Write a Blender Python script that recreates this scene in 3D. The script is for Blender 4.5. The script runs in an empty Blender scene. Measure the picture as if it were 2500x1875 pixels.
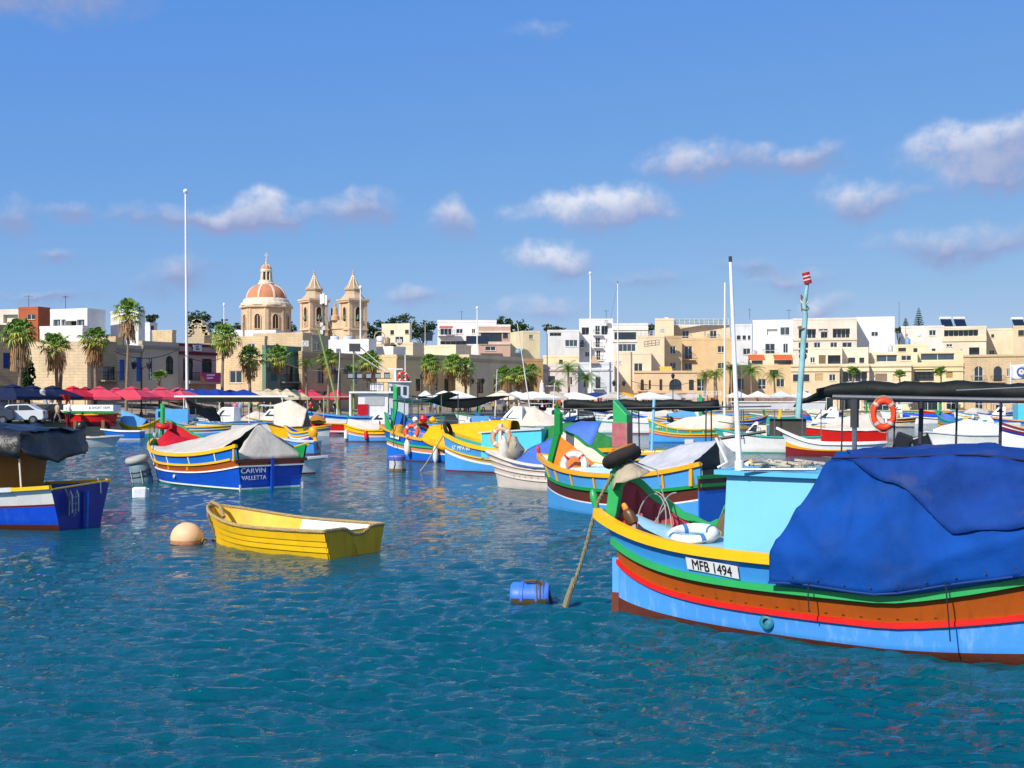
import bpy, math, random
import numpy as np
from mathutils import Vector, Matrix, noise
random.seed(7)
R = math.radians
SC = bpy.context.scene
COL = SC.collection

# ------------------------------------------------------------------ camera
FOC, EYE, HOR = 3000.0, 3.0, 975.0          # focal length in photo pixels, eye height, horizon row
cam_d = bpy.data.cameras.new('camera')
cam_d.lens = 43.2; cam_d.sensor_width = 36.0
cam_d.shift_y = 37.5 / 2500.0
cam_d.clip_start = 0.1; cam_d.clip_end = 5000
cam = bpy.data.objects.new('camera', cam_d)
cam.location = (0, 0, EYE); cam.rotation_euler = (R(90), 0, 0)
COL.objects.link(cam); SC.camera = cam

# ------------------------------------------------------------------ sun, sky, exposure
SUN = Vector((-0.62, -0.785, 0.0)).normalized()     # towards the sun, on the ground plane
SUN_EL = R(37)
sdir = Vector((SUN.x * math.cos(SUN_EL), SUN.y * math.cos(SUN_EL), math.sin(SUN_EL)))
sl = bpy.data.lights.new('sun', 'SUN'); sl.energy = 4.9; sl.angle = R(0.53); sl.color = (1.0, 0.93, 0.82)
so = bpy.data.objects.new('sun', sl); COL.objects.link(so)
so.rotation_euler = (-sdir).to_track_quat('-Z', 'Y').to_euler()
SC.view_settings.view_transform = 'Standard'; SC.view_settings.look = 'None'
SC.view_settings.exposure = 0.1; SC.view_settings.gamma = 1.0
SC.view_settings.use_curve_mapping = False
SC.render.engine = 'CYCLES'
SC.cycles.use_denoising = True
SC.cycles.max_bounces = 6; SC.cycles.diffuse_bounces = 3; SC.cycles.glossy_bounces = 3
SC.cycles.transmission_bounces = 4; SC.cycles.transparent_max_bounces = 6
SC.cycles.caustics_reflective = False; SC.cycles.caustics_refractive = False

world = bpy.data.worlds.new('World'); SC.world = world; world.use_nodes = True
world.cycles.sampling_method = 'MANUAL'; world.cycles.sample_map_resolution = 512
nt = world.node_tree; nt.nodes.clear()
def N(tree, typ, **kw):
    n = tree.nodes.new(typ)
    for k, v in kw.items(): setattr(n, k, v)
    return n
def wmath(op, a, b=None, c=None, clamp=False):
    n = N(nt, 'ShaderNodeMath', operation=op, use_clamp=clamp)
    for i, v in enumerate((a, b, c)):
        if v is None: continue
        if isinstance(v, (int, float)): n.inputs[i].default_value = v
        else: nt.links.new(v, n.inputs[i])
    return n.outputs[0]
def wvec(op, a, b=None):
    n = N(nt, 'ShaderNodeVectorMath', operation=op)
    for i, v in enumerate((a, b)):
        if v is None: continue
        if isinstance(v, (tuple, list)): n.inputs[i].default_value = v
        else: nt.links.new(v, n.inputs[i])
    return n
sky = N(nt, 'ShaderNodeTexSky', sky_type='NISHITA', sun_disc=False)
sky.sun_elevation = SUN_EL; sky.sun_rotation = math.atan2(SUN.x, SUN.y)
sky.air_density = 0.7; sky.dust_density = 0.0; sky.ozone_density = 5.0; sky.altitude = 0
tc = N(nt, 'ShaderNodeTexCoord')
sep = N(nt, 'ShaderNodeSeparateXYZ'); nt.links.new(tc.outputs['Generated'], sep.inputs[0])
az = wmath('ARCTAN2', sep.outputs[0], sep.outputs[1]); el = wmath('ARCSINE', sep.outputs[2])
comb = N(nt, 'ShaderNodeCombineXYZ'); nt.links.new(az, comb.inputs[0]); nt.links.new(el, comb.inputs[1])
# domain warp so that the cloud edges billow
wn = N(nt, 'ShaderNodeTexNoise', noise_dimensions='2D'); nt.links.new(comb.outputs[0], wn.inputs['Vector'])
wn.inputs['Scale'].default_value = 17; wn.inputs['Detail'].default_value = 4; wn.inputs['Roughness'].default_value = 0.55
wsub = wvec('SUBTRACT', wn.outputs['Color'], (0.5, 0.5, 0.5))
wsc = wvec('MULTIPLY', wsub.outputs[0], (0.050, 0.034, 0.0))
wpos = wvec('ADD', comb.outputs[0], wsc.outputs[0])
fn = N(nt, 'ShaderNodeTexNoise', noise_dimensions='2D')
fmap = wvec('MULTIPLY', comb.outputs[0], (1.0, 1.15, 1.0)); nt.links.new(fmap.outputs[0], fn.inputs['Vector'])
fn.inputs['Scale'].default_value = 55; fn.inputs['Detail'].default_value = 7; fn.inputs['Roughness'].default_value = 0.58
# cumulus puffs: photo column, photo row, half width, half height, density, brightness
CLOUDS = [(1450, 512, 175, 48, 1.0, 1.0), (1700, 408, 150, 48, .62, .62), (1950, 412, 110, 42, .5, .45), (2400, 400, 190, 52, .8, .85),
          (2420, 480, 160, 40, .45, .4), (2110, 505, 100, 45, .75, .7), (1350, 635, 110, 38, .8, .8), (1100, 540, 75, 42, .6, .6),
          (640, 530, 120, 45, .7, .85), (480, 555, 200, 32, .42, .2), (860, 525, 95, 42, .48, .4), (420, 690, 120, 45, .36, .15),
          (170, 545, 70, 25, .35, .1), (140, 655, 90, 20, .36, .05), (1015, 730, 70, 32, .36, .6), (1310, 755, 110, 30, .32, .7),
          (2330, 620, 170, 45, .5, .4), (100, 45, 240, 60, .55, .05), (1960, 690, 100, 30, .32, .4), (2010, 758, 60, 32, .45, .8),
          (1600, 690, 120, 24, .24, .2), (20, 560, 60, 40, .35, .1), (120, 745, 110, 16, .35, .1), (1320, 75, 90, 25, .14, .6),
          (1850, 655, 120, 22, .22, .2)]
rs = random.Random(4)
def px_dir(px, py): return ((math.atan((px - 1250) / FOC)), math.atan((HOR - py) / FOC))
blobs = []
for (px, py, hw, hh, d, br) in CLOUDS:
    a, e = px_dir(px, py); blobs.append((a, e, hw * .96 / FOC, hh * 1.08 / FOC, d + (.16 if d < .56 else .05), br))
def wmad(v, mul, add):
    n = N(nt, 'ShaderNodeVectorMath', operation='MULTIPLY_ADD'); nt.links.new(v, n.inputs[0])
    n.inputs[1].default_value = mul; n.inputs[2].default_value = add; return n.outputs[0]
dens = lit = None
for (a, e, w, h, d, br) in blobs:
    v2 = wmad(wpos.outputs[0], (1 / w, 1 / h, 0), (-a / w, -e / h, 0))
    ln = wvec('LENGTH', v2).outputs['Value']
    m = wmath('MULTIPLY_ADD', ln, -1.15 * d, 1.62 * d, clamp=True)
    up = wvec('DOT_PRODUCT', v2, (-.3, .95, 0)).outputs['Value']
    ml = wmath('MULTIPLY', m, wmath('ADD', up, br))
    dens = m if dens is None else wmath('ADD', dens, m)
    lit = ml if lit is None else wmath('ADD', lit, ml)
# unseen white cloud added at the sides and behind to grey the blue fill
gn = N(nt, 'ShaderNodeTexNoise'); nt.links.new(tc.outputs['Generated'], gn.inputs['Vector'])
gn.inputs['Scale'].default_value = 5.0; gn.inputs['Detail'].default_value = 5; gn.inputs['Roughness'].default_value = .6
off = wvec('MULTIPLY', wvec('SUBTRACT', comb.outputs[0], (0, .45, 0)).outputs[0], (1 / .95, 1 / 1.0, 0))
oml = N(nt, 'ShaderNodeMapRange', interpolation_type='SMOOTHSTEP'); nt.links.new(wvec('LENGTH', off.outputs[0]).outputs['Value'], oml.inputs['Value'])
oml.inputs['From Min'].default_value = .8; oml.inputs['From Max'].default_value = 1.5
wr = N(nt, 'ShaderNodeMapRange', interpolation_type='SMOOTHSTEP'); nt.links.new(gn.outputs['Fac'], wr.inputs['Value'])
wr.inputs['From Min'].default_value = .42; wr.inputs['From Max'].default_value = .62; wr.inputs['To Max'].default_value = .8
fill_cloud = wmath('MULTIPLY', wr.outputs[0], oml.outputs[0])
cover = wmath('MULTIPLY', dens, wmath('MULTIPLY_ADD', fn.outputs['Fac'], 1.7, 0.10, clamp=False))
cov = N(nt, 'ShaderNodeMapRange', interpolation_type='SMOOTHSTEP'); nt.links.new(cover, cov.inputs['Value'])
cov.inputs['From Min'].default_value = 0.06; cov.inputs['From Max'].default_value = 1.05; cov.inputs['To Max'].default_value = 0.97
cfac = wmath('ADD', cov.outputs[0], fill_cloud, clamp=True)
brt = wmath('DIVIDE', lit, wmath('ADD', dens, 0.02))
brt = wmath('MULTIPLY_ADD', fn.outputs['Fac'], 0.5, wmath('ADD', brt, -0.62))
brt = wmath('MULTIPLY_ADD', brt, 0.75, 0.12, clamp=True)
brt = wmath('MAXIMUM', brt, wmath('MULTIPLY', oml.outputs[0], .8))
SKY_K = 0.11
# the camera's response to the blue: each channel through its own soft curve
spc = N(nt, 'ShaderNodeSeparateColor'); nt.links.new(sky.outputs[0], spc.inputs[0])
cmb = N(nt, 'ShaderNodeCombineColor')
for i, (k, g) in enumerate(((.98, .78), (.755, .45), (.765, .06))):
    nt.links.new(wmath('MULTIPLY', wmath('POWER', spc.outputs[i], g), k * .06 ** g / SKY_K), cmb.inputs[i])
cc = N(nt, 'ShaderNodeMix', data_type='RGBA'); nt.links.new(brt, cc.inputs[0])
cc.inputs[6].default_value = tuple(c / SKY_K for c in (0.27, 0.34, 0.58)) + (1,)
cc.inputs[7].default_value = tuple(c / SKY_K for c in (0.70, 0.74, 0.86)) + (1,)
mx = N(nt, 'ShaderNodeMix', data_type='RGBA'); nt.links.new(cfac, mx.inputs[0])
nt.links.new(cmb.outputs[0], mx.inputs[6]); nt.links.new(cc.outputs[2], mx.inputs[7])
bg = N(nt, 'ShaderNodeBackground'); bg.inputs['Strength'].default_value = SKY_K
nt.links.new(mx.outputs[2], bg.inputs['Color'])
wo = N(nt, 'ShaderNodeOutputWorld'); nt.links.new(bg.outputs[0], wo.inputs['Surface'])

# ------------------------------------------------------------------ helpers
def P(px, py, Y): return Vector(((px - 1250) * Y / FOC, Y, EYE - (py - HOR) * Y / FOC))
def W(px, py, z=0.0): return P(px, py, (EYE - z) * FOC / (py - HOR))
def lin(h):
    c = [int(h[i:i + 2], 16) / 255 for i in (0, 2, 4)]
    return tuple(x / 12.92 if x <= 0.04045 else ((x + 0.055) / 1.055) ** 2.4 for x in c)
MATS = {}
def mat(hexc, rough=0.5, kind='paint', amt=0.12, scale=3.0, bump=0.15, metal=0.0, spec=0.4, dirt=None, dirt_amt=0.35):
    """procedural material: base colour with blotches, fine grain, run-down streaks and a little relief"""
    key = (hexc, rough, kind, amt, scale, bump, metal, dirt)
    if key in MATS: return MATS[key]
    m = bpy.data.materials.new(kind + '_' + hexc); m.use_nodes = True
    t = m.node_tree; b = t.nodes['Principled BSDF']
    c = lin(hexc)
    b.inputs['Roughness'].default_value = rough; b.inputs['Metallic'].default_value = metal
    b.inputs['Specular IOR Level'].default_value = spec
    co = N(t, 'ShaderNodeTexCoord'); src = co.outputs['Object']
    n1 = N(t, 'ShaderNodeTexNoise'); n1.inputs['Scale'].default_value = scale; n1.inputs['Detail'].default_value = 6; n1.inputs['Roughness'].default_value = .62
    t.links.new(src, n1.inputs['Vector'])
    mr = N(t, 'ShaderNodeMapRange'); t.links.new(n1.outputs['Fac'], mr.inputs['Value'])
    mr.inputs['From Min'].default_value = .3; mr.inputs['From Max'].default_value = .7
    mr.inputs['To Min'].default_value = 1 - amt; mr.inputs['To Max'].default_value = 1 + amt * .6
    mul = N(t, 'ShaderNodeMix', data_type='RGBA', blend_type='MULTIPLY'); mul.inputs[0].default_value = 1
    mul.inputs[6].default_value = (*c, 1); t.links.new(mr.outputs[0], mul.inputs[7])
    col = mul.outputs[2]
    if kind in ('paint', 'wall', 'stone', 'cloth', 'wood', 'hull'):
        mp = N(t, 'ShaderNodeMapping'); t.links.new(src, mp.inputs['Vector'])
        mp.inputs['Scale'].default_value = {'paint': (3, 3, .6), 'hull': (5, 5, .9), 'wall': (.9, .9, .12), 'stone': (.8, .8, .35), 'cloth': (.7, .7, .7), 'wood': (14, 14, 1)}[kind]
        n2 = N(t, 'ShaderNodeTexNoise'); n2.inputs['Scale'].default_value = 1.6; n2.inputs['Detail'].default_value = 5; n2.inputs['Roughness'].default_value = .7
        t.links.new(mp.outputs[0], n2.inputs['Vector'])
        m2 = N(t, 'ShaderNodeMapRange'); t.links.new(n2.outputs['Fac'], m2.inputs['Value'])
        m2.inputs['From Min'].default_value = .52; m2.inputs['From Max'].default_value = .78; m2.inputs['To Max'].default_value = dirt_amt
        dm = N(t, 'ShaderNodeMix', data_type='RGBA'); t.links.new(m2.outputs[0], dm.inputs[0])
        t.links.new(col, dm.inputs[6])
        dm.inputs[7].default_value = (*(lin(dirt) if dirt else [x * .55 + .02 for x in c]), 1)
        col = dm.outputs[2]
    if kind == 'hull':                 # scuffs and rubbed paint
        n4 = N(t, 'ShaderNodeTexNoise'); n4.inputs['Scale'].default_value = 9; n4.inputs['Detail'].default_value = 8; n4.inputs['Roughness'].default_value = .75; t.links.new(src, n4.inputs['Vector'])
        m4 = N(t, 'ShaderNodeMapRange'); t.links.new(n4.outputs['Fac'], m4.inputs['Value']); m4.inputs['From Min'].default_value = .62; m4.inputs['From Max'].default_value = .72; m4.inputs['To Max'].default_value = .4
        sm = N(t, 'ShaderNodeMix', data_type='RGBA'); t.links.new(m4.outputs[0], sm.inputs[0]); t.links.new(col, sm.inputs[6]); sm.inputs[7].default_value = (*[x * .7 + .12 for x in c], 1); col = sm.outputs[2]
    if kind == 'stone':
        br = N(t, 'ShaderNodeTexBrick'); br.inputs['Scale'].default_value = 1.0
        br.inputs['Brick Width'].default_value = .75; br.inputs['Row Height'].default_value = .3; br.inputs['Mortar Size'].default_value = .018
        br.inputs['Color1'].default_value = (.94, .94, .94, 1); br.inputs['Color2'].default_value = (1.04, 1.02, 1, 1); br.inputs['Mortar'].default_value = (.62, .6, .58, 1)
        sp = N(t, 'ShaderNodeSeparateXYZ'); t.links.new(src, sp.inputs[0])
        ad = N(t, 'ShaderNodeMath', operation='ADD'); t.links.new(sp.outputs[0], ad.inputs[0]); t.links.new(sp.outputs[1], ad.inputs[1])
        cb = N(t, 'ShaderNodeCombineXYZ'); t.links.new(ad.outputs[0], cb.inputs[0]); t.links.new(sp.outputs[2], cb.inputs[1])
        t.links.new(cb.outputs[0], br.inputs['Vector'])
        bm = N(t, 'ShaderNodeMix', data_type='RGBA', blend_type='MULTIPLY'); bm.inputs[0].default_value = .8
        t.links.new(col, bm.inputs[6]); t.links.new(br.outputs['Color'], bm.inputs[7]); col = bm.outputs[2]
    t.links.new(col, b.inputs['Base Color'])
    if bump:
        n3 = N(t, 'ShaderNodeTexNoise'); n3.inputs['Scale'].default_value = scale * {'cloth': 1.8, 'wall': 6, 'stone': 8}.get(kind, 7); n3.inputs['Detail'].default_value = 8 if kind == 'cloth' else 4; n3.inputs['Roughness'].default_value = .62
        t.links.new(src, n3.inputs['Vector'])
        bp = N(t, 'ShaderNodeBump'); bp.inputs['Strength'].default_value = bump; bp.inputs['Distance'].default_value = .08 if kind in ('cloth', 'stone', 'wall') else .02
        hs = n3.outputs['Fac']
        if kind == 'hull':             # plank seams
            wv = N(t, 'ShaderNodeTexWave', wave_type='BANDS', bands_direction='Z', wave_profile='SAW'); wv.inputs['Scale'].default_value = 2.1; wv.inputs['Distortion'].default_value = .35; t.links.new(src, wv.inputs['Vector'])
            ad2 = N(t, 'ShaderNodeMath', operation='MULTIPLY_ADD'); t.links.new(wv.outputs['Fac'], ad2.inputs[0]); ad2.inputs[1].default_value = .5; t.links.new(hs, ad2.inputs[2]); hs = ad2.outputs[0]
            bp.inputs['Strength'].default_value = max(bump, .12)
        t.links.new(hs, bp.inputs['Height']); t.links.new(bp.outputs[0], b.inputs['Normal'])
    MATS[key] = m
    return m
def glass(hexc='20303a', rough=.06):
    return mat(hexc, rough, 'glass', .25, 1.5, 0, 0, .8)

class MB:
    """collects geometry for ONE mesh object"""
    def __init__(s): s.v = []; s.f = []; s.m = []
    def add(s, vs, fs, mi=0):
        o = len(s.v); s.v += [tuple(v) for v in vs]
        for f in fs: s.f.append(tuple(i + o for i in f)); s.m.append(mi)
        return s
    def box(s, c, d, mi=0, M=None):
        x, y, z = d[0] / 2, d[1] / 2, d[2] / 2
        vs = [Vector((a * x, b * y, e * z)) for a in (-1, 1) for b in (-1, 1) for e in (-1, 1)]
        if M is not None: vs = [M @ v for v in vs]
        vs = [v + Vector(c) for v in vs]
        return s.add(vs, [(0, 1, 3, 2), (4, 6, 7, 5), (0, 4, 5, 1), (2, 3, 7, 6), (0, 2, 6, 4), (1, 5, 7, 3)], mi)
    def hexa(s, b, t, mi=0):          # bottom 4, top 4, counter-clockwise seen from above
        return s.add(list(b) + list(t), [(3, 2, 1, 0), (4, 5, 6, 7), (0, 1, 5, 4), (1, 2, 6, 5), (2, 3, 7, 6), (3, 0, 4, 7)], mi)
    def tube(s, pts, r, n=7, mi=0, caps=True):
        pts = [Vector(p) for p in pts]; k = len(pts)
        rr = r if isinstance(r, (list, tuple)) else [r] * k
        o = len(s.v); prev = None
        for i, p in enumerate(pts):
            t = (pts[min(i + 1, k - 1)] - pts[max(i - 1, 0)])
            t = t.normalized() if t.length > 1e-9 else Vector((0, 0, 1))
            if prev is None:
                a = Vector((0, 0, 1)) if abs(t.z) < .9 else Vector((1, 0, 0)); u = t.cross(a).normalized()
            else:
                u = prev - t * prev.dot(t); u = u.normalized() if u.length > 1e-6 else t.orthogonal().normalized()
            prev = u; w = t.cross(u)
            for j in range(n):
                an = 2 * math.pi * j / n
                s.v.append(tuple(p + (u * math.cos(an) + w * math.sin(an)) * rr[i]))
        for i in range(k - 1):
            for j in range(n):
                a = o + i * n + j; b = o + i * n + (j + 1) % n
                s.f.append((a, b, b + n, a + n)); s.m.append(mi)
        if caps:
            s.f.append(tuple(o + j for j in range(n))[::-1]); s.m.append(mi)
            s.f.append(tuple(o + (k - 1) * n + j for j in range(n))); s.m.append(mi)
        return s
    def ring(s, c, Rr, r, M=None, n=28, k=9, mi=0, seg=None):    # torus about local z; seg = alternate material bands
        o = len(s.v)
        for i in range(n):
            a = 2 * math.pi * i / n
            for j in range(k):
                b = 2 * math.pi * j / k
                v = Vector(((Rr + r * math.cos(b)) * math.cos(a), (Rr + r * math.cos(b)) * math.sin(a), r * math.sin(b)))
                if M is not None: v = M @ v
                s.v.append(tuple(v + Vector(c)))
        for i in range(n):
            q = mi
            if seg is not None and (i * 4 // n) != ((i + 3) * 4 // n) : q = seg
            for j in range(k):
                a = o + i * k + j; b = o + i * k + (j + 1) % k
                c2 = o + ((i + 1) % n) * k + (j + 1) % k; d = o + ((i + 1) % n) * k + j
                s.f.append((a, d, c2, b)); s.m.append(q)
        return s
    def lathe(s, prof, c=(0, 0, 0), n=16, M=None, mi=0, ph=0.0):
        o = len(s.v)
        for (r, z) in prof:
            for j in range(n):
                an = 2 * math.pi * j / n + ph
                v = Vector((r * math.cos(an), r * math.sin(an), z))
                if M is not None: v = M @ v
                s.v.append(tuple(v + Vector(c)))
        for i in range(len(prof) - 1):
            for j in range(n):
                a = o + i * n + j; b = o + i * n + (j + 1) % n
                s.f.append((a, b, b + n, a + n)); s.m.append(mi)
        s.f.append(tuple(o + j for j in range(n))[::-1]); s.m.append(mi)
        s.f.append(tuple(o + (len(prof) - 1) * n + j for j in range(n))); s.m.append(mi)
        return s
    def grid(s, rows, mi=0, flip=False):
        o = len(s.v); n = len(rows[0])
        for r_ in rows: s.v += [tuple(p) for p in r_]
        for i in range(len(rows) - 1):
            q = mi(i) if callable(mi) else mi
            for j in range(n - 1):
                a = o + i * n + j
                f = (a, a + 1, a + n + 1, a + n)
                s.f.append(f[::-1] if flip else f); s.m.append(q)
        return s
    def bar(s, pts, w, h, mi=0, up=Vector((0, 0, 1))):   # rectangular section swept along a path
        pts = [Vector(p) for p in pts]; k = len(pts); o = len(s.v)
        for i, p in enumerate(pts):
            t = (pts[min(i + 1, k - 1)] - pts[max(i - 1, 0)]).normalized()
            sd = t.cross(up); sd = sd.normalized() if sd.length > 1e-6 else Vector((1, 0, 0))
            u2 = sd.cross(t).normalized()
            hh = h[i] if isinstance(h, (list, tuple)) else h
            for (a, b) in ((-1, -1), (1, -1), (1, 1), (-1, 1)): s.v.append(tuple(p + sd * a * w / 2 + u2 * b * hh / 2))
        for i in range(k - 1):
            for j in range(4):
                a = o + i * 4 + j; b = o + i * 4 + (j + 1) % 4
                s.f.append((a, b, b + 4, a + 4)); s.m.append(mi)
        s.f.append((o + 3, o + 2, o + 1, o)); s.m.append(mi)
        e = o + (k - 1) * 4; s.f.append((e, e + 1, e + 2, e + 3)); s.m.append(mi)
        return s
    def prism(s, poly, a, b, mi=0):     # poly = list of points; extruded by offset vectors a -> b
        n = len(poly); vs = [Vector(p) + Vector(a) for p in poly] + [Vector(p) + Vector(b) for p in poly]
        fs = [tuple(range(n))[::-1], tuple(range(n, 2 * n))] + [(i, (i + 1) % n, n + (i + 1) % n, n + i) for i in range(n)]
        return s.add(vs, fs, mi)
    def build(s, name, mats, parent=None, smooth=False, angle=40, solid=0, bevel=0, sub=0):
        me = bpy.data.meshes.new(name); me.from_pydata(s.v, [], s.f)
        for m in (mats if isinstance(mats, (list, tuple)) else [mats]): me.materials.append(m)
        if len(me.materials) > 1: me.polygons.foreach_set('material_index', s.m)
        if smooth:
            me.polygons.foreach_set('use_smooth', [True] * len(me.polygons))
            try: me.set_sharp_from_angle(angle=R(angle))
            except Exception: pass
        me.update()
        o = bpy.data.objects.new(name, me); COL.objects.link(o)
        if parent is not None: o.parent = parent
        if solid: md = o.modifiers.new('solid', 'SOLIDIFY'); md.thickness = solid
        if sub: md = o.modifiers.new('sub', 'SUBSURF'); md.levels = sub; md.render_levels = sub
        if bevel: md = o.modifiers.new('bevel', 'BEVEL'); md.width = bevel; md.segments = 2; md.limit_method = 'ANGLE'
        return o
def tag(o, label, cat, group=None):
    o['label'] = label; o['category'] = cat
    if group: o['group'] = group
    return o
def thing(name, label, cat, loc=(0, 0, 0), rz=0.0, group=None):
    o = bpy.data.objects.new(name, None); COL.objects.link(o); o.empty_display_size = .2
    o.location = loc; o.rotation_euler = (0, 0, rz)
    return tag(o, label, cat, group)
def copy_tree(o, parent=None):
    c = o.copy(); COL.objects.link(c)
    if parent is not None: c.parent = parent
    for ch in o.children: copy_tree(ch, c)
    return c
def lettering(txt, size, material, parent, M, name='lettering', depth=.004, sx=1.0):
    cu = bpy.data.curves.new('lettering', 'FONT'); cu.body = txt; cu.size = size; cu.extrude = depth
    cu.align_x = 'CENTER'; cu.align_y = 'CENTER'; cu.space_line = .85
    to = bpy.data.objects.new('tmp', cu); COL.objects.link(to)
    dg = bpy.context.evaluated_depsgraph_get()
    me = bpy.data.meshes.new_from_object(to.evaluated_get(dg))
    bpy.data.objects.remove(to); bpy.data.curves.remove(cu)
    me.transform(Matrix.Diagonal((sx, 1, 1, 1))); me.transform(M); me.materials.clear(); me.materials.append(material)
    o = bpy.data.objects.new(name, me); COL.objects.link(o); o.parent = parent
    return o
def frame_on(p, xdir, ydir):      # matrix whose x runs along xdir, y along ydir
    x = Vector(xdir).normalized(); y = Vector(ydir); y = (y - x * y.dot(x)).normalized(); z = x.cross(y)
    m = Matrix.Identity(4)
    for i in range(3): m[i][0], m[i][1], m[i][2], m[i][3] = x[i], y[i], z[i], p[i]
    return m
def nz(x, y=0.0, z=0.0): return noise.noise(Vector((x, y, z)))
WHITE = mat('e9e8e4', .45, amt=.05, dirt_amt=.2); BLACK = mat('17181a', .5); STEEL = mat('8f9296', .3, 'metal', .1, metal=.8)
DARKSTEEL = mat('3a3d42', .45, 'metal', .1, metal=.3); ROPE = mat('b8a684', .9, 'rope', .25, 30, .4); WOOD = mat('7a5a38', .7, 'wood')

# ------------------------------------------------------------------ water
def build_water():
    ys = [-300.0, -40.0, 3.0, 5.5]
    y = 6.2
    while y < 330:
        ys.append(y); y += min(max(.045, y * y * 2.6e-4), .30 if y < 75 else .30 + (y - 75) * .02)
    ys += [400.0, 700.0]
    ys = np.array(ys); nc = 400
    core = np.linspace(-1, 1, nc); fr = np.concatenate([[-12, -3, -1.3], core, [1.3, 3, 12]])
    hw = np.maximum(ys, 8) * .47 + 1.5
    X = hw[:, None] * fr[None, :]; Y = np.repeat(ys[:, None], len(fr), 1)
    rg = np.random.RandomState(3); Z = np.zeros_like(X); DX = np.zeros_like(X); DY = np.zeros_like(X)
    patch = np.clip(.95 + .28 * np.sin(X * .21 + .6 * np.sin(Y * .13)) + .25 * np.sin(Y * .33 + X * .09 + 2) + .2 * np.sin(X * .47 - Y * .29), .45, 1.5)
    for i in range(64):
        wl = .13 * (6.6 ** rg.rand()); th = R(82) + rg.randn() * (.36 if i % 3 else .75)
        k = 2 * math.pi / wl; kx, ky = k * math.cos(th), k * math.sin(th)
        amp = .0108 * wl ** .95 * (1.0 if wl < .6 else .55)
        fade = np.clip(1.25 - (np.gradient(ys) / wl) * 1.7, 0, 1)[:, None]
        ph = kx * X + ky * Y + rg.rand() * 6.28
        ph = ph + .9 * np.sin(X * .31 * math.cos(i) + Y * .27 * math.sin(i * 1.7) + i)
        a = amp * fade * patch * (0.8 + .4 * np.sin(X * .11 + Y * .17 + i * 2.4))
        Z += a * np.sin(ph); DX += a * math.cos(th) * np.cos(ph) * .25; DY += a * math.sin(th) * np.cos(ph) * .25
    X = X + DX; Y = Y + DY
    edge = np.ones_like(fr); edge[:3] = 0; edge[-3:] = 0; Z *= edge[None, :]
    nr, ncol = X.shape
    me = bpy.data.meshes.new('water'); me.vertices.add(nr * ncol)
    me.vertices.foreach_set('co', np.stack([X, Y, Z], -1).ravel())
    a = (np.arange(nr - 1)[:, None] * ncol + np.arange(ncol - 1)[None, :]).ravel()
    q = np.stack([a, a + 1, a + ncol + 1, a + ncol], -1)
    me.loops.add(q.size); me.polygons.add(len(q))
    me.loops.foreach_set('vertex_index', q.ravel()); me.polygons.foreach_set('loop_start', np.arange(0, q.size, 4)); me.polygons.foreach_set('loop_total', np.full(len(q), 4))
    me.polygons.foreach_set('use_smooth', np.ones(len(q), bool)); me.update(); me.validate()
    m = bpy.data.materials.new('sea_water'); m.use_nodes = True; t = m.node_tree; b = t.nodes['Principled BSDF']
    b.inputs['Roughness'].default_value = .035; b.inputs['Specular Tint'].default_value = (.55, .88, 1.0, 1); b.inputs['IOR'].default_value = 1.333
    co = N(t, 'ShaderNodeTexCoord')
    big = N(t, 'ShaderNodeTexNoise'); big.inputs['Scale'].default_value = .09; big.inputs['Detail'].default_value = 4; t.links.new(co.outputs['Object'], big.inputs['Vector'])
    ramp = N(t, 'ShaderNodeMix', data_type='RGBA'); t.links.new(big.outputs['Fac'], ramp.inputs[0])
    ramp.inputs[6].default_value = (.0, .058, .082, 1); ramp.inputs[7].default_value = (.0, .088, .124, 1)
    t.links.new(ramp.outputs[2], b.inputs['Base Color'])
    mp = N(t, 'ShaderNodeMapping'); mp.inputs['Rotation'].default_value = (0, 0, R(-8)); mp.inputs['Scale'].default_value = (1.7, 5.6, 1)
    t.links.new(co.outputs['Object'], mp.inputs['Vector'])
    n1 = N(t, 'ShaderNodeTexNoise'); n1.inputs['Scale'].default_value = 1.0; n1.inputs['Detail'].default_value = 5; n1.inputs['Roughness'].default_value = .6; n1.inputs['Distortion'].default_value = .6
    t.links.new(mp.outputs[0], n1.inputs['Vector'])
    bp = N(t, 'ShaderNodeBump'); bp.inputs['Strength'].default_value = .9; bp.inputs['Distance'].default_value = .11
    t.links.new(n1.outputs['Fac'], bp.inputs['Height']); t.links.new(bp.outputs[0], b.inputs['Normal'])
    me.materials.append(m)
    o = bpy.data.objects.new('water', me); COL.objects.link(o); o['kind'] = 'structure'; o['label'] = 'rippled deep blue harbour water'
build_water()

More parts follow.
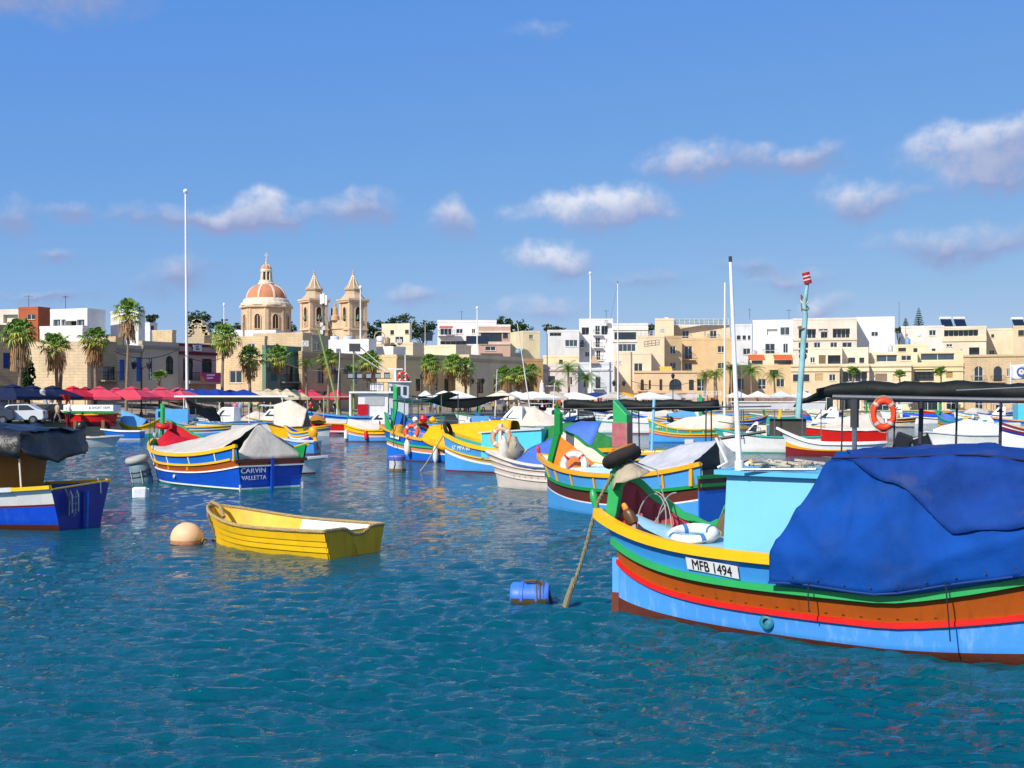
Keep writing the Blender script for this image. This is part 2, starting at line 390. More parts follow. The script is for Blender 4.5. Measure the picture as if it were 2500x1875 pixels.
# ------------------------------------------------------------------ land and quay
QZ = 1.15
EDGE = [(-400, 60), (-70, 74), (-42, 88), (-32, 102), (-28, 122), (-15, 137), (0, 160), (11, 183), (32, 189), (60, 192), (95, 188), (140, 182), (400, 175)]
def build_land():
    stone = mat('b9a889', .85, 'stone', .2, .6, .3)
    mb = MB(); e2 = [(x, y) for x, y in EDGE]
    back = [(-900, 1500), (900, 1500)]
    top = [Vector((x, y, QZ)) for x, y in e2]
    nrow = 14; rows = []
    for k in range(nrow + 1):
        f = k / nrow; row = []
        for (x, y) in e2:
            Y = y + (1500 - y) * f ** 2.2; X = x * (1 + 1.2 * f)
            d = Y - y
            z = QZ if d < 22 else QZ + min(9.0, (d - 22) * .085) + .5 * nz(X * .03, Y * .03)
            row.append(Vector((X, Y, z)))
        rows.append(row)
    mb.grid(rows, flip=True)
    g = mb.build('ground', mat('a3967e', .9, 'stone', .25, .25, .2)); g['kind'] = 'structure'; g['label'] = 'pale paved harbour front and rising town ground'
    w = MB(); w.grid([[Vector((x, y - .001, QZ + .02)) for x, y in e2], [Vector((x, y, -1.2)) for x, y in e2]], flip=False)
    q = w.build('quay_wall', stone); q['kind'] = 'structure'; q['label'] = 'low stone quay wall along the harbour'
    k = MB()
    k.bar([Vector((x, y + .12, QZ + .09)) for x, y in e2], .5, .2)
    kk = k.build('quay_kerb', mat('c9bb9c', .8, 'stone', .15, .5, .2)); kk['kind'] = 'structure'
build_land()

# ------------------------------------------------------------------ the town: houses built corner by corner
FR_W = mat('e4e4e0', .5, amt=.05); FR_D = mat('2f2620', .6); GL = glass('26323a'); GLB = glass('3a4a56'); SHUT = mat('8a6a4c', .6, 'wood'); IRON = mat('26282a', .6)
WALLS = {}
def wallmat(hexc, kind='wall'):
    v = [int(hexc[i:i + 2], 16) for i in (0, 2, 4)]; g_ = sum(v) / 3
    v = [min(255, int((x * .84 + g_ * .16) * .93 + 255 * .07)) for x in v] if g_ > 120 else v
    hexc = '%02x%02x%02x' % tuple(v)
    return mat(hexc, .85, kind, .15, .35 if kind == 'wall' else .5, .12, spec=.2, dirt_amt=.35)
class Face:
    def __init__(s, o, d, n, ln): s.o, s.d, s.n, s.ln = Vector(o), Vector(d), Vector(n), ln     # origin on plan, direction, outward normal, length
    def at(s, u, z, off=0.0): p = s.o + s.d * u + s.n * off; return Vector((p.x, p.y, z))
    def uz(s, px, py):
        k = (px - 1250) / FOC
        u = (k * s.o.y - s.o.x) / (s.d.x - k * s.d.y); Y = s.o.y + s.d.y * u
        return u, EYE - (py - HOR) * Y / FOC
def house(name, label, xl, xc, xr, yt, Y, phi, col, L=(), Rr=(), kind='wall', zb=0.8, parapet=.35, wl=None, wr=None, cor=(), frame=None, roofc=None, group=None, capc=None):
    """xl/xc/xr: photo columns of left edge, near corner, right edge; yt: row of the roof line at the corner; L/Rr openings (x0,y0,x1,y1,kind)"""
    if xc > 1780: Y *= 1.22
    if phi >= 76: phi = 91.5 + math.degrees(math.atan((xc - 1250) / FOC))      # front turned to the harbour, flank out of sight
    C = P(xc, HOR, Y); ph = R(phi); ztop = EYE - (yt - HOR) * Y / FOC
    nL = Vector((-math.sin(ph), -math.cos(ph), 0)); nR = Vector((math.cos(ph), -math.sin(ph), 0)); dL = Vector((-math.cos(ph), math.sin(ph), 0)); dR = Vector((math.sin(ph), math.cos(ph), 0))
    def ext(d, px):
        k = (px - 1250) / FOC; return (k * C.y - C.x) / (d.x - k * d.y)
    a = wl or max(.6, ext(dL, xl)); b = wr or max(.6, ext(dR, xr)); a = min(a, 40); b = min(b, 40)
    t = thing(name, label, 'house' if name != 'wall_ruin' else 'ruin', (C.x, C.y, zb), 0, group)
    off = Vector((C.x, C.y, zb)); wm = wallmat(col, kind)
    fL = Face(C, dL, nL, a); fR = Face(C, dR, nR, b); fL.o.z = 0; fR.o.z = 0
    mb = MB(); parts = []
    for fc, ops, flip in ((fL, L, True), (fR, Rr, False)):
        holes = []
        for op in ops:
            x0, y0, x1, y1, kd = op[:5]
            u0, z1 = fc.uz(x0, y0); u1, z0 = fc.uz(x1, y1); _, z1b = fc.uz(x1, y0); z1 = (z1 + z1b) / 2
            if u0 > u1: u0, u1 = u1, u0
            u0 = max(.06, u0); u1 = min(fc.ln - .06, u1); z0 = max(zb + .1, z0); z1 = min(z1, ztop - .12)
            if u1 - u0 < .15 or z1 - z0 < .15: continue
            holes.append((u0, u1, z0, z1, kd, op))
        us = sorted(set([0, fc.ln] + [h_[0] for h_ in holes] + [h_[1] for h_ in holes])); zs = sorted(set([zb, ztop] + [h_[2] for h_ in holes] + [h_[3] for h_ in holes]))
        for i in range(len(us) - 1):
            for j in range(len(zs) - 1):
                um, zm = (us[i] + us[i + 1]) / 2, (zs[j] + zs[j + 1]) / 2
                if any(h_[0] < um < h_[1] and h_[2] < zm < h_[3] for h_ in holes): continue
                q = [fc.at(us[i], zs[j]) - off, fc.at(us[i + 1], zs[j]) - off, fc.at(us[i + 1], zs[j + 1]) - off, fc.at(us[i], zs[j + 1]) - off]
                mb.add(q, [(3, 2, 1, 0) if flip else (0, 1, 2, 3)])
        for (u0, u1, z0, z1, kd, op) in holes:
            dep = {'o': 1.3, 'g': .35}.get(kd[0], .16)
            A = [fc.at(u, z) - off for u, z in ((u0, z0), (u1, z0), (u1, z1), (u0, z1))]; B = [v - fc.n * dep for v in A]
            for i in range(4): mb.add([A[i], A[(i + 1) % 4], B[(i + 1) % 4], B[i]], [(0, 1, 2, 3)])
            opening(t, fc, off, u0, u1, z0, z1, kd, dep, wm, frame, op)
    # hidden backs, roof and parapet
    K = [C, C + dR * b, C + dR * b + dL * a, C + dL * a]
    K = [Vector((v.x, v.y, 0)) - Vector((off.x, off.y, 0)) for v in K]; zt = ztop - zb
    for i in (1, 2): mb.add([K[i], K[i + 1], K[i + 1] + Vector((0, 0, zt)), K[i] + Vector((0, 0, zt))], [(0, 1, 2, 3)])
    mb.add([v + Vector((0, 0, zt - parapet)) for v in K], [(0, 1, 2, 3)])
    mb.build('wall', wm, t)
    pm = MB(); cen = sum(K, Vector()) / 4
    for i in range(4):
        p, q = K[i] + Vector((0, 0, zt)), K[(i + 1) % 4] + Vector((0, 0, zt)); ip = p + (cen + Vector((0, 0, zt)) - p).normalized() * .35; iq = q + (cen + Vector((0, 0, zt)) - q).normalized() * .35
        pm.hexa([p + Vector((0, 0, -parapet)), q + Vector((0, 0, -parapet)), iq + Vector((0, 0, -parapet)), ip + Vector((0, 0, -parapet))], [p + Vector((0, 0, .05)), q + Vector((0, 0, .05)), iq + Vector((0, 0, .05)), ip + Vector((0, 0, .05))])
    cen2 = cen; pm.v = [tuple(Vector(v) + Vector(((Vector(v) - cen2).x, (Vector(v) - cen2).y, 0)).normalized() * .05) for v in pm.v]
    pm.build('parapet', wallmat(capc, 'wall') if capc else wm, t)
    for (fn_, y, hh, cc) in cor:      # string courses and cornices
        fc = fL if fn_ == 'L' else fR; u0, z = fc.uz(xc, y)
        MB().bar([fc.at(-.05, z, .08) - off, fc.at(fc.ln + .05, z, .08) - off], .2, hh).build('cornice', wallmat(cc), t)
    return t, fL, fR, off, ztop
def opening(t, fc, off, u0, u1, z0, z1, kd, dep, wm, frame, op):
    at = lambda u, z, o_=0.0: fc.at(u, z, o_) - off
    fm = frame or FR_W
    k = kd[0]
    if 'D' in kd: fm = FR_D
    g = -dep + .02
    w = MB(); t_ = .07
    if k in 'wbdoga':
        for (a, b, c, d) in ((u0, u1, z0, z0 + t_), (u0, u1, z1 - t_, z1), (u0, u0 + t_, z0 + t_, z1 - t_), (u1 - t_, u1, z0 + t_, z1 - t_)):
            w.prism([at(a, c, g), at(b, c, g), at(b, d, g), at(a, d, g)], (0, 0, 0), fc.n * .06)
        n = max(1, int((u1 - u0) / 1.0)) if k != 'g' else 1
        for i in range(1, n + 1):
            u = u0 + (u1 - u0) * i / (n + 1) if n > 0 else 0
            w.prism([at(u - .035, z0 + t_, g), at(u + .035, z0 + t_, g), at(u + .035, z1 - t_, g), at(u - .035, z1 - t_, g)], (0, 0, 0), fc.n * .05)
        if k in 'bd' and z1 - z0 > 1.4:
            zz = z0 + (z1 - z0) * .35; w.prism([at(u0 + t_, zz - .03, g), at(u1 - t_, zz - .03, g), at(u1 - t_, zz + .03, g), at(u0 + t_, zz + .03, g)], (0, 0, 0), fc.n * .045)
        nm = 'door' if k in 'bd' else 'window'
        o = w.build(nm, fm, t)
        MB().add([at(u0, z0, g + .015), at(u1, z0, g + .015), at(u1, z1, g + .015), at(u0, z1, g + .015)], [(0, 1, 2, 3)]).build('pane', GLB if 'L' in kd else GL, o)
        if k in 'wa': MB().prism([at(u0 - .06, z0 - .08, 0), at(u1 + .06, z0 - .08, 0), at(u1 + .06, z0, 0), at(u0 - .06, z0, 0)], (0, 0, 0), fc.n * .1).build('sill', wm, o)
    elif k == 's':
        sm = mat(op[5], .6, 'wood') if len(op) > 5 else SHUT
        o = MB().add([at(u0, z0, g), at(u1, z0, g), at(u1, z1, g), at(u0, z1, g)], [(0, 1, 2, 3)]).build('shutter', sm, t)
        n = max(3, int((z1 - z0) / .28)); sl = MB()
        for i in range(n):
            z = z0 + (z1 - z0) * (i + .1) / n; h_ = (z1 - z0) / n * .7
            sl.prism([at(u0 + .05, z, g), at(u1 - .05, z, g), at(u1 - .05, z + h_, g), at(u0 + .05, z + h_, g)], fc.n * .005, fc.n * .035)
        q = sl.build('slats', sm, o); q['kind'] = 'stuff'
        um = (u0 + u1) / 2; MB().prism([at(um - .03, z0, g), at(um + .03, z0, g), at(um + .03, z1, g), at(um - .03, z1, g)], fc.n * .0, fc.n * .05).build('stile', sm, o)
    if k == 'a' or 'A' in kd:         # arched head: fill the corners of the square hole
        r_ = (u1 - u0) / 2; um = (u0 + u1) / 2; hd = min(r_ * 1.15, (z1 - z0) * .5)
        mb = MB()
        for s_ in (-1, 1):
            arc = [(um + s_ * r_ * math.sin(R(a_)), z1 - hd + hd * math.cos(R(a_))) for a_ in range(0, 91, 15)]
            for (p, q) in zip(arc, arc[1:]): mb.prism([at(p[0], p[1], 0), at(q[0], q[1], 0), at(q[0], z1, 0), at(p[0], z1, 0)], -fc.n * .16, fc.n * .003)
        mb.build('arch_head', mat(op[5], .7) if len(op) > 5 else wm, t)
    if k == 'b' or 'B' in kd:
        o = MB().prism([at(u0 - .5, z0 - .18, 0), at(u1 + .5, z0 - .18, 0), at(u1 + .5, z0 - .02, 0), at(u0 - .5, z0 - .02, 0)], (0, 0, 0), fc.n * .9).build('balcony', wm, t)
        rl = MB(); uu = [u0 - .45 + (u1 - u0 + .9) * i / 10 for i in range(11)]
        for u in uu: rl.tube([at(u, z0 - .02, .85), at(u, z0 + .9, .85)], .02, 4)
        rl.bar([at(uu[0], z0 + .9, .85), at(uu[-1], z0 + .9, .85)], .05, .05)
        for u in (uu[0], uu[-1]): rl.bar([at(u, z0 + .9, .05), at(u, z0 + .9, .85)], .04, .04)
        rl.build('railing', IRON, o)
CREAM, BEIGE, STONE, WHT, GREY = 'dccaa6', 'd8bf92', 'cdb184', 'dcdad4', 'b9b6ae'
def town():
    H = house
    # ---- right-hand waterfront row
    H('house', 'low cream waterfront house with wide dark window below the turquoise pole', 1925, 1931, 2050, 890, 166, 82, 'e0c496', (), [(1936, 914, 1976, 931, 'wD'), (1990, 912, 2010, 930, 's', 'c8a878'), (2024, 914, 2040, 930, 'w'), (1950, 955, 1975, 1000, 'd'), (2000, 955, 2035, 1003, 'g')], wl=10, cor=[('R', 894, .22, 'd8c298'), ('R', 906, .16, 'd8c298')])
    H('house', 'cream waterfront house with deep recessed balcony behind a palm', 2050, 2052, 2122, 889, 166.5, 82, 'e0cba4', (), [(2057, 905, 2117, 932, 'o'), (2062, 950, 2100, 1000, 'g')], wl=10, cor=[('R', 894, .22, 'd8c298'), ('R', 906, .16, 'd8c298')])
    H('house', 'cream waterfront house with one brown shuttered window', 2120, 2122, 2225, 889, 167, 82, 'e4cfa6', (), [(2137, 912, 2166, 931, 's', '8c7868'), (2180, 914, 2196, 931, 's', 'd8c498'), (2140, 955, 2170, 1003, 'd'), (2190, 955, 2215, 980, 'w')], wl=10, cor=[('R', 894, .22, 'd8c298'), ('R', 906, .16, 'd8c298')])
    H('house', 'yellow-cream waterfront house with loggia door and brown shutter', 2223, 2225, 2352, 886, 168, 82, 'e8cd92', (), [(2232, 901, 2280, 930, 'oD'), (2310, 906, 2326, 923, 's', 'b08a58'), (2240, 955, 2290, 1003, 'g'), (2310, 955, 2335, 1000, 'd')], wl=10, cor=[('R', 894, .22, 'd8c298'), ('R', 906, .16, 'd8c298')])
    H('house', 'weathered stone house with two arched balcony doors at the right edge', 2350, 2352, 2520, 867, 166, 82, 'ccae80', (), [(2378, 894, 2400, 931, 'bA'), (2426, 894, 2446, 931, 'bDA'), (2457, 900, 2466, 919, 'w'), (2380, 955, 2400, 1003, 'd'), (2430, 955, 2450, 1000, 'd')], 'stone', wl=12, cor=[('R', 870, .25, 'c2a878')])
    H('house', 'cream flats with balustrade over a recessed balcony', 1968, 1973, 2056, 849, 174, 80, 'ddd0b4', (), [(1999, 867, 2016, 888, 's', '7a6450'), (2021, 867, 2052, 888, 'oD'), (1978, 872, 1990, 886, 'w')], wl=10)
    H('house', 'cream flats with white balcony panel and two dark windows', 2054, 2056, 2120, 849, 175, 80, 'e2d4b6', (), [(2071, 873, 2088, 886, 'wD'), (2098, 873, 2110, 886, 'wD')], wl=10)
    H('house', 'cream terrace house with glazed roof veranda on the right-hand row', 2118, 2121, 2240, 862, 176, 80, 'e0caa0', (), [(2140, 866, 2190, 883, 'gL'), (2200, 868, 2225, 880, 'w')], wl=9)
    H('house', 'cream house with long dark green glazed terrace', 2238, 2240, 2352, 858, 177, 80, 'dfcb9e', (), [(2248, 863, 2330, 879, 'gL')], wl=9)
    H('house', 'unfinished concrete and cream block with wide open rooms', 1932, 1936, 2092, 778, 190, 78, 'd6cbb8', (), [(1950, 803, 1992, 826, 'o'), (2033, 802, 2075, 825, 'o'), (1998, 803, 2022, 808, 'w'), (1950, 836, 1973, 862, 'o'), (2004, 810, 2020, 826, 'oL'), (1987, 836, 2003, 849, 'w'), (2027, 836, 2044, 848, 'w'), (2056, 836, 2080, 848, 'w')], wl=14, cor=[('R', 829, .5, 'd8c8a8'), ('R', 852, .3, 'd8c8a8')])
    H('house', 'big plain white gable wall with a single small window', 2084, 2088, 2184, 775, 192, 78, 'e4e2dc', (), [(2127, 810, 2144, 821, 'w')], wl=12)
    H('house', 'low cream house with small windows and steel tank behind the right-hand row', 2180, 2184, 2262, 842, 183, 80, 'e2cda0', (), [(2193, 849, 2212, 858, 'wD'), (2190, 849, 2192, 858, 'w'), (2230, 850, 2240, 860, 'wD')], wl=9)
    H('house', 'pale grey stepped house with sloping stair wall', 2195, 2200, 2305, 797, 195, 78, 'd8d2c4', (), [(2268, 806, 2285, 819, 'w'), (2211, 815, 2217, 823, 'w'), (2275, 851, 2284, 858, 'wD')], wl=10)
    H('house', 'cream flats with shaded roof terrace and solar heaters on top', 2296, 2301, 2408, 798, 193, 78, 'dccdae', (), [(2304, 805, 2388, 820, 'o'), (2366, 848, 2391, 867, 'oD'), (2345, 852, 2350, 866, 'w'), (2310, 840, 2325, 847, 'w')], wl=11, cor=[('R', 828, 1.0, 'dcc9a0')])
    H('house', 'tall pale cream block with bricked side at the right edge', 2400, 2407, 2475, 803, 196, 78, 'dccaa6', (), [(2420, 816, 2427, 824, 'wD'), (2415, 855, 2428, 866, 'w')], wl=12)
    H('house', 'tan roofed block cut by the right edge of the frame', 2470, 2474, 2540, 796, 190, 78, 'd2bb92', (), [(2486, 806, 2500, 820, 'wD')], wl=12)
    # ---- white flats right of the middle
    H('house', 'large white block with flat roof, glass balcony doors and chamfered corner', 1834, 1838, 1936, 782, 205, 80, 'e0e0de', (), [(1872, 803, 1898, 818, 'o'), (1905, 799, 1928, 818, 'wL'), (1868, 839, 1892, 864, 'b'), (1912, 839, 1924, 862, 'w')], cor=[])
    H('house', 'narrow pale grey flats with three small square windows', 1783, 1786, 1836, 792, 212, 76, 'd4d4d4', (), [(1799, 819, 1808, 829, 'wD'), (1813, 819, 1821, 829, 'wD'), (1826, 819, 1832, 829, 'wD'), (1814, 851, 1832, 866, 'w')], wl=10)
    H('house', 'low tan shopfront with terracotta tiled canopies', 1783, 1786, 1932, 892, 190, 80, 'dcbb86', (), [(1800, 925, 1815, 950, 'wD'), (1826, 905, 1838, 915, 'w'), (1880, 903, 1900, 914, 'wD'), (1850, 925, 1870, 950, 'd'), (1895, 925, 1915, 945, 'w')], wl=10)
    H('house', 'cream rooms under two red tiled canopies', 1820, 1826, 1936, 864, 196, 80, 'e0d2ae', (), [(1835, 880, 1862, 889, 'wD'), (1890, 879, 1932, 888, 'wD')], wl=9)
    # ---- beige hotel-like block
    H('house', 'cream and ochre four storey block, upper part with roof terrace railing', 1638, 1642, 1782, 794, 226, 80, 'dfc193', (), [(1665, 807, 1682, 829, 'b'), (1733, 807, 1750, 829, 'b'), (1720, 809, 1725, 821, 'w')], wl=12, capc='e0d4bc')
    H('house', 'cream stair tower of the four storey block', 1596, 1599, 1645, 778, 224, 80, 'dfc9a0', (), (), wl=10)
    H('house', 'ochre middle wing with small balcony and white windows', 1660, 1664, 1786, 826, 221, 80, 'dcb47a', (), [(1671, 845, 1690, 877, 'b'), (1752, 845, 1770, 861, 'w'), (1671, 886, 1689, 902, 'w'), (1752, 886, 1770, 900, 'w'), (1700, 925, 1725, 955, 'd')], wl=12)
    H('house', 'ochre projecting bay with two white windows', 1620, 1622, 1665, 820, 217, 74, 'debb82', (), [(1636, 845, 1650, 864, 'w'), (1636, 885, 1650, 901, 'w')], wl=12)
    H('house', 'plain cream windowless wing beside the ochre bay', 1550, 1556, 1622, 820, 214, 76, 'dcc6a0', (), (), wl=14)
    H('house', 'cream side wing with one tall white window', 1496, 1500, 1590, 860, 210, 78, 'dfcca8', (), [(1548, 887, 1569, 908, 'w'), (1503, 882, 1508, 889, 'w'), (1512, 882, 1517, 889, 'w')], wl=14)
    H('house', 'low peach building with central arched window and balcony doors', 1540, 1548, 1702, 906, 202, 78, 'deb888', (), [(1610, 926, 1617, 953, 'dD'), (1634, 925, 1664, 952, 'aD'), (1682, 927, 1694, 953, 'dD'), (1584, 928, 1589, 950, 'dD'), (1564, 926, 1572, 953, 'bDA'), (1600, 972, 1640, 1000, 'g'), (1655, 972, 1690, 1000, 'g')], wl=12, cor=[('R', 908, .35, 'd8b080'), ('R', 958, .35, 'd8b080')])
    # ---- white flats in the middle
    H('house', 'tall white balconied flats behind the two slim masts', 1411, 1414, 1496, 779, 240, 80, 'e2e2e0', (), [(1420, 799, 1438, 817, 'o'), (1453, 795, 1465, 817, 'b'), (1468, 795, 1484, 817, 'o'), (1416, 829, 1426, 848, 'b'), (1454, 824, 1465, 848, 'b'), (1428, 859, 1439, 871, 'w'), (1456, 855, 1466, 879, 'b'), (1480, 828, 1484, 838, 'w')], wl=14)
    H('house', 'white-grey flats with wide bands of window beside the beige block', 1493, 1496, 1582, 790, 236, 80, 'd6d4ce', (), [(1500, 811, 1553, 829, 'wD'), (1510, 840, 1552, 858, 'wL')], wl=12, cor=[('R', 803, .5, 'dcdad2'), ('R', 833, .4, 'dcd6ca')])
    H('house', 'pale blue-grey waterfront house with shell ornament on its parapet', 1408, 1411, 1496, 885, 205, 78, 'ccd2d8', (), [(1454, 920, 1466, 948, 'bD'), (1425, 922, 1437, 945, 'wD'), (1425, 965, 1445, 995, 'g')], wl=10, cor=[('R', 903, .3, 'c0c4c8')])
    H('house', 'pale pink waterfront house with dark door beside the blue-grey one', 1322, 1325, 1411, 890, 203, 78, 'd6c8c0', (), [(1339, 918, 1355, 941, 'bD'), (1385, 920, 1398, 940, 'w'), (1345, 965, 1365, 995, 'g')], wl=10, cor=[('R', 904, .3, 'b89a90')])
    H('house', 'small yellow roof house with square window above the pink house', 1322, 1326, 1412, 868, 214, 78, 'e6d09c', (), [(1365, 878, 1374, 890, 'wD')], wl=8)
    H('house', 'orange sandstone house end caught by the sun', 1268, 1272, 1326, 876, 200, 68, 'd09c60', (), [(1285, 930, 1300, 955, 'dD')], 'stone', wl=8)
    H('house', 'plain pale grey block with balcony wall behind the yellow roof house', 1330, 1336, 1414, 806, 236, 76, 'd4d4d2', (), [(1342, 812, 1370, 820, 'o'), (1380, 830, 1410, 846, 'wL')], wl=12)
    H('house', 'small cream cube house under the trees', 1270, 1277, 1318, 808, 240, 70, 'e4d3a2', (), [(1292, 817, 1302, 828, 'w')], wl=8)
    H('house', 'white villa with red awning and long balcony', 1064, 1068, 1212, 782, 232, 80, 'e4e2de', (), [(1075, 802, 1103, 818, 'b'), (1114, 803, 1130, 814, 'w'), (1152, 803, 1161, 814, 'w'), (1075, 832, 1138, 841, 'o')], wl=12)
    H('house', 'dusty pink house with a broad glazed front', 1166, 1168, 1246, 793, 226, 80, 'c39a84', (), [(1174, 811, 1225, 834, 'wD'), (1228, 811, 1240, 826, 'wD'), (1185, 846, 1210, 856, 'w')], wl=10, capc='e0dcd4', cor=[('R', 810, .3, 'e0d0c0'), ('R', 838, .5, 'd8bfa8')])
    H('house', 'long low cream roofline house below the white villa', 1036, 1113, 1150, 842, 205, 35, 'e0cfa8', (), ())
    # ---- the shaded street running off to the right
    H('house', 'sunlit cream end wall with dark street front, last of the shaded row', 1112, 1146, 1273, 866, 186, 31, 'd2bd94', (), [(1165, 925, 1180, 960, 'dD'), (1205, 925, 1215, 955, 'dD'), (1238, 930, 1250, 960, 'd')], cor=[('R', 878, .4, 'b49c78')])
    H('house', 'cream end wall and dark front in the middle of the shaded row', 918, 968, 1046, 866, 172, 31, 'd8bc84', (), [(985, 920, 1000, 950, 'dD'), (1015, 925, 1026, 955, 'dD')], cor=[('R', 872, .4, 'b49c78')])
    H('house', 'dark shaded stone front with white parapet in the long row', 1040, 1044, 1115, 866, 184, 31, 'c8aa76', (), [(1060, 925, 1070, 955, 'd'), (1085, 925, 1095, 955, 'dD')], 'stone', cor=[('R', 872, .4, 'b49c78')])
    H('house', 'white roof terrace wall on the shaded row', 918, 960, 990, 846, 180, 30, 'e2dccc', (), ())
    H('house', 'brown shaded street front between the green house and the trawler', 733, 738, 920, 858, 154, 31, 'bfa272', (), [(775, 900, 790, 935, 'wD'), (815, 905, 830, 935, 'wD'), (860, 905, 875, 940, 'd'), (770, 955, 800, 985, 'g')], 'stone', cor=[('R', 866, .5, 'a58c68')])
    H('house', 'green painted house front with iron balcony', 643, 649, 735, 843, 150, 31, '6a8874', (), [(690, 893, 715, 932, 'bD'), (660, 900, 675, 930, 's', '2f6a6a'), (690, 945, 725, 975, 's', '1f7a86')], cor=[('R', 860, .35, '3c6a4a')])
    H('house', 'pale plastered house wall with small white window left of the green house', 527, 646, 652, 821, 157, 24, 'dcb98a', [(604, 839, 622, 854, 'w'), (560, 905, 590, 935, 'w')], (), 'stone')
    H('house', 'sunlit stone block above the green house', 618, 739, 761, 812, 168, 22, 'd0b58a', (), (), 'stone')
    H('house', 'olive grey upstairs room with one barred window', 752, 762, 802, 818, 175, 31, '9a8f76', (), [(766, 836, 781, 856, 'w')])
    H('house', 'white roof wall with water tanks behind the street lamp', 798, 900, 919, 828, 178, 25, 'e0dfda', (), [])
    H('house', 'small cream rooftop house with two square windows by the trees', 932, 1000, 1005, 790, 232, 14, 'e2d3b2', [(953, 806, 962, 817, 'wD'), (989, 805, 998, 815, 'wD'), (965, 822, 985, 842, 'w')], ())
    H('house', 'cream rooftop below the small house by the trees', 915, 1008, 1035, 836, 215, 20, 'd8c6a2', [(955, 841, 968, 846, 'wD')], ())
    H('house', 'pinkish house with two arched windows, maroon cornice and pink banner', 434, 437, 528, 838, 146, 31, 'ba968a', (), [(447, 875, 471, 928, 'aD', '6a3038'), (493, 876, 517, 928, 'aD', '6a3038'), (450, 950, 480, 990, 'g')], cor=[('R', 841, .25, '6a2c34'), ('R', 861, .35, '6a2c34')])
    H('house', 'grey plaster house with stone niche window and blue-trimmed lamp', 345, 348, 436, 833, 141, 31, 'b9a68a', (), [(363, 873, 374, 931, 'd'), (405, 868, 423, 914, 'aD'), (380, 950, 400, 985, 'g')], cor=[('R', 846, .3, '8f8478')])
    H('house', 'grey stone house with blue wooden doors', 283, 285, 349, 842, 138, 31, 'b2a282', (), [(292, 878, 304, 931, 's', '2a62b0'), (333, 872, 345, 931, 's', '2a62b0')], 'stone', cor=[('R', 853, .3, '8a8274')])
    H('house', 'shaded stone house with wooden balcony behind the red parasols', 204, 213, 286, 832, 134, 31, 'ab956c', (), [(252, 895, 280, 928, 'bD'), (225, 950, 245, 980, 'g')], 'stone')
    H('house', 'long sunlit golden stone wall behind the leftmost palms', 58, 213, 222, 834, 128, 14, 'd8be92', [(120, 960, 132, 985, 'd')], (), 'stone')
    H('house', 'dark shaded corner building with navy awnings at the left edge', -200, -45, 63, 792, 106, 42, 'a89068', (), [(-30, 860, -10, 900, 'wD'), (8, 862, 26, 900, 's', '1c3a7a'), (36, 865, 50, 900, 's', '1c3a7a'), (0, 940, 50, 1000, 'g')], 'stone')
    # ---- upper left
    H('house', 'white modern house with wide glazing at the upper left', 123, 213, 258, 753, 178, 22, 'e0dfda', [(130, 780, 147, 800, 'gL'), (150, 780, 160, 800, 'gL'), (188, 780, 206, 800, 'gL'), (160, 783, 187, 800, 'oD')], ())
    H('house', 'white garden wall block below the modern white house', 97, 201, 216, 795, 165, 20, 'e2e0da', (), ())
    H('house', 'terracotta rendered house with white window at the upper left', 45, 93, 122, 749, 188, 22, 'a85c3c', [(65, 767, 86, 780, 'w')], ())
    H('house', 'cream house with covered terrace left of the terracotta one', -20, 46, 50, 755, 192, 16, 'cfc8b8', [(8, 768, 44, 788, 'oL')], ())
    H('house', 'white house with chimney block behind the tall palm', 270, 338, 354, 758, 182, 28, 'd8d6d0', (), ())
    H('house', 'small white roof house with dark window left of the flagpole', 353, 366, 384, 788, 200, 31, 'd6d6d4', (), [(368, 795, 376, 806, 'wD')])
    H('house', 'yellowish stone terrace wall with stepped top behind the flagpole', 372, 420, 430, 806, 172, 20, 'd2b888', (), (), 'stone')
    H('house', 'long stone boundary wall below the modern house', 214, 282, 300, 822, 160, 20, 'c8ae80', (), (), 'stone')
    H('house', 'white railed roof room left of the dome', 522, 673, 690, 806, 190, 12, 'e0e0dc', (), ())
    H('house', 'sunlit stone wall between the ruin and the white railed roof', 497, 560, 575, 815, 170, 20, 'd4b988', (), (), 'stone')
town()

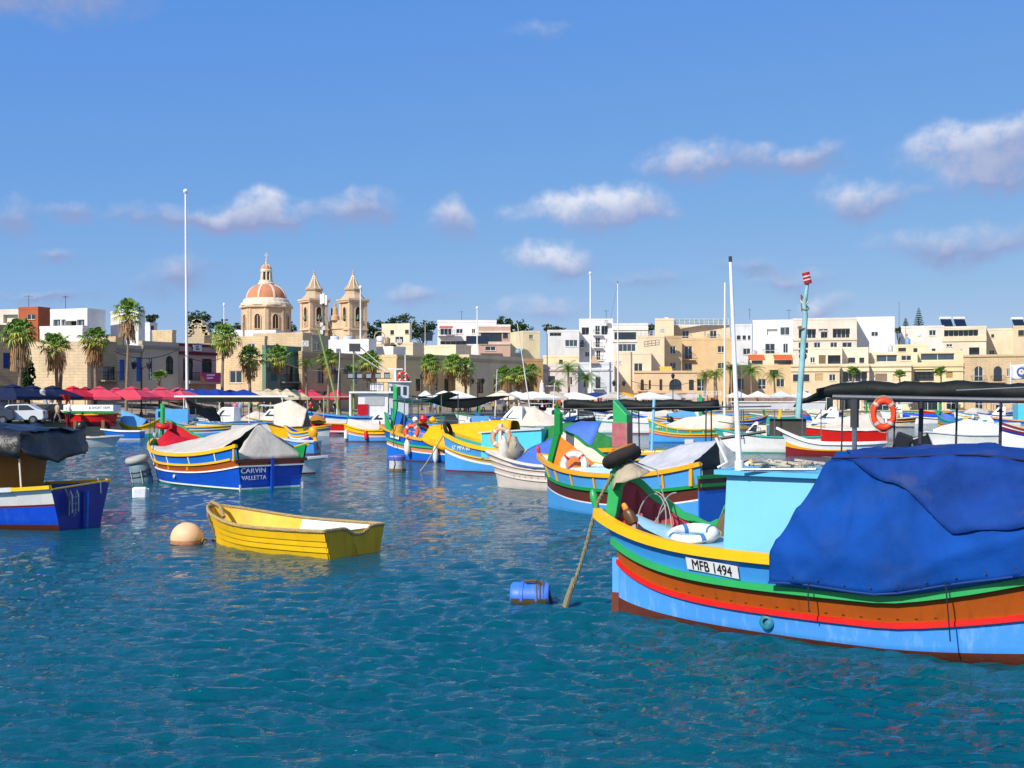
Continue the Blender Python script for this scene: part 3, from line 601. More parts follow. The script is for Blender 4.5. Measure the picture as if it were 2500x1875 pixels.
def church():
    base = P(650, HOR, 262); st = wallmat('dcba90', 'stone'); pale = wallmat('e2cdae'); terra = wallmat('cc7a4e'); dark = mat('3a2a20', .8)
    k = 262 / FOC
    zz = lambda y: EYE - (y - HOR) * k
    t = thing('church', 'domed parish church with terracotta ribbed dome and twin bell towers', 'church', (base.x, base.y, 2.0)); off = Vector((base.x, base.y, 2.0)); z0 = 2.0
    rel = lambda v: v - off
    # drum: octagon with arched windows
    cx, cy = 0.0, 0.0; r = 5.15; zb, zt = 0.0, zz(752) - z0; ph = R(12)
    dr = MB().lathe([(r, zb), (r, zt)], (0, 0, 0), 8, ph=ph); drum = dr.build('drum', st, t)
    MB().lathe([(r + .5, zt - .1), (r + .55, zt + .2), (r + .35, zt + .45), (r + .1, zt + .5)], (0, 0, 0), 8, ph=ph).build('drum_cornice', st, t)
    z1 = zz(731) - z0; z2 = zz(746) - z0
    MB().lathe([(r + .25, zt + .4), (r + .15, zt + .9), (r - .2, zt + 1.1), (r - .4, zt + 1.7), (r - .8, zt + 1.95), (4.2, zt + 2.0)], (0, 0, 0), 24).build('attic_ring', pale, t)
    zd = zt + 1.95; top = zz(695) - z0
    prof = [(4.3 * math.cos(a) ** .85, zd + (top - zd) * math.sin(a) ** 1.02 * 1.04) for a in [R(i * 6.6) for i in range(12)]]
    dome = MB().lathe(prof + [(1.5, top)], (0, 0, 0), 40).build('dome', terra, t, smooth=True, angle=60)
    for i in range(8):
        a = ph + i * math.pi / 4 + math.pi / 8
        MB().bar([Vector((math.cos(a) * (p[0] + .04), math.sin(a) * (p[0] + .04), p[1])) for p in prof], .42, .16, up=Vector((math.cos(a), math.sin(a), .4))).build('rib', pale, dome)
    for i in range(8):
        a = ph + math.pi / 8 + i * math.pi / 4; n = Vector((math.cos(a), math.sin(a), 0)); s_ = Vector((-n.y, n.x, 0)); rr = r * math.cos(math.pi / 8)
        zc = zz(786) - z0
        arch = [Vector((s_.x * u, s_.y * u, z)) + n * rr for u, z in [(-.72, zc - 1.7), (.72, zc - 1.7), (.72, zc + .8), (.5, zc + 1.3), (0, zc + 1.55), (-.5, zc + 1.3), (-.72, zc + .8)]]
        w = MB().prism(arch, n * .01, n * .06).build('window', dark, t)
        fr = MB(); ring = arch + [arch[0]]; fr.bar([v + n * .08 for v in ring], .2, .22, up=n); fr.build('surround', st, w)
        MB().bar([Vector((0, 0, zc - 1.6)) + n * (rr + .07), Vector((0, 0, zc + 1.1)) + n * (rr + .07)], .08, .08, up=n).build('glazing_bar', pale, w)
        for q in (-1, 1): MB().bar([s_ * q * 1.65 + n * (rr + .05) + Vector((0, 0, 0)), s_ * q * 1.65 + n * (rr + .05) + Vector((0, 0, zt))], .32, .22, up=n).build('pilaster', st, t)
    # lantern and cross
    zl0, zl1, zl2 = top, zz(664) - z0, zz(645) - z0
    MB().lathe([(1.75, zl0 - .1), (1.8, zl0 + .3), (1.5, zl0 + .45), (1.45, zl0 + .9)], (0, 0, 0), 16).build('lantern_base', pale, t)
    MB().lathe([(.85, zl0 + .8), (.85, zl1)], (0, 0, 0), 12).build('lantern_core', dark, t)
    for i in range(8):
        a = i * math.pi / 4 + .2; MB().bar([Vector((1.12 * math.cos(a), 1.12 * math.sin(a), zl0 + .8)), Vector((1.02 * math.cos(a), 1.02 * math.sin(a), zl1))], .32, .34, up=Vector((math.cos(a), math.sin(a), 0))).build('lantern_column', pale, t)
    MB().lathe([(1.2, zl1 - .05), (1.3, zl1 + .25), (1.15, zl1 + .45), (1.1, zl1 + .6)], (0, 0, 0), 16).build('lantern_cornice', pale, t)
    pr = [(1.1 * math.cos(a), zl1 + .55 + (zl2 - zl1 - .55) * math.sin(a)) for a in [R(i * 9) for i in range(10)]] + [(.12, zl2 + .1)]
    cup = MB().lathe(pr, (0, 0, 0), 20).build('lantern_dome', terra, t, smooth=True)
    for i in range(8):
        a = i * math.pi / 4 + .2; MB().bar([Vector((math.cos(a) * (p[0] + .02), math.sin(a) * (p[0] + .02), p[1])) for p in pr[:-1]], .14, .08, up=Vector((math.cos(a), math.sin(a), .4))).build('rib', pale, cup)
    MB().lathe([(.18, zl2), (.22, zl2 + .3), (.08, zl2 + .6), (.2, zl2 + .85), (.06, zl2 + 1.05)], (0, 0, 0), 10).build('finial', pale, t)
    mb = MB().box((0, 0, zl2 + 1.75), (.12, .12, 1.5)); mb.box((0, 0, zl2 + 1.95), (.8, .12, .12)); mb.build('cross', pale, t)
    # twin towers, turned a little
    for px in (767, 862):
        c = rel(P(px, HOR, 250)); c.z = 0; k2 = 250 / FOC; z_ = lambda y: EYE - (y - HOR) * k2 - z0
        w = 3.75; M = Matrix.Rotation(R(38), 3, 'Z'); h1 = z_(737)
        tw = MB().box(c + Vector((0, 0, h1 / 2)), (w, w, h1), 0, M)
        for sx in (-1, 1):
            for sy in (-1, 1): tw.box(c + M @ Vector((sx * w * .46, sy * w * .46, 0)) + Vector((0, 0, h1 / 2)), (.7, .7, h1 - .02), 0, M)
        tower = tw.build('tower', st, t)
        for zq, e in ((z_(805), .35), (h1, .45), (h1 + .35, .6)): MB().box(c + Vector((0, 0, zq)), (w + e * 2, w + e * 2, .35), 0, M).build('cornice', st, tower)
        h2 = z_(709)
        MB().lathe([(w * .68, h1 + .5), (w * .6, h1 + .9), (w * .47, h1 + 1.4), (w * .42, h2 - .3), (w * .42, h2)], c, 8, ph=R(38 + 22.5)).build('upper_stage', wallmat('c4a884', 'stone'), tower)
        MB().lathe([(w * .48, h2), (w * .5, h2 + .22), (w * .46, h2 + .3)], c, 8, ph=R(38 + 22.5)).build('cornice', wallmat('c4a884', 'stone'), tower)
        h3 = z_(671)
        sp = MB().lathe([(w * .45, h2 + .28), (w * .3, h2 + .9), (.1, h3)], c, 8, ph=R(38 + 22.5)).build('spire', wallmat('b0946c', 'stone'), tower)
        for i in range(8):
            a = R(38 + 22.5) + i * math.pi / 4; MB().bar([c + Vector((w * .45 * math.cos(a), w * .45 * math.sin(a), h2 + .28)), c + Vector((w * .3 * math.cos(a), w * .3 * math.sin(a), h2 + .9)), c + Vector((.1 * math.cos(a), .1 * math.sin(a), h3))], .16, .16).build('spire_rib', pale, sp)
        MB().lathe([(.15, h3 - .1), (.3, h3 + .15), (.12, h3 + .4), (.2, h3 + .6), (.05, h3 + .95)], c, 10).build('finial', wallmat('c4a884', 'stone'), tower)
        for i, a0 in enumerate((38 - 90, 38 - 180, 38, 38 + 90)):
            n = Vector((math.cos(R(a0)), math.sin(R(a0)), 0)); s_ = Vector((-n.y, n.x, 0)); zc = z_(770)
            arch = [c + s_ * u + Vector((0, 0, z)) + n * (w / 2) for u, z in [(-.7, zc - 2.3), (.7, zc - 2.3), (.7, zc + 1.0), (.5, zc + 1.5), (0, zc + 1.75), (-.5, zc + 1.5), (-.7, zc + 1.0)]]
            o = MB().prism(arch, n * .01, n * .05).build('belfry_opening', dark, tower); MB().bar([v + n * .07 for v in arch + [arch[0]]], .22, .2, up=n).build('surround', st, o)
            MB().lathe([(.5, -.6), (.42, -.35), (.3, .1), (.15, .4), (.02, .45)], c + n * (w / 2 + .12) + Vector((0, 0, zc - .3)), 12).build('bell', mat('3f5a4a', .5, metal=.5), tower, smooth=True)
            bl = MB(); bl.bar([c + s_ * -.7 + n * (w / 2 + .1) + Vector((0, 0, zc - 1.4)), c + s_ * .7 + n * (w / 2 + .1) + Vector((0, 0, zc - 1.4))], .14, .12)
            for u in (-.5, -.17, .17, .5): bl.tube([c + s_ * u + n * (w / 2 + .1) + Vector((0, 0, zc - 2.2)), c + s_ * u + n * (w / 2 + .1) + Vector((0, 0, zc - 1.4))], .08, 6)
            bl.build('balustrade', st, tower)
    # gable between the towers, statue, nave
    a = rel(P(790, HOR, 252)); b = rel(P(858, HOR, 248)); a.z = b.z = 0; d = (b - a).normalized(); n = Vector((d.y, -d.x, 0)); k2 = 250 / FOC; z_ = lambda y: EYE - (y - HOR) * k2 - z0; L_ = (b - a).length
    poly = [(0, 0), (L_, 0), (L_, z_(790)), (L_ * .85, z_(788)), (L_ * .7, z_(782)), (L_ * .3, z_(782)), (L_ * .15, z_(788)), (0, z_(790))]
    MB().prism([a + d * u + Vector((0, 0, z)) for u, z in poly], -n * .8, n * .2).build('gable', st, t)
    MB().bar([a + n * .2 + Vector((0, 0, z_(801))), b + n * .2 + Vector((0, 0, z_(801)))], .5, .35).build('cornice', st, t)
    m = a + d * L_ * .42; zs = z_(782)
    MB().lathe([(.9, zs), (.8, zs + .9), (.55, zs + 1.1), (.5, zs + 2.0), (.45, zs + 2.6), (.2, zs + 2.8), (.26, zs + 3.1), (.18, zs + 3.4), (.02, zs + 3.5)], m, 12).build('statue', wallmat('c89a6a'), t, smooth=True)
    q = [rel(P(x, HOR, y)) for x, y in ((700, 256), (880, 262), (900, 285), (640, 285))]
    for v in q: v.z = 0
    MB().hexa(q, [v + Vector((0, 0, z_(812))) for v in q]).build('nave', st, t)
church()

# ------------------------------------------------------------------ boats
def lerpk(keys, s):               # piecewise smooth interpolation of (s, value) keys
    if s <= keys[0][0]: return keys[0][1]
    for (a, va), (b, vb) in zip(keys, keys[1:]):
        if s <= b:
            t = (s - a) / (b - a); t = t * t * (3 - 2 * t) if len(keys) > 4 else t
            return va + (vb - va) * t
    return keys[-1][1]
class Hull:
    """local frame: x from the stem (0) aft to the stern (L), y to the far side (+) / near side (-), z up from the water"""
    def __init__(s, L, B, sheer=(1.4, 1.05, 1.2), wl=.8, sm=.5, tr=.75, over=.35, stern_over=0.0, draft=.35, ps=2.2, deck=.45, full=.8, vert=.55, smz=None, pst=None):
        s.smz = smz or sm; s.pst = pst or ps
        s.L, s.B, s.sheer_k, s.wl, s.sm, s.tr, s.over, s.so, s.draft, s.ps, s.deck, s.full, s.vert = L, B, sheer, wl, sm, tr, over, stern_over, draft, ps, deck, full, vert
    def curve(s, k, u):
        bow, mid, st = k; sm = s.smz
        return mid + (bow - mid) * max(0, 1 - u / sm) ** s.ps + (st - mid) * max(0, (u - sm) / (1 - sm)) ** s.pst
    def sheer(s, u): return s.curve(s.sheer_k, u)
    def half(s, u):
        if u < s.sm: q = 1 - u / s.sm; v = max(0, 1 - q ** 2.1) ** s.full
        else:
            q = (u - s.sm) / (1 - s.sm)
            v = 1 - (1 - s.tr) * q ** 2.3 if s.tr > .1 else max(0, 1 - q ** 2.1) ** s.full
        return s.B / 2 * v + .03
    def pt(s, u, z, side, off=0.0):
        zs = s.sheer(u); t = z / zs
        fore = max(0, 1 - u / s.sm); aft = max(0, (u - s.sm) / (1 - s.sm)) if s.tr <= .1 else 0
        wl = s.wl - .28 * fore ** 1.5 - .28 * aft ** 1.5
        f = wl + (1 - wl) * (max(0, t) ** 1.15) if t >= 0 else wl * max(.15, 1 + .75 * z / s.draft * .6)
        y = (s.half(u) * f + off) * side
        tt = min(1.2, max(0, (t - s.vert) / (1 - s.vert)))
        x = u * s.L - s.over * tt ** 1.6 * (1 - u) ** 9 + s.so * max(0, t) ** 1.5 * u ** 9
        return Vector((x, y, z))
    def us(s, n=26): return [(i / n) ** 1.45 for i in range(n)] + [1.0]
    def path(s, k, side, n=26, off=0.0, u0=0.0, u1=1.0, dz=0.0):
        return [s.pt(u, (s.curve(k, u) if not callable(k) else k(u)) + dz, side, off) for u in s.us(n) if u0 <= u <= u1]
    def shell(s, bands, mats, parent, inner, deckm, n=26, name='hull', deck=True, cap=True, deckname='deck'):
        """bands: [(curve keys of the band's top, material index, sub rows)] from the keel up; ends at the sheer"""
        mb = MB(); U = s.us(n); rows = []; mis = []
        prev = (-s.draft,) * 3
        rows.append([-s.draft] * len(U))
        for (k, mi, sub) in bands:
            for q in range(1, sub + 1):
                f = q / sub
                rows.append([s.curve(prev, u) * (1 - f) + s.curve(k, u) * f for u in U]); mis.append(mi)
            prev = k
        for side in (-1, 1):
            g = [[s.pt(u, r[i], side) for i, u in enumerate(U)] for r in rows]
            mb.grid(g, mi=lambda i: mis[i], flip=(side == 1))
        if cap and (s.tr > .1):       # transom
            l = [s.pt(1, r[-1], -1) for r in rows]; r2 = [s.pt(1, r[-1], 1) for r in rows]
            for i in range(len(rows) - 1): mb.add([l[i], r2[i], r2[i + 1], l[i + 1]], [(0, 1, 2, 3)], mis[i])
        h = mb.build(name, mats, parent, smooth=True, angle=35)
        if inner:
            ib = MB(); th = .07
            for side in (-1, 1):
                top = []; bot = []
                for u in U:
                    z = s.sheer(u) - .01; zd = min(s.deck if not callable(s.deck) else s.deck(u), z - .02)
                    a = s.pt(u, z, side); a.y = max(0.0, abs(a.y) - th) * side
                    b = s.pt(u, zd, side); b.y = max(0.0, abs(b.y) - th) * side
                    sh_ = .14 * (1 - u) ** 8 - (.14 * u ** 8 if s.tr <= .1 else 0); a.x += sh_; b.x += sh_
                    top.append(a); bot.append(b)
                ib.grid([top, bot], flip=(side == 1))
            if s.tr > .1 and cap:
                q = [s.pt(1, s.sheer(1) - .01, -1), s.pt(1, s.sheer(1) - .01, 1), s.pt(1, min(s.deck if not callable(s.deck) else s.deck(1), s.sheer(1) - .05), 1), s.pt(1, min(s.deck if not callable(s.deck) else s.deck(1), s.sheer(1) - .05), -1)]
                for v in q: v.x -= th
                ib.add(q, [(0, 1, 2, 3)])
            ib.build('inner_side', inner, parent, smooth=True)
        if deck:
            db = MB(); a = []; b = []
            for u in U:
                zd = min(s.deck if not callable(s.deck) else s.deck(u), s.sheer(u) - .03)
                p1 = s.pt(u, zd, -1); p2 = s.pt(u, zd, 1)
                a.append(p1 + Vector((0, .02, 0))); b.append(p2 - Vector((0, .02, 0)))
            db.grid([a, b], flip=True); db.build(deckname, deckm, parent)
        return h
    def rail(s, k, w, h, m, parent, sides=(-1, 1), name='rubbing_strake', off=.015, dz=0, u0=0, u1=1, transom=False, n=26):
        for side in sides:
            o = MB().bar(s.path(k, side, n, off, u0, u1, dz), w, h).build(name, m, parent, smooth=True, angle=50)
        if transom:
            z = (s.curve(k, 1) if not callable(k) else k(1)) + dz
            MB().bar([s.pt(1, z, -1, off) + Vector((off, 0, 0)), s.pt(1, z, 1, off) + Vector((off, 0, 0))], w, h).build(name, m, parent)
    def wash(s, side, keys, inner, cap, parent, outer=None, th=.05, base=None, n=24, capw=.09, caph=.06):
        """raised washboard standing on the gunwale: keys = [(u, height)]"""
        u0, u1 = keys[0][0], keys[-1][0]; lo = []; hi = []; ol = []; oh = []
        for i in range(n + 1):
            u = u0 + (u1 - u0) * i / n; z = s.sheer(u); h = lerpk(keys, u)
            p = s.pt(u, z, side); flare = 1 + .06 * h
            q = Vector((p.x - .10 * h * (1 - u) ** 6, p.y * flare, z + h))
            lo.append(p); hi.append(q)
            ol.append(p + Vector((0, th * side, 0))); oh.append(q + Vector((0, th * side, 0)))
        mb = MB().grid([lo, hi], flip=(side == 1)); mb.grid([ol, oh], mi=1, flip=(side != 1))
        w = mb.build('washboard', [inner, outer or inner], parent, smooth=True)
        MB().bar([(a + b) / 2 + Vector((0, 0, .02)) for a, b in zip(hi, oh)], capw, caph).build('washboard_cap', cap, w, smooth=True, angle=50)
        return w
def sheet(rows, name, m, parent, wr=.02, fr=2.0, seed=0.0, solid=.012, sub=0, smooth=True, crease=None):
    """a cloth: grid of points pushed about by wrinkles"""
    out = []
    for i, r in enumerate(rows):
        q = []
        for j, p in enumerate(r):
            p = Vector(p); d = noise.noise_vector(p * fr + Vector((seed, seed * 1.7, 0)))
            d2 = noise.noise_vector(p * fr * 2.7 + Vector((seed + 9, 0, seed)))
            o_ = d * wr + d2 * wr * .4
            cr = wr * .9 if crease is None else crease
            if cr:                     # sharp folds running down the cloth
                e = noise.noise(Vector((p.x * fr * 1.5 + p.z * .5, p.y * fr * .6, p.z * fr * .45)) + Vector((seed * 3, 0, seed)))
                g = noise.noise(Vector((p.x * fr * .7 - p.z * fr * .9, p.y * fr, p.z * fr * .5 + seed)))
                o_ = o_ + Vector((0, -1 if p.y < 0 else 1, .5)) * cr * ((1 - min(1, abs(e) * 4)) ** 2 + .7 * (1 - min(1, abs(g) * 5)) ** 2 - .35)
            q.append(p + o_)
        out.append(q)
    return MB().grid(out).build(name, m, parent, smooth=smooth, angle=180, solid=solid, sub=sub)
def resample(poly, n):
    poly = [Vector(p) for p in poly]; ds = [0]
    for a, b in zip(poly, poly[1:]): ds.append(ds[-1] + (b - a).length)
    out = []
    for i in range(n + 1):
        d = ds[-1] * i / n; k = 0
        while k < len(ds) - 2 and ds[k + 1] < d: k += 1
        t = (d - ds[k]) / max(1e-6, ds[k + 1] - ds[k]); out.append(poly[k].lerp(poly[k + 1], t))
    return out
def loft(sections, n=24, m=1):
    """sections: polylines with the same key count -> rows; m rows between each"""
    rows = []
    rs_ = [resample(s_, n) for s_ in sections]
    for a, b in zip(rs_, rs_[1:]):
        for q in range(m): rows.append([p.lerp(r_, q / m) for p, r_ in zip(a, b)])
    rows.append(rs_[-1]); return rows
def lifebuoy(loc, Rr, r, M, ca, cb, label, group=None):
    t = thing('lifebuoy', label, 'lifebuoy', loc, 0, group)
    MB().ring((0, 0, 0), Rr, r, M, n=32, k=12).build('ring', ca, t, smooth=True)
    for a in (45, 135, 225, 315):     # bands round the ring
        an = R(a); c = Vector((Rr * math.cos(an), Rr * math.sin(an), 0)); tg = Vector((-math.sin(an), math.cos(an), 0))
        MB().tube([M @ (c - tg * r * .4), M @ (c + tg * r * .4)], r * 1.06, 12).build('band', cb, t, smooth=True, angle=60)
    gl = []
    for i in range(49):
        an = 2 * math.pi * i / 48; rr = Rr + r * (1.12 + .25 * abs(math.sin(2 * an + math.pi / 2)))
        gl.append(M @ Vector((rr * math.cos(an), rr * math.sin(an), 0)))
    MB().tube(gl, r * .13, 5).build('grab_line', ROPE, t, smooth=True)
    return t
def boat(name, label, px, py, ang, cat='boat', group=None):
    p = W(px, py)
    return thing(name, label, cat, (p.x, p.y, 0), R(-ang), group)
def tip_knob(h, t, m, r=.05, ln=.28, lean=(-.10, 0, 1)):
    p = h.pt(0, h.sheer(0), -1); p.y = 0; d = Vector(lean).normalized()
    MB().lathe([(r * .9, -.1), (r * .7, 0), (r, ln * .35), (r * 1.15, ln * .6), (r * .8, ln * .88), (r * .2, ln)], p + Vector((.02, 0, 0)), 10,
               d.to_track_quat('Z', 'Y').to_matrix()).build('bow_knob', m, t, smooth=True)
def stem_post(h, t, m, x0, z0, x1, z1, w=.12, d=.16, ztop=None, m2=None):
    """leaning apron plank inside the bow, and the tall mooring post on it"""
    MB().bar([Vector((x0, 0, z0)), Vector((x1, 0, z1))], w, d, up=Vector((1, 0, 0))).build('stem_plank', m, t, bevel=.01)
    if ztop:
        mb = MB(); a = d * .55; b = w * .55
        poly = [Vector((x1 - a, 0, z1 - .1)), Vector((x1 + a, 0, z1 - .1)), Vector((x1 + a, 0, ztop - d * .9)), Vector((x1 - a, 0, ztop))]
        mb.prism(poly, (0, -b, 0), (0, b, 0)); return mb.build('mooring_post', m2 or m, t, bevel=.01)

PB = {k: mat(v, .38, 'hull', .09, 1.8, .06, spec=.45) for k, v in dict(lblue='4f9fe0', mblue='1d6fd6', dblue='0c4fc0', green='2fa85c', dgreen='148a3c', yellow='f2bc12', ochre='eaa81c', brown='a8500f', dbrown='5f3022',
      red='d8201c', white='efeeea', cream='e6dcc8', pink='ddcfc4', rust='6e3020', cyan='56c4e0', orange='f27a1c', turq='3fae9c', maroon='7a2028', salmon='e0956a', tan='c89a62', sky='86c8e6', lgrey='c9ced2', navy='0a2f9a').items()}
TARP = {k: mat(v, .62, 'cloth', .16, 2.2, .35, spec=.25, dirt_amt=.3) for k, v in dict(blue='1a4cc0', grey='c6bfb0', dgreen='141a17', black='191b1c', yellow='f0ae10', green='2e7a3c', cream='d8ccb8', lblue='5f9fd0', red='c01626', silver='b9bbbd', bluegrey='4a72c0', sailwhite='dcdcd8', dkgreen2='24463a').items()}

# ================= the large light-blue fishing boat in the right foreground
def big_boat():
    t = boat('fishing_boat', 'large light blue fishing boat with brown band and plate MFB 1494, under a blue tarpaulin', 1510, 1490, 29.3)
    h = Hull(9.2, 2.75, sheer=(1.42, 1.07, 2.7), wl=.84, sm=.5, tr=.05, over=.36, stern_over=.2, deck=.55, draft=.4, smz=.43, pst=1.3, ps=6.0)
    zw, zr0, zr, zg, zs = (.2, .05, .5), (.66, .30, 1.4), (.74, .37, 1.48), (1.0, .655, 2.25), (1.42, 1.07, 2.7)
    h.shell([(zw, 0, 3), (zr0, 1, 4), (zr, 2, 1), (zg, 3, 4), (zs, 4, 4)], [mat('5f2c1c', .6, 'hull', .3, 4, .3, dirt='1d2a14'), mat('4d9bea', .38, 'hull', .08, 1.3, .08, dirt='9cc4ee', dirt_amt=.65), PB['red'], mat('a8500f', .45, 'hull', .12, 1.5, .08, dirt='6a3410', dirt_amt=.5), mat('4196e2', .38, 'hull', .06, 1.5, .06)],
            t, mat('c03c48', .5, 'hull', .12, 2), mat('8fc6dc', .5, 'hull', .15, 2.5), n=34)
    h.rail(zs, .12, .13, PB['yellow'], t, sides=(-1,), name='gunwale', off=.0, dz=-.04, n=40)
    h.rail(zs, .12, .09, PB['green'], t, sides=(1,), name='gunwale', off=.0, dz=-.02, n=40)
    h.rail(zg, .07, .085, PB['green'], t, off=.03, dz=.0, n=40)
    h.rail(zr, .05, .06, PB['red'], t, off=.012, dz=-.035, n=40)
    tip_knob(h, t, PB['green'], .055, .3, (-.25, 0, 1))
    # stem blade below the flare
    MB().bar([Vector((-.03, 0, -.35)), Vector((-.03, 0, .75))], .07, .1, up=Vector((1, 0, 0))).build('stem', mat('5aa4ee', .4, 'hull'), t)
    MB().bar([Vector((-.034, 0, -.36)), Vector((-.034, 0, .26))], .075, .11, up=Vector((1, 0, 0))).build('stem_foot', mat('6e3422', .6, 'hull', .25), t)
    # leaning plank, knee and tall post
    mb = MB(); pl = [(-.22, 1.22), (-.18, 1.35), (-.13, 1.75), (-.11, 1.98), (.14, 2.0), (.18, 1.87), (.06, 1.77), (-.01, 1.38), (-.08, 1.15)]
    mb.prism([Vector((x, 0, z)) for x, z in pl], (0, -.06, 0), (0, .06, 0)); mb.build('stem_plank', PB['green'], t, bevel=.012)
    post = MB(); px0, px1 = -.05, .17
    post.prism([Vector((px0, 0, 1.9)), Vector((px1, 0, 1.9)), Vector((px1, 0, 2.78)), Vector((px0, 0, 3.0))], (0, -.09, 0), (0, .09, 0))
    po = post.build('mooring_post', PB['green'], t, bevel=.012)
    MB().box(((px0 + px1) / 2, 0, 2.5), (px1 - px0 + .012, .192, .34)).build('paint_band', mat('b4606a', .6, 'paint', .3, 9, .1, dirt='3fa860', dirt_amt=1.0), po)
    MB().box(((px0 + px1) / 2, 0, 2.285), (px1 - px0 + .014, .194, .035)).build('paint_band', PB['red'], po)
    # far side washboard, red inside with ribs
    keys = [(.018, .64), (.04, .56), (.07, .33), (.10, .15), (.128, .05), (.143, .12), (.155, .38), (.165, .52), (.185, .55)]
    w = h.wash(1, keys, mat('c03c48', .5, 'hull', .12, 2), PB['green'], t, outer=PB['lblue'], n=40, capw=.12, caph=.1)
    for u in (.045, .065, .085, .105, .125):
        a = h.pt(u, h.sheer(u) - .25, 1); b = h.pt(u, h.sheer(u) + lerpk(keys, u) - .06, 1)
        a.y -= .09; b.y -= .04
        MB().bar([a, b], .05, .05, up=Vector((1, 0, 0))).build('rib', mat('a8303c', .5, 'hull', .1, 2), t)
    rows = []
    for i in range(9):
        u = .02 + .20 * i / 8; hw = max(.03, h.half(u) * .97 - .075); z = 1.33 - .38 * (i / 8) ** .6
        rows.append([Vector((u * h.L + .1, hw * q, z + .05 * (1 - q * q))) for q in (-1, -.5, 0, .5, 1)])
    MB().grid(rows, flip=True).build('foredeck', mat('9ccbdc', .5, 'hull', .12, 3, dirt='b8b09c'), t, smooth=True)
    # grey lining board falling from the bow to the deck
    rows = [[h.pt(u, h.sheer(u) * .98, 1) - Vector((0, .12 + .2 * q, .02 + .1 * q)) for q in (0, .5, 1)] for u in (.04, .06, .09, .12, .15, .18)]
    sheet(rows, 'lining_board', mat('a9b2b6', .6, 'hull', .2, 4), t, wr=.01)
    # cabin
    cb = MB(); u0, u1 = .194, .385
    x0, x1 = u0 * h.L, u1 * h.L
    nb = [h.pt(u0, .9, -1), h.pt(u1, .9, -1)]
    yn0, yn1 = -abs(nb[0].y) + .22, -abs(nb[1].y) + .26
    lo = [Vector((x0, yn0, .6)), Vector((x1, yn1, .6)), Vector((x1, -yn1 - .15, .6)), Vector((x0, -yn0 - .25, .6))]
    hi = [Vector((x0 + .03, yn0 + .12, 2.02)), Vector((x1, yn1 + .14, 2.02)), Vector((x1, -yn1 - .3, 2.02)), Vector((x0 + .03, -yn0 - .4, 2.02))]
    cb.hexa(lo, hi); c = cb.build('cabin', mat('78c4e4', .42, 'hull', .05, 1.2, .03, dirt_amt=.12), t, bevel=.015)
    rf = MB().hexa([v + Vector((dx, dy, .0)) for v, dx, dy in zip(hi, (-.14, .05, .05, -.14), (-.09, -.09, .08, .08))], [v + Vector((dx, dy, .06)) for v, dx, dy in zip(hi, (-.14, .05, .05, -.14), (-.09, -.09, .08, .08))])
    rf.build('cabin_roof', mat('5cb6dc', .45, 'hull', .08, 3), c)
    # tarpaulin over the after half
    secs = []
    for i in range(25):
        f = i / 24; u = .282 + f * .69
        x = u * h.L; e = h.sheer(u); yb = h.half(u)
        low = h.curve(zg, u) + .085 + .02 * math.sin(f * 23)
        ridge = lerpk([(0, 2.22), (.06, 2.3), (.2, 2.33), (.36, 2.38), (.5, 2.3), (1, 2.3)], f)
        sh = max(0.0, 1 - f / .10) * .8       # the forward edge slants back as it rises
        bell = .12 + .07 * math.sin(f * 19) + .05 * math.sin(f * 41 + 1)
        sec = [(x, -yb - .07, low), (x + .02, -yb - .10, e + .05), (x + sh * .30, -yb * .98 - .02 + bell * .25, e + .45), (x + sh * .55, -yb * .9 + bell * .3, 1.85 + .05 * math.sin(f * 31)),
               (x + sh * .72, -yb * .80, ridge - .10), (x + sh * .8, -yb * .3, ridge), (x + sh * .8, yb * .3, ridge + .02), (x + sh * .7, yb * .66, ridge - .14), (x + sh * .4, yb * .95, e + .35), (x, yb + .08, low)]
        secs.append(sec)
    rows = loft(secs, 72, 5)
    tp = sheet(rows, 'tarpaulin', mat('0d4698', .8, 'cloth', .25, 1.3, .3, spec=.12, dirt='2c4a80', dirt_amt=.7), t, wr=.02, fr=1.3, seed=3.1, crease=.05)
    # a second, darker sheet thrown over the top, hanging to a point on the near side
    up = []
    for i, r_ in enumerate(rows[14:]):
        f = i / (len(rows) - 15); ze = lerpk([(0, 2.3), (.12, 2.0), (.3, 1.35), (.40, 1.02), (.5, 1.4), (.62, 1.9), (.8, 1.5), (1, 1.4)], f)
        top = [Vector(v) for v in r_[8:52]]; k0 = max(1, next((k for k, v in enumerate(top) if v.z > ze), 1)); a_, b_ = top[k0 - 1], top[k0]; e_ = a_.lerp(b_, min(1, max(0, (ze - a_.z) / max(1e-3, b_.z - a_.z)))); seg = resample([e_] + top[k0:], 34)
        up.append([v + Vector((0, -.035 if v.y < 0 else .03, .03)) for v in seg])
    sheet(up, 'upper_tarpaulin', mat('17408c', .8, 'cloth', .3, 1.2, .3, spec=.12, dirt='4c5468', dirt_amt=.9), t, wr=.018, fr=1.3, seed=3.1, crease=.05)
    for k_ in range(6, len(rows) - 6, 6):        # eyelets along the hem
        p = Vector(rows[k_][1]) + Vector((0, -.045, .03)); MB().ring(p, .011, .004, Matrix.Rotation(R(90), 3, 'X'), 10, 5).build('eyelet', DARKSTEEL, tp)
    MB().tube([Vector(r_[0]) + Vector((0, -.012, .012)) for r_ in rows], .014, 6).build('hem', mat('123a7c', .8), tp, smooth=True)
    # dark seam rope, lashings
    MB().tube([Vector(r_[24]) + Vector((0, -.06, .05)) for i, r_ in enumerate(rows)][12:116], .016, 5).build('seam_rope', mat('0c1440', .7), t)
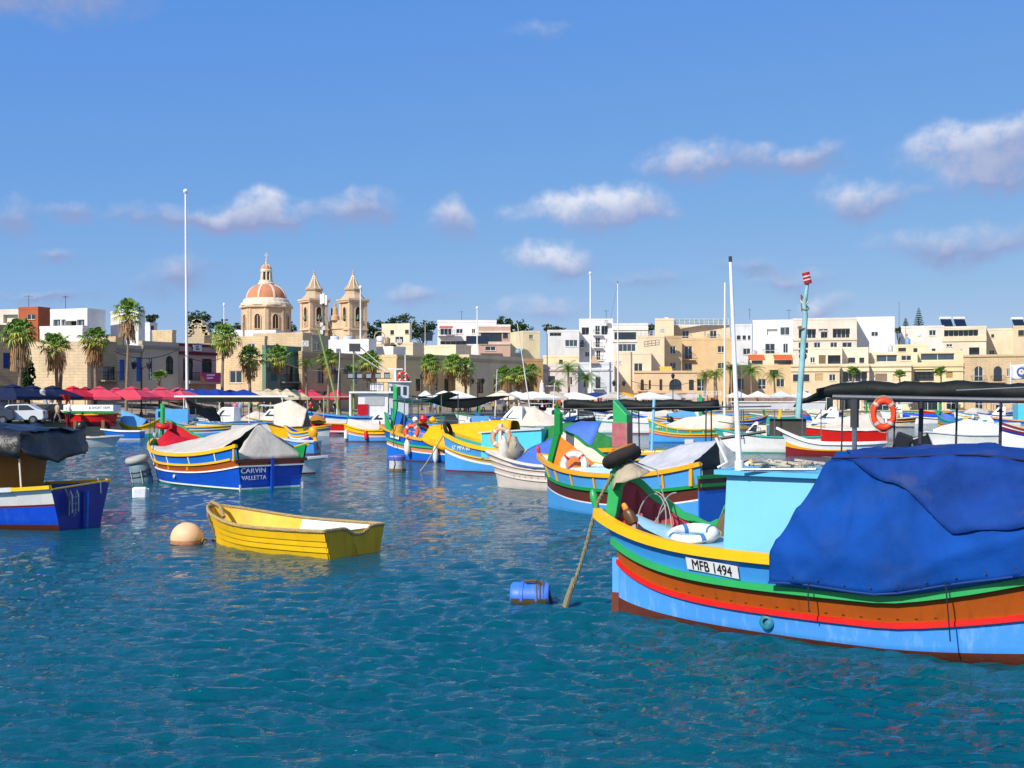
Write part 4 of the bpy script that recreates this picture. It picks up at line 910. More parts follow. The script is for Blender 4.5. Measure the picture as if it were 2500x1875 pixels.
    for k_, dx in ((10, 0), (40, .05), (57, -.06), (76, .1), (92, 0)):
        p = Vector(rows[k_][0]); pts = [p + Vector((0, -.03, .05)), p + Vector((dx * .4, -.045, -.12)), p + Vector((dx, .0, -.3 if k_ != 40 else -.62))]
        MB().tube(pts, .008, 4).build('lashing', mat('20303a', .8), t)
    # rope slung down over the tarp to a yellow knot
    a = Vector(rows[88][2]) + Vector((0, -.08, 0))
    MB().tube([Vector((a.x - .05, -.9, 3.15)), a + Vector((0, -.06, .7)), a], .007, 4).build('cord', mat('9a8a70', .9), t)
    MB().lathe([(.01, -.09), (.05, -.03), (.045, .03), (.01, .08)], a, 8).build('knot', PB['yellow'], t, smooth=True)
    for (q, k_, z_) in ((40, 20, .0),):
        b = Vector(rows[56][24]) + Vector((0, -.05, 0))
        MB().tube([Vector((b.x - .1, -.7, 3.1)), b + Vector((0, -.02, .4)), b], .007, 4).build('cord', mat('8a6a50', .9), t)
        MB().lathe([(.01, -.09), (.045, -.03), (.05, .03), (.01, .07)], b, 7).build('knot', mat('8a4a30', .9), t, smooth=True)
    # outlet on the hull
    p = h.pt(.268, .2, -1); nrm = Vector((0, -1, .12)).normalized(); Mq = nrm.to_track_quat('Z', 'Y').to_matrix()
    MB().lathe([(.095, -.02), (.095, .03), (.07, .05), (.045, .05), (.04, .0)], p, 18, Mq).build('outlet', mat('1f7f92', .5, 'hull', .3, 9, dirt='5f3020'), t, smooth=True)
    # number plate
    u = .19; z = .86
    p0, p1 = h.pt(.150, .945, -1, .012), h.pt(.232, .895, -1, .012); q0, q1 = h.pt(.150, 0.775, -1, .012), h.pt(.232, .725, -1, .012)
    c_ = (p0 + p1 + q0 + q1) / 4; M = frame_on(c_ + Vector((0, -.01, 0)), (p1 - p0), (p0 - q0))
    hw, hh = (p1 - p0).length / 2, .088
    pb = MB().prism([M @ Vector(v) for v in ((-hw, -hh, 0), (hw, -hh, 0), (hw, hh, 0), (-hw, hh, 0))], (0, 0, 0), (0, -.012, 0)).build('number_plate', mat('e6e7ea', .5, amt=.04), t)
    lettering('MFB 1494', .2, mat('141414', .6), pb, M @ Matrix.Translation((0, -.005, .016)), sx=.78)
    # bolt heads along the brown band
    for i in range(17):
        u = .12 + i * .0235; p = h.pt(u, h.curve(zr, u) + .045, -1, .006)
        MB().box(p, (.035, .008, .008)).build('fastening', mat('4c240c', .6), t)
    # frame of pipes that carries the rolled awning
    posts = [((.365, -.12), 2.06), ((.365, .75), 2.0), ((.60, .7), 1.6), ((.74, -.5), 2.2), ((.83, .75), 1.4)]
    pipe = DARKSTEEL
    MB().tube([Vector((.335 * 9.2, -.12, 3.03)), Vector((.55 * 9.2, -.12, 2.99)), Vector((9.2 * .98, -.12, 2.96))], .035, 8).build('awning_pipe', mat('3c4048', .45, 'pipe', .05), t, smooth=True)
    MB().tube([Vector((.36 * 9.2, .75, 2.99)), Vector((.98 * 9.2, .75, 2.99))], .03, 8).build('awning_pipe', pipe, t, smooth=True)
    MB().tube([Vector((.62 * 9.2, -.12, 3.0)), Vector((.78 * 9.2, -.16, 3.1)), Vector((.98 * 9.2, -.2, 3.24))], .03, 8).build('awning_pipe', pipe, t, smooth=True)
    MB().tube([Vector((.365 * 9.2, -.12, 2.08)), Vector((.365 * 9.2, -.12, 2.65))], .032, 8).build('awning_post', STEEL, t, smooth=True)
    MB().tube([Vector((.365 * 9.2, -.12, 2.64)), Vector((.365 * 9.2, -.12, 3.0))], .055, 8).build('awning_post', mat('3c3f42', .5), t, smooth=True)
    def s_at(px, y):                   # distance aft along the boat at which a photo column falls, at offset y
        k = (px - 1250) / FOC; o = t.location; c_, n_ = math.cos(R(29.3)), math.sin(R(29.3))
        return (k * (o.y + y * c_) - o.x - y * n_) / (c_ + k * n_)
    for (px_, y, z0, r_) in ((2054, .75, 2.2, .012), (2181, .75, 1.9, .013), (2246, .75, 2.2, .032), (2333, .75, 2.2, .015), (2440, .75, 2.0, .02)):
        u = s_at(px_, y) / 9.2
        MB().tube([Vector((u * 9.2, y, z0)), Vector((u * 9.2 + .02, y, 2.99))], r_, 7).build('awning_post', DARKSTEEL, t, smooth=True)
    # rolled black awning: lumpy sausage lying on the pipes
    pts = []; rr = []
    for i in range(61):
        f = i / 60; x = 9.2 * (.30 + .68 * f)
        pts.append(Vector((x, .25 + .08 * nz(f * 9), 3.10 + .03 * nz(f * 7, 3) + .02 * math.sin(f * 9) - .02 * f)))
        rr.append(.122 * (1 + .22 * nz(f * 15, 7) - .3 * math.exp(-((f - .43) / .012) ** 2) - .25 * math.exp(-((f - .16) / .01) ** 2)) * min(1, .35 + f * 9))
    mb = MB().tube(pts, rr, 12); mb.v = [tuple(Vector(v) + noise.noise_vector(Vector(v) * 6) * .022) for v in mb.v]
    mb.build('rolled_awning', TARP['dgreen'], t, smooth=True, angle=180)
    tail = [[Vector((9.2 * (.30 + .01 * j) - .05 * i - .12 * math.sin(i * .5), .25 + .1 * nz(i, j), 3.08 - .012 * i + .11 * (j - 2) * (1 - i * .03) * .5)) for j in range(5)] for i in range(9)]
    sheet(tail, 'awning_tail', TARP['dgreen'], t, wr=.05, fr=4)
    flap = [[Vector((9.2 * (.70 + .035 * j), .72 + .06 * nz(i, j), 3.1 - i * .085 * (1 - abs(j - 2) * .22))) for j in range(5)] for i in range(7)]
    sheet(flap, 'awning_flap', TARP['dgreen'], t, wr=.05, fr=3)
    for x in (5.7, 6.0, 6.35):
        MB().tube([Vector((x, -.17, 3.12 + (x - 5.7) * .1)), Vector((x + .1, -.2, 3.07)), Vector((x + .28, -.17, 3.12))], .012, 5).build('lashing', WHITE, t)
    MB().tube([Vector((4.6, -.13, 3.11)), Vector((6.0, -.15, 3.17)), Vector((7.2, -.2, 3.24))], .007, 4).build('cord', mat('8a8f94', .6), t)
    return t, h
BB, BH = big_boat()
def on_big(v): return BB.matrix_basis @ Vector(v)

def big_boat_gear():
    # masts standing on the cabin roof
    a = on_big((1.98, -.58, 2.08)); t = thing('white_mast', 'slim white mast leaning over the light blue cabin roof', 'mast', a)
    top = P(1783, 632, a.y) - a
    MB().tube([Vector((0, 0, 0)), Vector((0, 0, .12))], .06, 10).build('mast_foot', WHITE, t, smooth=True)
    MB().tube([Vector((0, 0, .08)), top * .3, top * .99], [.042, .032, .02], 10).build('pole', mat('f0efec', .4, amt=.03), t, smooth=True)
    MB().tube([top * .985, top * 1.012], .022, 8).build('cap', DARKSTEEL, t)
    MB().tube([Vector((-.28, 0, .03)), Vector((-.16, 0, .1)), Vector((-.3, .02, .42))], .02, 6).build('strut', WHITE, t)
    b = on_big((3.36, -.02, 2.95)); t = thing('turquoise_pole', 'crooked pale turquoise wooden pole with rags and a red tin on top', 'pole', b)
    pts = [P(x, y, b.y) - b for x, y in ((1949, 1020), (1951, 985), (1955, 930), (1962, 830), (1966, 770), (1963, 742), (1968, 720), (1972, 690), (1974, 664))]
    MB().tube(pts, [.04, .04, .039, .037, .034, .032, .025, .02, .013], 9).build('pole', mat('8cbcc0', .7, 'wood', .25, 5, .2, dirt='6f7a70'), t, smooth=True)
    c = P(1970, 679, b.y) - b; Mq = Matrix.Rotation(R(-14), 3, 'Y')
    MB().lathe([(.045, -.075), (.05, -.07), (.05, .07), (.045, .075)], c, 12, Mq).build('tin', mat('b02030', .5, amt=.2, scale=12, dirt='e0c8c0'), t, smooth=True)
    for dz in (-.02, .025): MB().lathe([(.052, dz - .008), (.052, dz + .008)], c, 12, Mq).build('tin_stripe', mat('e6d8d0', .5), t)
    for (x, y, s_) in ((1957, 800, 0), (1966, 752, 1), (1964, 735, 2), (1960, 870, 3)):
        q = P(x, y, b.y) - b
        MB().ring(q, .042, .011, Matrix.Rotation(R(20 + 25 * s_), 3, 'X'), 14, 6).build('lashing', mat(('8a6a5a', '6a6f60', 'c8beac', '3c4440')[s_], .9), t, smooth=True)
    MB().tube([P(1964, 735, b.y) - b, P(1960, 720, b.y) - b + Vector((-.02, 0, 0)), P(1958, 760, b.y) - b], .01, 5).build('rag', mat('9a4a50', .9), t)
    # orange ring hung from the awning pipe
    c = on_big((3.745, -.22, 2.815)); M = Matrix.Rotation(R(-29 + 18), 3, 'Z') @ Matrix.Rotation(R(90), 3, 'X') @ Matrix.Diagonal((.82, 1.12, 1)).to_3x3()
    lifebuoy(c, .15, .042, M, mat('e8481c', .45, amt=.06), mat('b9b2aa', .6), 'orange lifebuoy with grey bands hanging under the black rolled awning')
    # white ring lying in the bow
    c = on_big((1.2, -.2, 1.16)); M = Matrix.Rotation(R(-29), 3, 'Z') @ Matrix.Rotation(R(12), 3, 'X')
    lifebuoy(c, .28, .075, M, mat('ecebe6', .5, amt=.08, dirt='b8a890'), mat('3f78b4', .6), 'white lifebuoy with blue bands lying in the bow of the light blue boat')
    # tyre fender on the post
    c = on_big((.06, -.02, 2.2)); M = Matrix.Rotation(R(-29), 3, 'Z') @ Matrix.Rotation(R(-24), 3, 'Y')
    t = thing('tyre_fender', 'old black rubber tyre slipped over the green bow post', 'tyre', c)
    mb = MB().ring((0, 0, -.02), .2, .095, M, 30, 12); mb.build('tyre', mat('2b2622', .85, 'rubber', .3, 8, .4), t, smooth=True)
    MB().ring((0, 0, .085), .19, .026, M, 26, 7).build('rim_hose', mat('a8702a', .6, 'paint', .3, 8), t, smooth=True)
    rag = []
    for i in range(11):
        a_ = R(150 + i * 20); rag.append([M @ Vector(((.10 + .045 * j) * math.cos(a_), (.10 + .045 * j) * math.sin(a_), -.02 - .055 * j + .04 * nz(i * .9, j))) for j in range(6)])
    r_ = sheet(rag, 'rag', mat('b4a890', .95, 'cloth', .25, 6, .5), None, wr=.03, fr=7); r_.location = on_big((.1, -.02, 2.12))
    tag(r_, 'frayed grey cloth wrapped round the bow post below the tyre', 'cloth')
    # mooring rope from the bow down into the water
    a0 = on_big((-.05, -.08, 1.95)); k = on_big((-.33, -.02, 1.50)); e = W(1380, 1482); rp = MB()
    for s_ in (0, 1):
        pts = []
        for i in range(60):
            f = i / 59; q = (a0.lerp(k, f / .3) if f < .3 else k.lerp(e, (f - .3) / .7)) - k
            q.z -= .10 * math.sin(math.pi * max(0, (f - .3) / .7)); an = f * 90 + s_ * math.pi
            pts.append(q + Vector((math.cos(an), math.sin(an), 0)) * .014)
        rp.tube(pts, .019, 6)
    dv = (k - e).normalized(); rp.tube([e - k + dv * .45, e - k + dv * .15, e - k - dv * .25], [.028, .045, .055], 8)
    o = rp.build('mooring_rope', mat('8d8468', .9, 'rope', .3, 30, .4, dirt='2a2c1c'), None, smooth=True); o.location = k
    tag(o, 'thick twisted mooring rope running from the green bow knob into the water', 'rope')
    # coil of line hanging in the bow
    mb = MB()
    for q in range(2):
        pts = []
        for i in range(40):
            f = i / 39; an = f * 6.3
            pts.append(Vector((.5 + .12 * q * .4 + .22 * math.sin(an) + .3 * f * (q % 2), .12 * math.cos(an + q), 1.25 + .42 * math.cos(an) + .03 * q)))
        mb.tube(pts, .009, 5)
    mb.tube([Vector((.15, 0, 2.15)), Vector((.5, .2, 2.0)), Vector((.62, .25, 1.5)), Vector((.5, 0, 1.2)), Vector((.8, -.15, 1.15)), Vector((1.05, -.1, 1.12))], .011, 5)
    o = mb.build('coiled_line', mat('9a9a92', .8, 'rope'), None, smooth=True); o.location = on_big((0, 0, 0)); o.rotation_euler = BB.rotation_euler
    tag(o, 'loose coils of grey line hanging inside the bow of the light blue boat', 'rope')
    # oil jug
    t = thing('plastic_jug', 'brown oil jug with orange cap wedged behind the yellow gunwale', 'jug', on_big((.30, -.18, 1.18)), R(-29)); t.scale = (.7,) * 3; M = Matrix.Rotation(R(-28), 3, 'Y') @ Matrix.Diagonal((1, .6, 1)).to_3x3()
    MB().lathe([(.10, -.02), (.13, 0), (.13, .2), (.09, .29), (.045, .33)], (0, 0, .12), 14, M).build('jug_body', mat('5a3a1c', .35, amt=.2), t, smooth=True)
    MB().lathe([(.06, .31), (.065, .34), (.055, .42), (.03, .45)], (0, 0, .12), 12, M).build('jug_cap', mat('d88a2c', .45), t, smooth=True)
    # pulley block and fender bits on the deck
    t = thing('tackle_block', 'dark pulley block lying on the pale blue foredeck', 'pulley', on_big((.95, .1, 1.12)))
    MB().ring((0, 0, 0), .05, .035, Matrix.Rotation(R(70), 3, 'X'), 16, 8).build('sheave', mat('3a352c', .6), t, smooth=True); MB().tube([(0, 0, 0), (.2, -.12, -.1)], .022, 6).build('strap', mat('1f7f92', .7), t)
    t = thing('fish_basket', 'brown rope-bound basket against the far green washboard', 'basket', on_big((1.38, .72, .95)))
    MB().lathe([(.2, 0), (.26, .1), (.27, .35), (.23, .42), (.2, .38)], (0, 0, 0), 16, Matrix.Rotation(R(25), 3, 'Y')).build('basket', mat('6a5a3c', .9, 'wood', .3, 9, .4), t, smooth=True)
    MB().ring((0.17, 0, .36), .24, .03, Matrix.Rotation(R(25), 3, 'Y'), 20, 7).build('hoop', mat('4a3f2c', .9), t, smooth=True)
    # bundle of net and rope on the cabin roof
    mb = MB()
    rr_ = random.Random(5)
    for q in range(9):
        c0 = Vector((2.3 + q * .05, -.35 + rr_.uniform(-.25, .35), 2.11)); pts = [c0 + Vector((rr_.uniform(-.28, .28), rr_.uniform(-.2, .2), rr_.uniform(0, .09))) for _ in range(7)]
        mb.tube(pts, .018, 5)
    o = mb.build('rope_bundle', mat('b9ae9c', .9, 'rope', .3, 12, .4), None, smooth=True); o.location = on_big((0, 0, 0)); o.rotation_euler = BB.rotation_euler
    tag(o, 'heap of pale rope on the light blue cabin roof', 'rope')
    o = MB().tube([on_big((2.1, -.85, 2.10)), on_big((3.05, -.8, 2.13))], .018, 7).build('boat_hook', STEEL, None, smooth=True); tag(o, 'metal boathook lying along the cabin roof edge', 'boathook')
big_boat_gear()

# ================= the other boats at their moorings
def strip_panels(h, t, k_lo, k_hi, us, m, w=.05, name='panel_divider', sides=(-1,)):
    for side in sides:
        for u in us:
            a = h.pt(u, h.curve(k_lo, u), side, .02); b = h.pt(u, h.curve(k_hi, u), side, .02)
            MB().bar([a, b], .02, w, up=Vector((1, 0, 0))).build(name, m, t)
def tent(h, t, m, u0, u1, zr, low=None, ridge_y=0.0, wr=.035, seed=1.0, bow_in=.3, end_drop=None, name='tarpaulin', n=18, out=.05, sag=.05):
    """ridge tent of cloth thrown over a boat from gunwale to gunwale"""
    secs = []
    for i in range(n + 1):
        f = i / n; u = u0 + (u1 - u0) * f; x = u * h.L; e = h.sheer(u); y = h.half(u) + out
        zt = lerpk(zr, f); lo = (e - .02) if low is None else lerpk(low, f)
        secs.append([(x, -y, lo), (x, -y * .97, max(lo, e + .02)), (x, -y * .5, (e + zt) / 2 - sag), (x, ridge_y, zt), (x, y * .5, (e + zt) / 2 - sag), (x, y * .97, max(lo, e + .02)), (x, y, lo)])
    return sheet(loft(secs, 24, 2), name, m, t, wr=wr, fr=1.6, seed=seed)
def tent_end(h, t, m, u, zt, low=None, out=.06, name='tarpaulin_end', dx=.03, slope=.0):
    x = u * h.L; e = h.sheer(u); y = h.half(u) + out; lo = e - .02 if low is None else low
    rows = []
    for i in range(9):
        f = i / 8; z = lo + (zt - lo) * f; w = y * (1 - f) + .03
        rows.append([Vector((x + dx - slope * f, w * (j / 5 - 1), z)) for j in range(11)])
    return sheet(rows, name, m, t, wr=.04, fr=2.2, seed=u)
def awning(h, t, m, x0, x1, z0, z1, half, posts=True, sag=.1, name='awning', rods=STEEL, dz=0.0):
    rows = [[Vector((x0 + (x1 - x0) * i / 10, half * (j / 4 - 1), z0 + (z1 - z0) * i / 10 - sag * math.sin(math.pi * i / 10) - .12 * abs(j / 4 - 1) ** 2)) for j in range(9)] for i in range(11)]
    sheet(rows, name, m, t, wr=.05, fr=1.2, seed=x0)
    if posts:
        for x, z in ((x0, z0), (x1, z1)):
            for y in (-half * .9, half * .9): MB().tube([Vector((x, y, .7)), Vector((x, y, z - .08))], .025, 6).build('awning_post', rods, t, smooth=True)
        for y in (-half, half): MB().tube([Vector((x0, y, z0 - .1)), Vector((x1, y, z1 - .1))], .025, 6).build('awning_pipe', rods, t, smooth=True)

def luzzu(label, px, py, ang, L, B, sheer, bands, rails, inner='dblue', deckc='sky', tip='yellow', n=24, tr=.05, over=.32, wl=.82, post=None, wash=None, name='fishing_boat', gun='yellow', gun_far=None, group=None, deck=.5, sm=.5, ps=2.2, so=.18, gh=.11, ttop=None, vert=.55):
    t = boat(name, label, px, py, ang, group=group)
    h = Hull(L, B, sheer=sheer, wl=wl, sm=sm, tr=tr, over=over, stern_over=so, deck=deck, ps=ps, vert=vert)
    cols = []; bb = []
    for (k, c) in bands:
        m = PB[c] if c in PB else mat(c, .4, 'hull', .1, 2)
        if m not in cols: cols.append(m)
        bb.append((k, cols.index(m), 3))
    h.shell(bb, cols, t, PB[inner], PB[deckc], n=n, cap=ttop is None)
    if ttop:                       # transom board lower than the side washboards
        lo = -.35
        for (k, mi, _s) in bb:
            zt = min(h.curve(k, 1), ttop)
            if zt > lo + .01: MB().hexa([Vector((h.L - .05, h.pt(1, lo, -1).y, lo)), Vector((h.L, h.pt(1, lo, -1).y, lo)), Vector((h.L, h.pt(1, lo, 1).y, lo)), Vector((h.L - .05, h.pt(1, lo, 1).y, lo))], [Vector((h.L - .05, h.pt(1, zt, -1).y, zt)), Vector((h.L, h.pt(1, zt, -1).y, zt)), Vector((h.L, h.pt(1, zt, 1).y, zt)), Vector((h.L - .05, h.pt(1, zt, 1).y, zt))]).build('transom_plank', cols[mi], t)
            lo = zt
    tt = tr > .1
    for (k, c, w, hh) in rails: h.rail(k, w, hh, PB[c], t, transom=tt, off=.02, n=30)
    h.rail(sheer, .1, gh, PB[gun], t, sides=(-1,), name='gunwale', off=0, dz=-.03, n=34)
    h.rail(sheer, .1, gh, PB[gun_far or gun], t, sides=(1,), name='gunwale', off=0, dz=-.03, n=34)
    if tip: tip_knob(h, t, PB[tip], .05, .26, (-.25, 0, 1))
    if post:
        pc, x0, z0, x1, z1, zt = post; stem_post(h, t, PB[pc], x0, z0, x1, z1, .1, .15, zt)
    if wash:
        for side, keys, ic, cc in wash: h.wash(side, keys, PB[ic] if ic in PB else TARP[ic], PB[cc], t)
    return t, h

# ---- blue boat named CARVIN VALLETTA under a grey tent
def carvin():
    sh = (1.50, 1.12, 1.52)
    t, h = luzzu('deep blue boat lettered CARVIN VALLETTA with grey cloth tent and blue side panels', 388, 1168, 47, 7.9, 3.2, sh,
                 [((.05, .05, .05), 'turq'), ((.10, .10, .10), 'white'), ((.66, .46, .78), 'dblue'), ((.71, .50, .82), 'white'), ((1.0, .72, 1.06), 'brown'), (sh, 'mblue')],
                 [((.70, .49, .81), 'white', .04, .045)], tr=.84, tip='white', over=.34, gun='yellow', inner='dgreen', so=.1, deck=.4, ttop=1.0)
    h.rail((1.02, .74, 1.1), .05, .07, PB['yellow'], t, sides=(-1,), u1=.97, name='panel_rail', n=34)
    # wooden band with small carved crosses
    strip_panels(h, t, (1.04, .76, 1.12), sh, (.07, .16, .30, .47, .66, .86), PB['white'], .06)
    for u in (.3, .46, .63):
        p = h.pt(u, h.curve((.86, .61, .94), u), -1, .02); x_ = (h.pt(u + .02, p.z, -1) - h.pt(u - .02, p.z, -1)).normalized()
        mb = MB()
        for s_ in (-1, 1): mb.bar([p - x_ * .07 - Vector((0, 0, .06 * s_)), p + x_ * .07 + Vector((0, 0, .06 * s_))], .015, .018)
        mb.build('carved_cross', PB['yellow'], t)
    a = h.pt(.985, h.sheer(.985), -1); MB().bar([a + Vector((0, .02, .05)), a + Vector((0, .02, -.5))], .07, .07, up=Vector((1, 0, 0))).build('quarter_rail', PB['yellow'], t)
    # transom: brown band, white line, centre post, name
    xt = h.L + .02; y1 = h.half(1.0)
    MB().bar([Vector((xt + .03, -y1, .985)), Vector((xt + .03, y1, .985))], .06, .1).build('transom_band', PB['dbrown'], t)
    MB().bar([Vector((xt + .05, 0, -.3)), Vector((xt + .05, 0, 1.06))], .1, .08, up=Vector((1, 0, 0))).build('stern_post', PB['dblue'], t)
    for y in (-1.2, 1.2): MB().bar([Vector((xt + .04, y, -.1)), Vector((xt + .04, y, .22))], .05, .05, up=Vector((1, 0, 0))).build('exhaust_bracket', PB['lgrey'], t)
    M = frame_on(Vector((xt + .03, -.68, .60)), (0, 1, 0), (0, 0, 1))
    lettering('CARVIN', .25, PB['white'], t, M @ Matrix.Translation((-.02, .06, .012)), sx=1.05)
    lettering('VALLETTA', .2, PB['white'], t, M @ Matrix.Translation((0, -.18, .012)), sx=1.0)
    # cloth: bow shelter and long ridge tent, open triangle at the stern
    tent(h, t, TARP['grey'], .16, .90, [(0, 1.35), (.35, 1.62), (.8, 2.05), (1, 2.18)], seed=2, out=-.04)
    tent_end(h, t, TARP['grey'], .985, 2.18, low=1.02, out=.03, slope=.72)
    w = h.wash(1, [(.03, .75), (.07, .6), (.14, .34), (.22, .12), (.28, .02)], TARP['red'], PB['green'], t)
    w2 = [[h.pt(u, h.sheer(u), -1) * Vector((1, 1, 1)).x if False else Vector((h.pt(u, 1, -1).x, h.half(u) * (.9 - 1.5 * q), h.sheer(u) + (.55 - 2.2 * (u - .05)) * (1 - abs(q - .45) * 1.6))) for q in (0, .25, .5, .75, 1.0)] for u in (.07, .11, .15, .19, .23, .27)]
    sheet(w2, 'red_cloth', TARP['red'], t, wr=.03, fr=3)
    stem_post(h, t, PB['green'], .12, 1.25, .3, 2.0, .1, .16, 2.85)
    MB().ring((.3, 0, 2.0), .16, .1, Matrix.Rotation(R(15), 3, 'Y'), 20, 9).build('fender_roll', PB['red'], t, smooth=True)
    MB().tube([Vector((.35, -.15, 2.1)), Vector((.02, -.3, 1.25))], .02, 5).build('stay', ROPE, t)
    for x in (1.1, 2.4):
        q = x / h.L; MB().tube([Vector((x, -h.half(q), h.sheer(q))), Vector((x + .02, -h.half(q) * .95, 2.4))], .015, 5).build('rod', DARKSTEEL, t)
    p = h.pt(.5, .32, -1, .02); MB().lathe([(.07, 0), (.07, .03), (.03, .05)], p, 10, Vector((0, -1, .1)).to_track_quat('Z', 'Y').to_matrix()).build('outlet', PB['lgrey'], t)
carvin()

# ---- orange-cabined boat behind the bow of the big one
def orange_boat():
    sh = (1.45, 1.10, 1.50)
    t, h = luzzu('blue and brown boat with orange bow board, yellow railed panels and grey stern tent', 1338, 1236, 48, 6.2, 2.45, sh,
                 [((.0, -.02, .0), 'dbrown'), ((.58, .30, .6), 'lblue'), ((.62, .335, .64), 'white'), ((.66, .37, .68), 'maroon'), ((.92, .66, .93), 'dbrown'), (sh, 'lblue')],
                 [((.94, .68, .95), 'dgreen', .06, .08)], tr=.82, tip='red', over=.38, gun='ochre', inner='cream', so=.1, deck=.5, deckc='sky', ttop=1.1)
    strip_panels(h, t, (.96, .7, .97), sh, (.1, .2, .33, .48, .66, .84), PB['ochre'], .06)
    a = h.pt(.96, h.sheer(.96), -1)
    MB().bar([a + Vector((.03, .02, .05)), a + Vector((.03, .02, -.5))], .09, .09, up=Vector((1, 0, 0))).build('quarter_rail', PB['ochre'], t)
    xt = h.L + .02; y1 = h.half(1.0)
    MB().box((xt + .02, 0, .98), (.04, y1 * 2, .28)).build('transom_band', PB['dbrown'], t)
    MB().box((xt + .05, 0, 1.15), (.1, y1 * 2 + .04, .08)).build('transom_rail', PB['dgreen'], t)
    MB().box((xt + .025, 0, .4), (.035, y1 * 1.98, .85)).build('transom_board', PB['mblue'], t)
    MB().bar([Vector((xt + .08, .1, -.3)), Vector((xt + .08, .1, 1.2))], .09, .1, up=Vector((1, 0, 0))).build('stern_post', PB['dbrown'], t)
    keys = [(.05, .78), (.09, .66), (.15, .42), (.22, .2), (.3, .05)]
    h.wash(1, keys, PB['cream'], PB['dgreen'], t)
    stem_post(h, t, PB['dgreen'], .1, 1.22, .42, 2.12, .12, .2, 2.78)
    # orange board across the bow, pale foredeck, tarpaulin at the stern
    rows = [[Vector((.42 + .95 * i / 6 * (.9 + .1 * q), (q - .35) * h.half(.05 + i * .03) * 1.1, 1.9 - .72 * (i / 6) ** .8 - .55 * q * .5)) for q in (0, .33, .66, 1.0)] for i in range(7)]
    MB().grid([[Vector((.35, -.1, 1.15)), Vector((.48, .06, 1.95))], [Vector((1.75, -.75, 1.05)), Vector((1.05, .1, 1.62))], [Vector((1.9, -.7, 1.02)), Vector((1.7, .1, 1.25))]]).build('bow_board', PB['orange'], t, solid=.03)
    MB().hexa([Vector((1.2, -.85, .9)), Vector((3.9, -1.0, .9)), Vector((3.9, .95, .9)), Vector((1.2, .8, .9))], [Vector((1.3, -.6, 1.16)), Vector((3.8, -.75, 1.28)), Vector((3.8, .75, 1.28)), Vector((1.3, .6, 1.16))]).build('foredeck', mat('a9c9e0', .5, 'hull'), t, bevel=.03)
    tent(h, t, TARP['silver'], .6, .97, [(0, 1.55), (.5, 1.86), (1, 2.02)], seed=5, out=-.05)
    fl = [[Vector((h.L * .97 + .05 + .3 * i / 6, 1.05 * (i / 6) + .02 * j, 2.02 - (.9 * i / 6) - .16 * j * (1 - i / 12))) for j in range(6)] for i in range(7)]
    sheet(fl, 'tarpaulin_flap', TARP['silver'], t, wr=.05, fr=2.5)
    MB().tube([Vector((h.L * .97 - .1, 0, 2.02)), Vector((h.L * .97 + .9, .7, 2.22))], .04, 7).build('ridge_pole', DARKSTEEL, t, smooth=True)
    return t, h
OB, OH = orange_boat()
def orange_gear():
    c = OB.matrix_basis @ Vector((1.75, -.72, 1.25)); M = Matrix.Rotation(R(-25), 3, 'Z') @ Matrix.Rotation(R(80), 3, 'X')
    lifebuoy(c, .3, .085, M, mat('f0efec', .5, amt=.05), PB['red'], 'white lifebuoy with red bands on the orange boarded boat')
orange_gear()

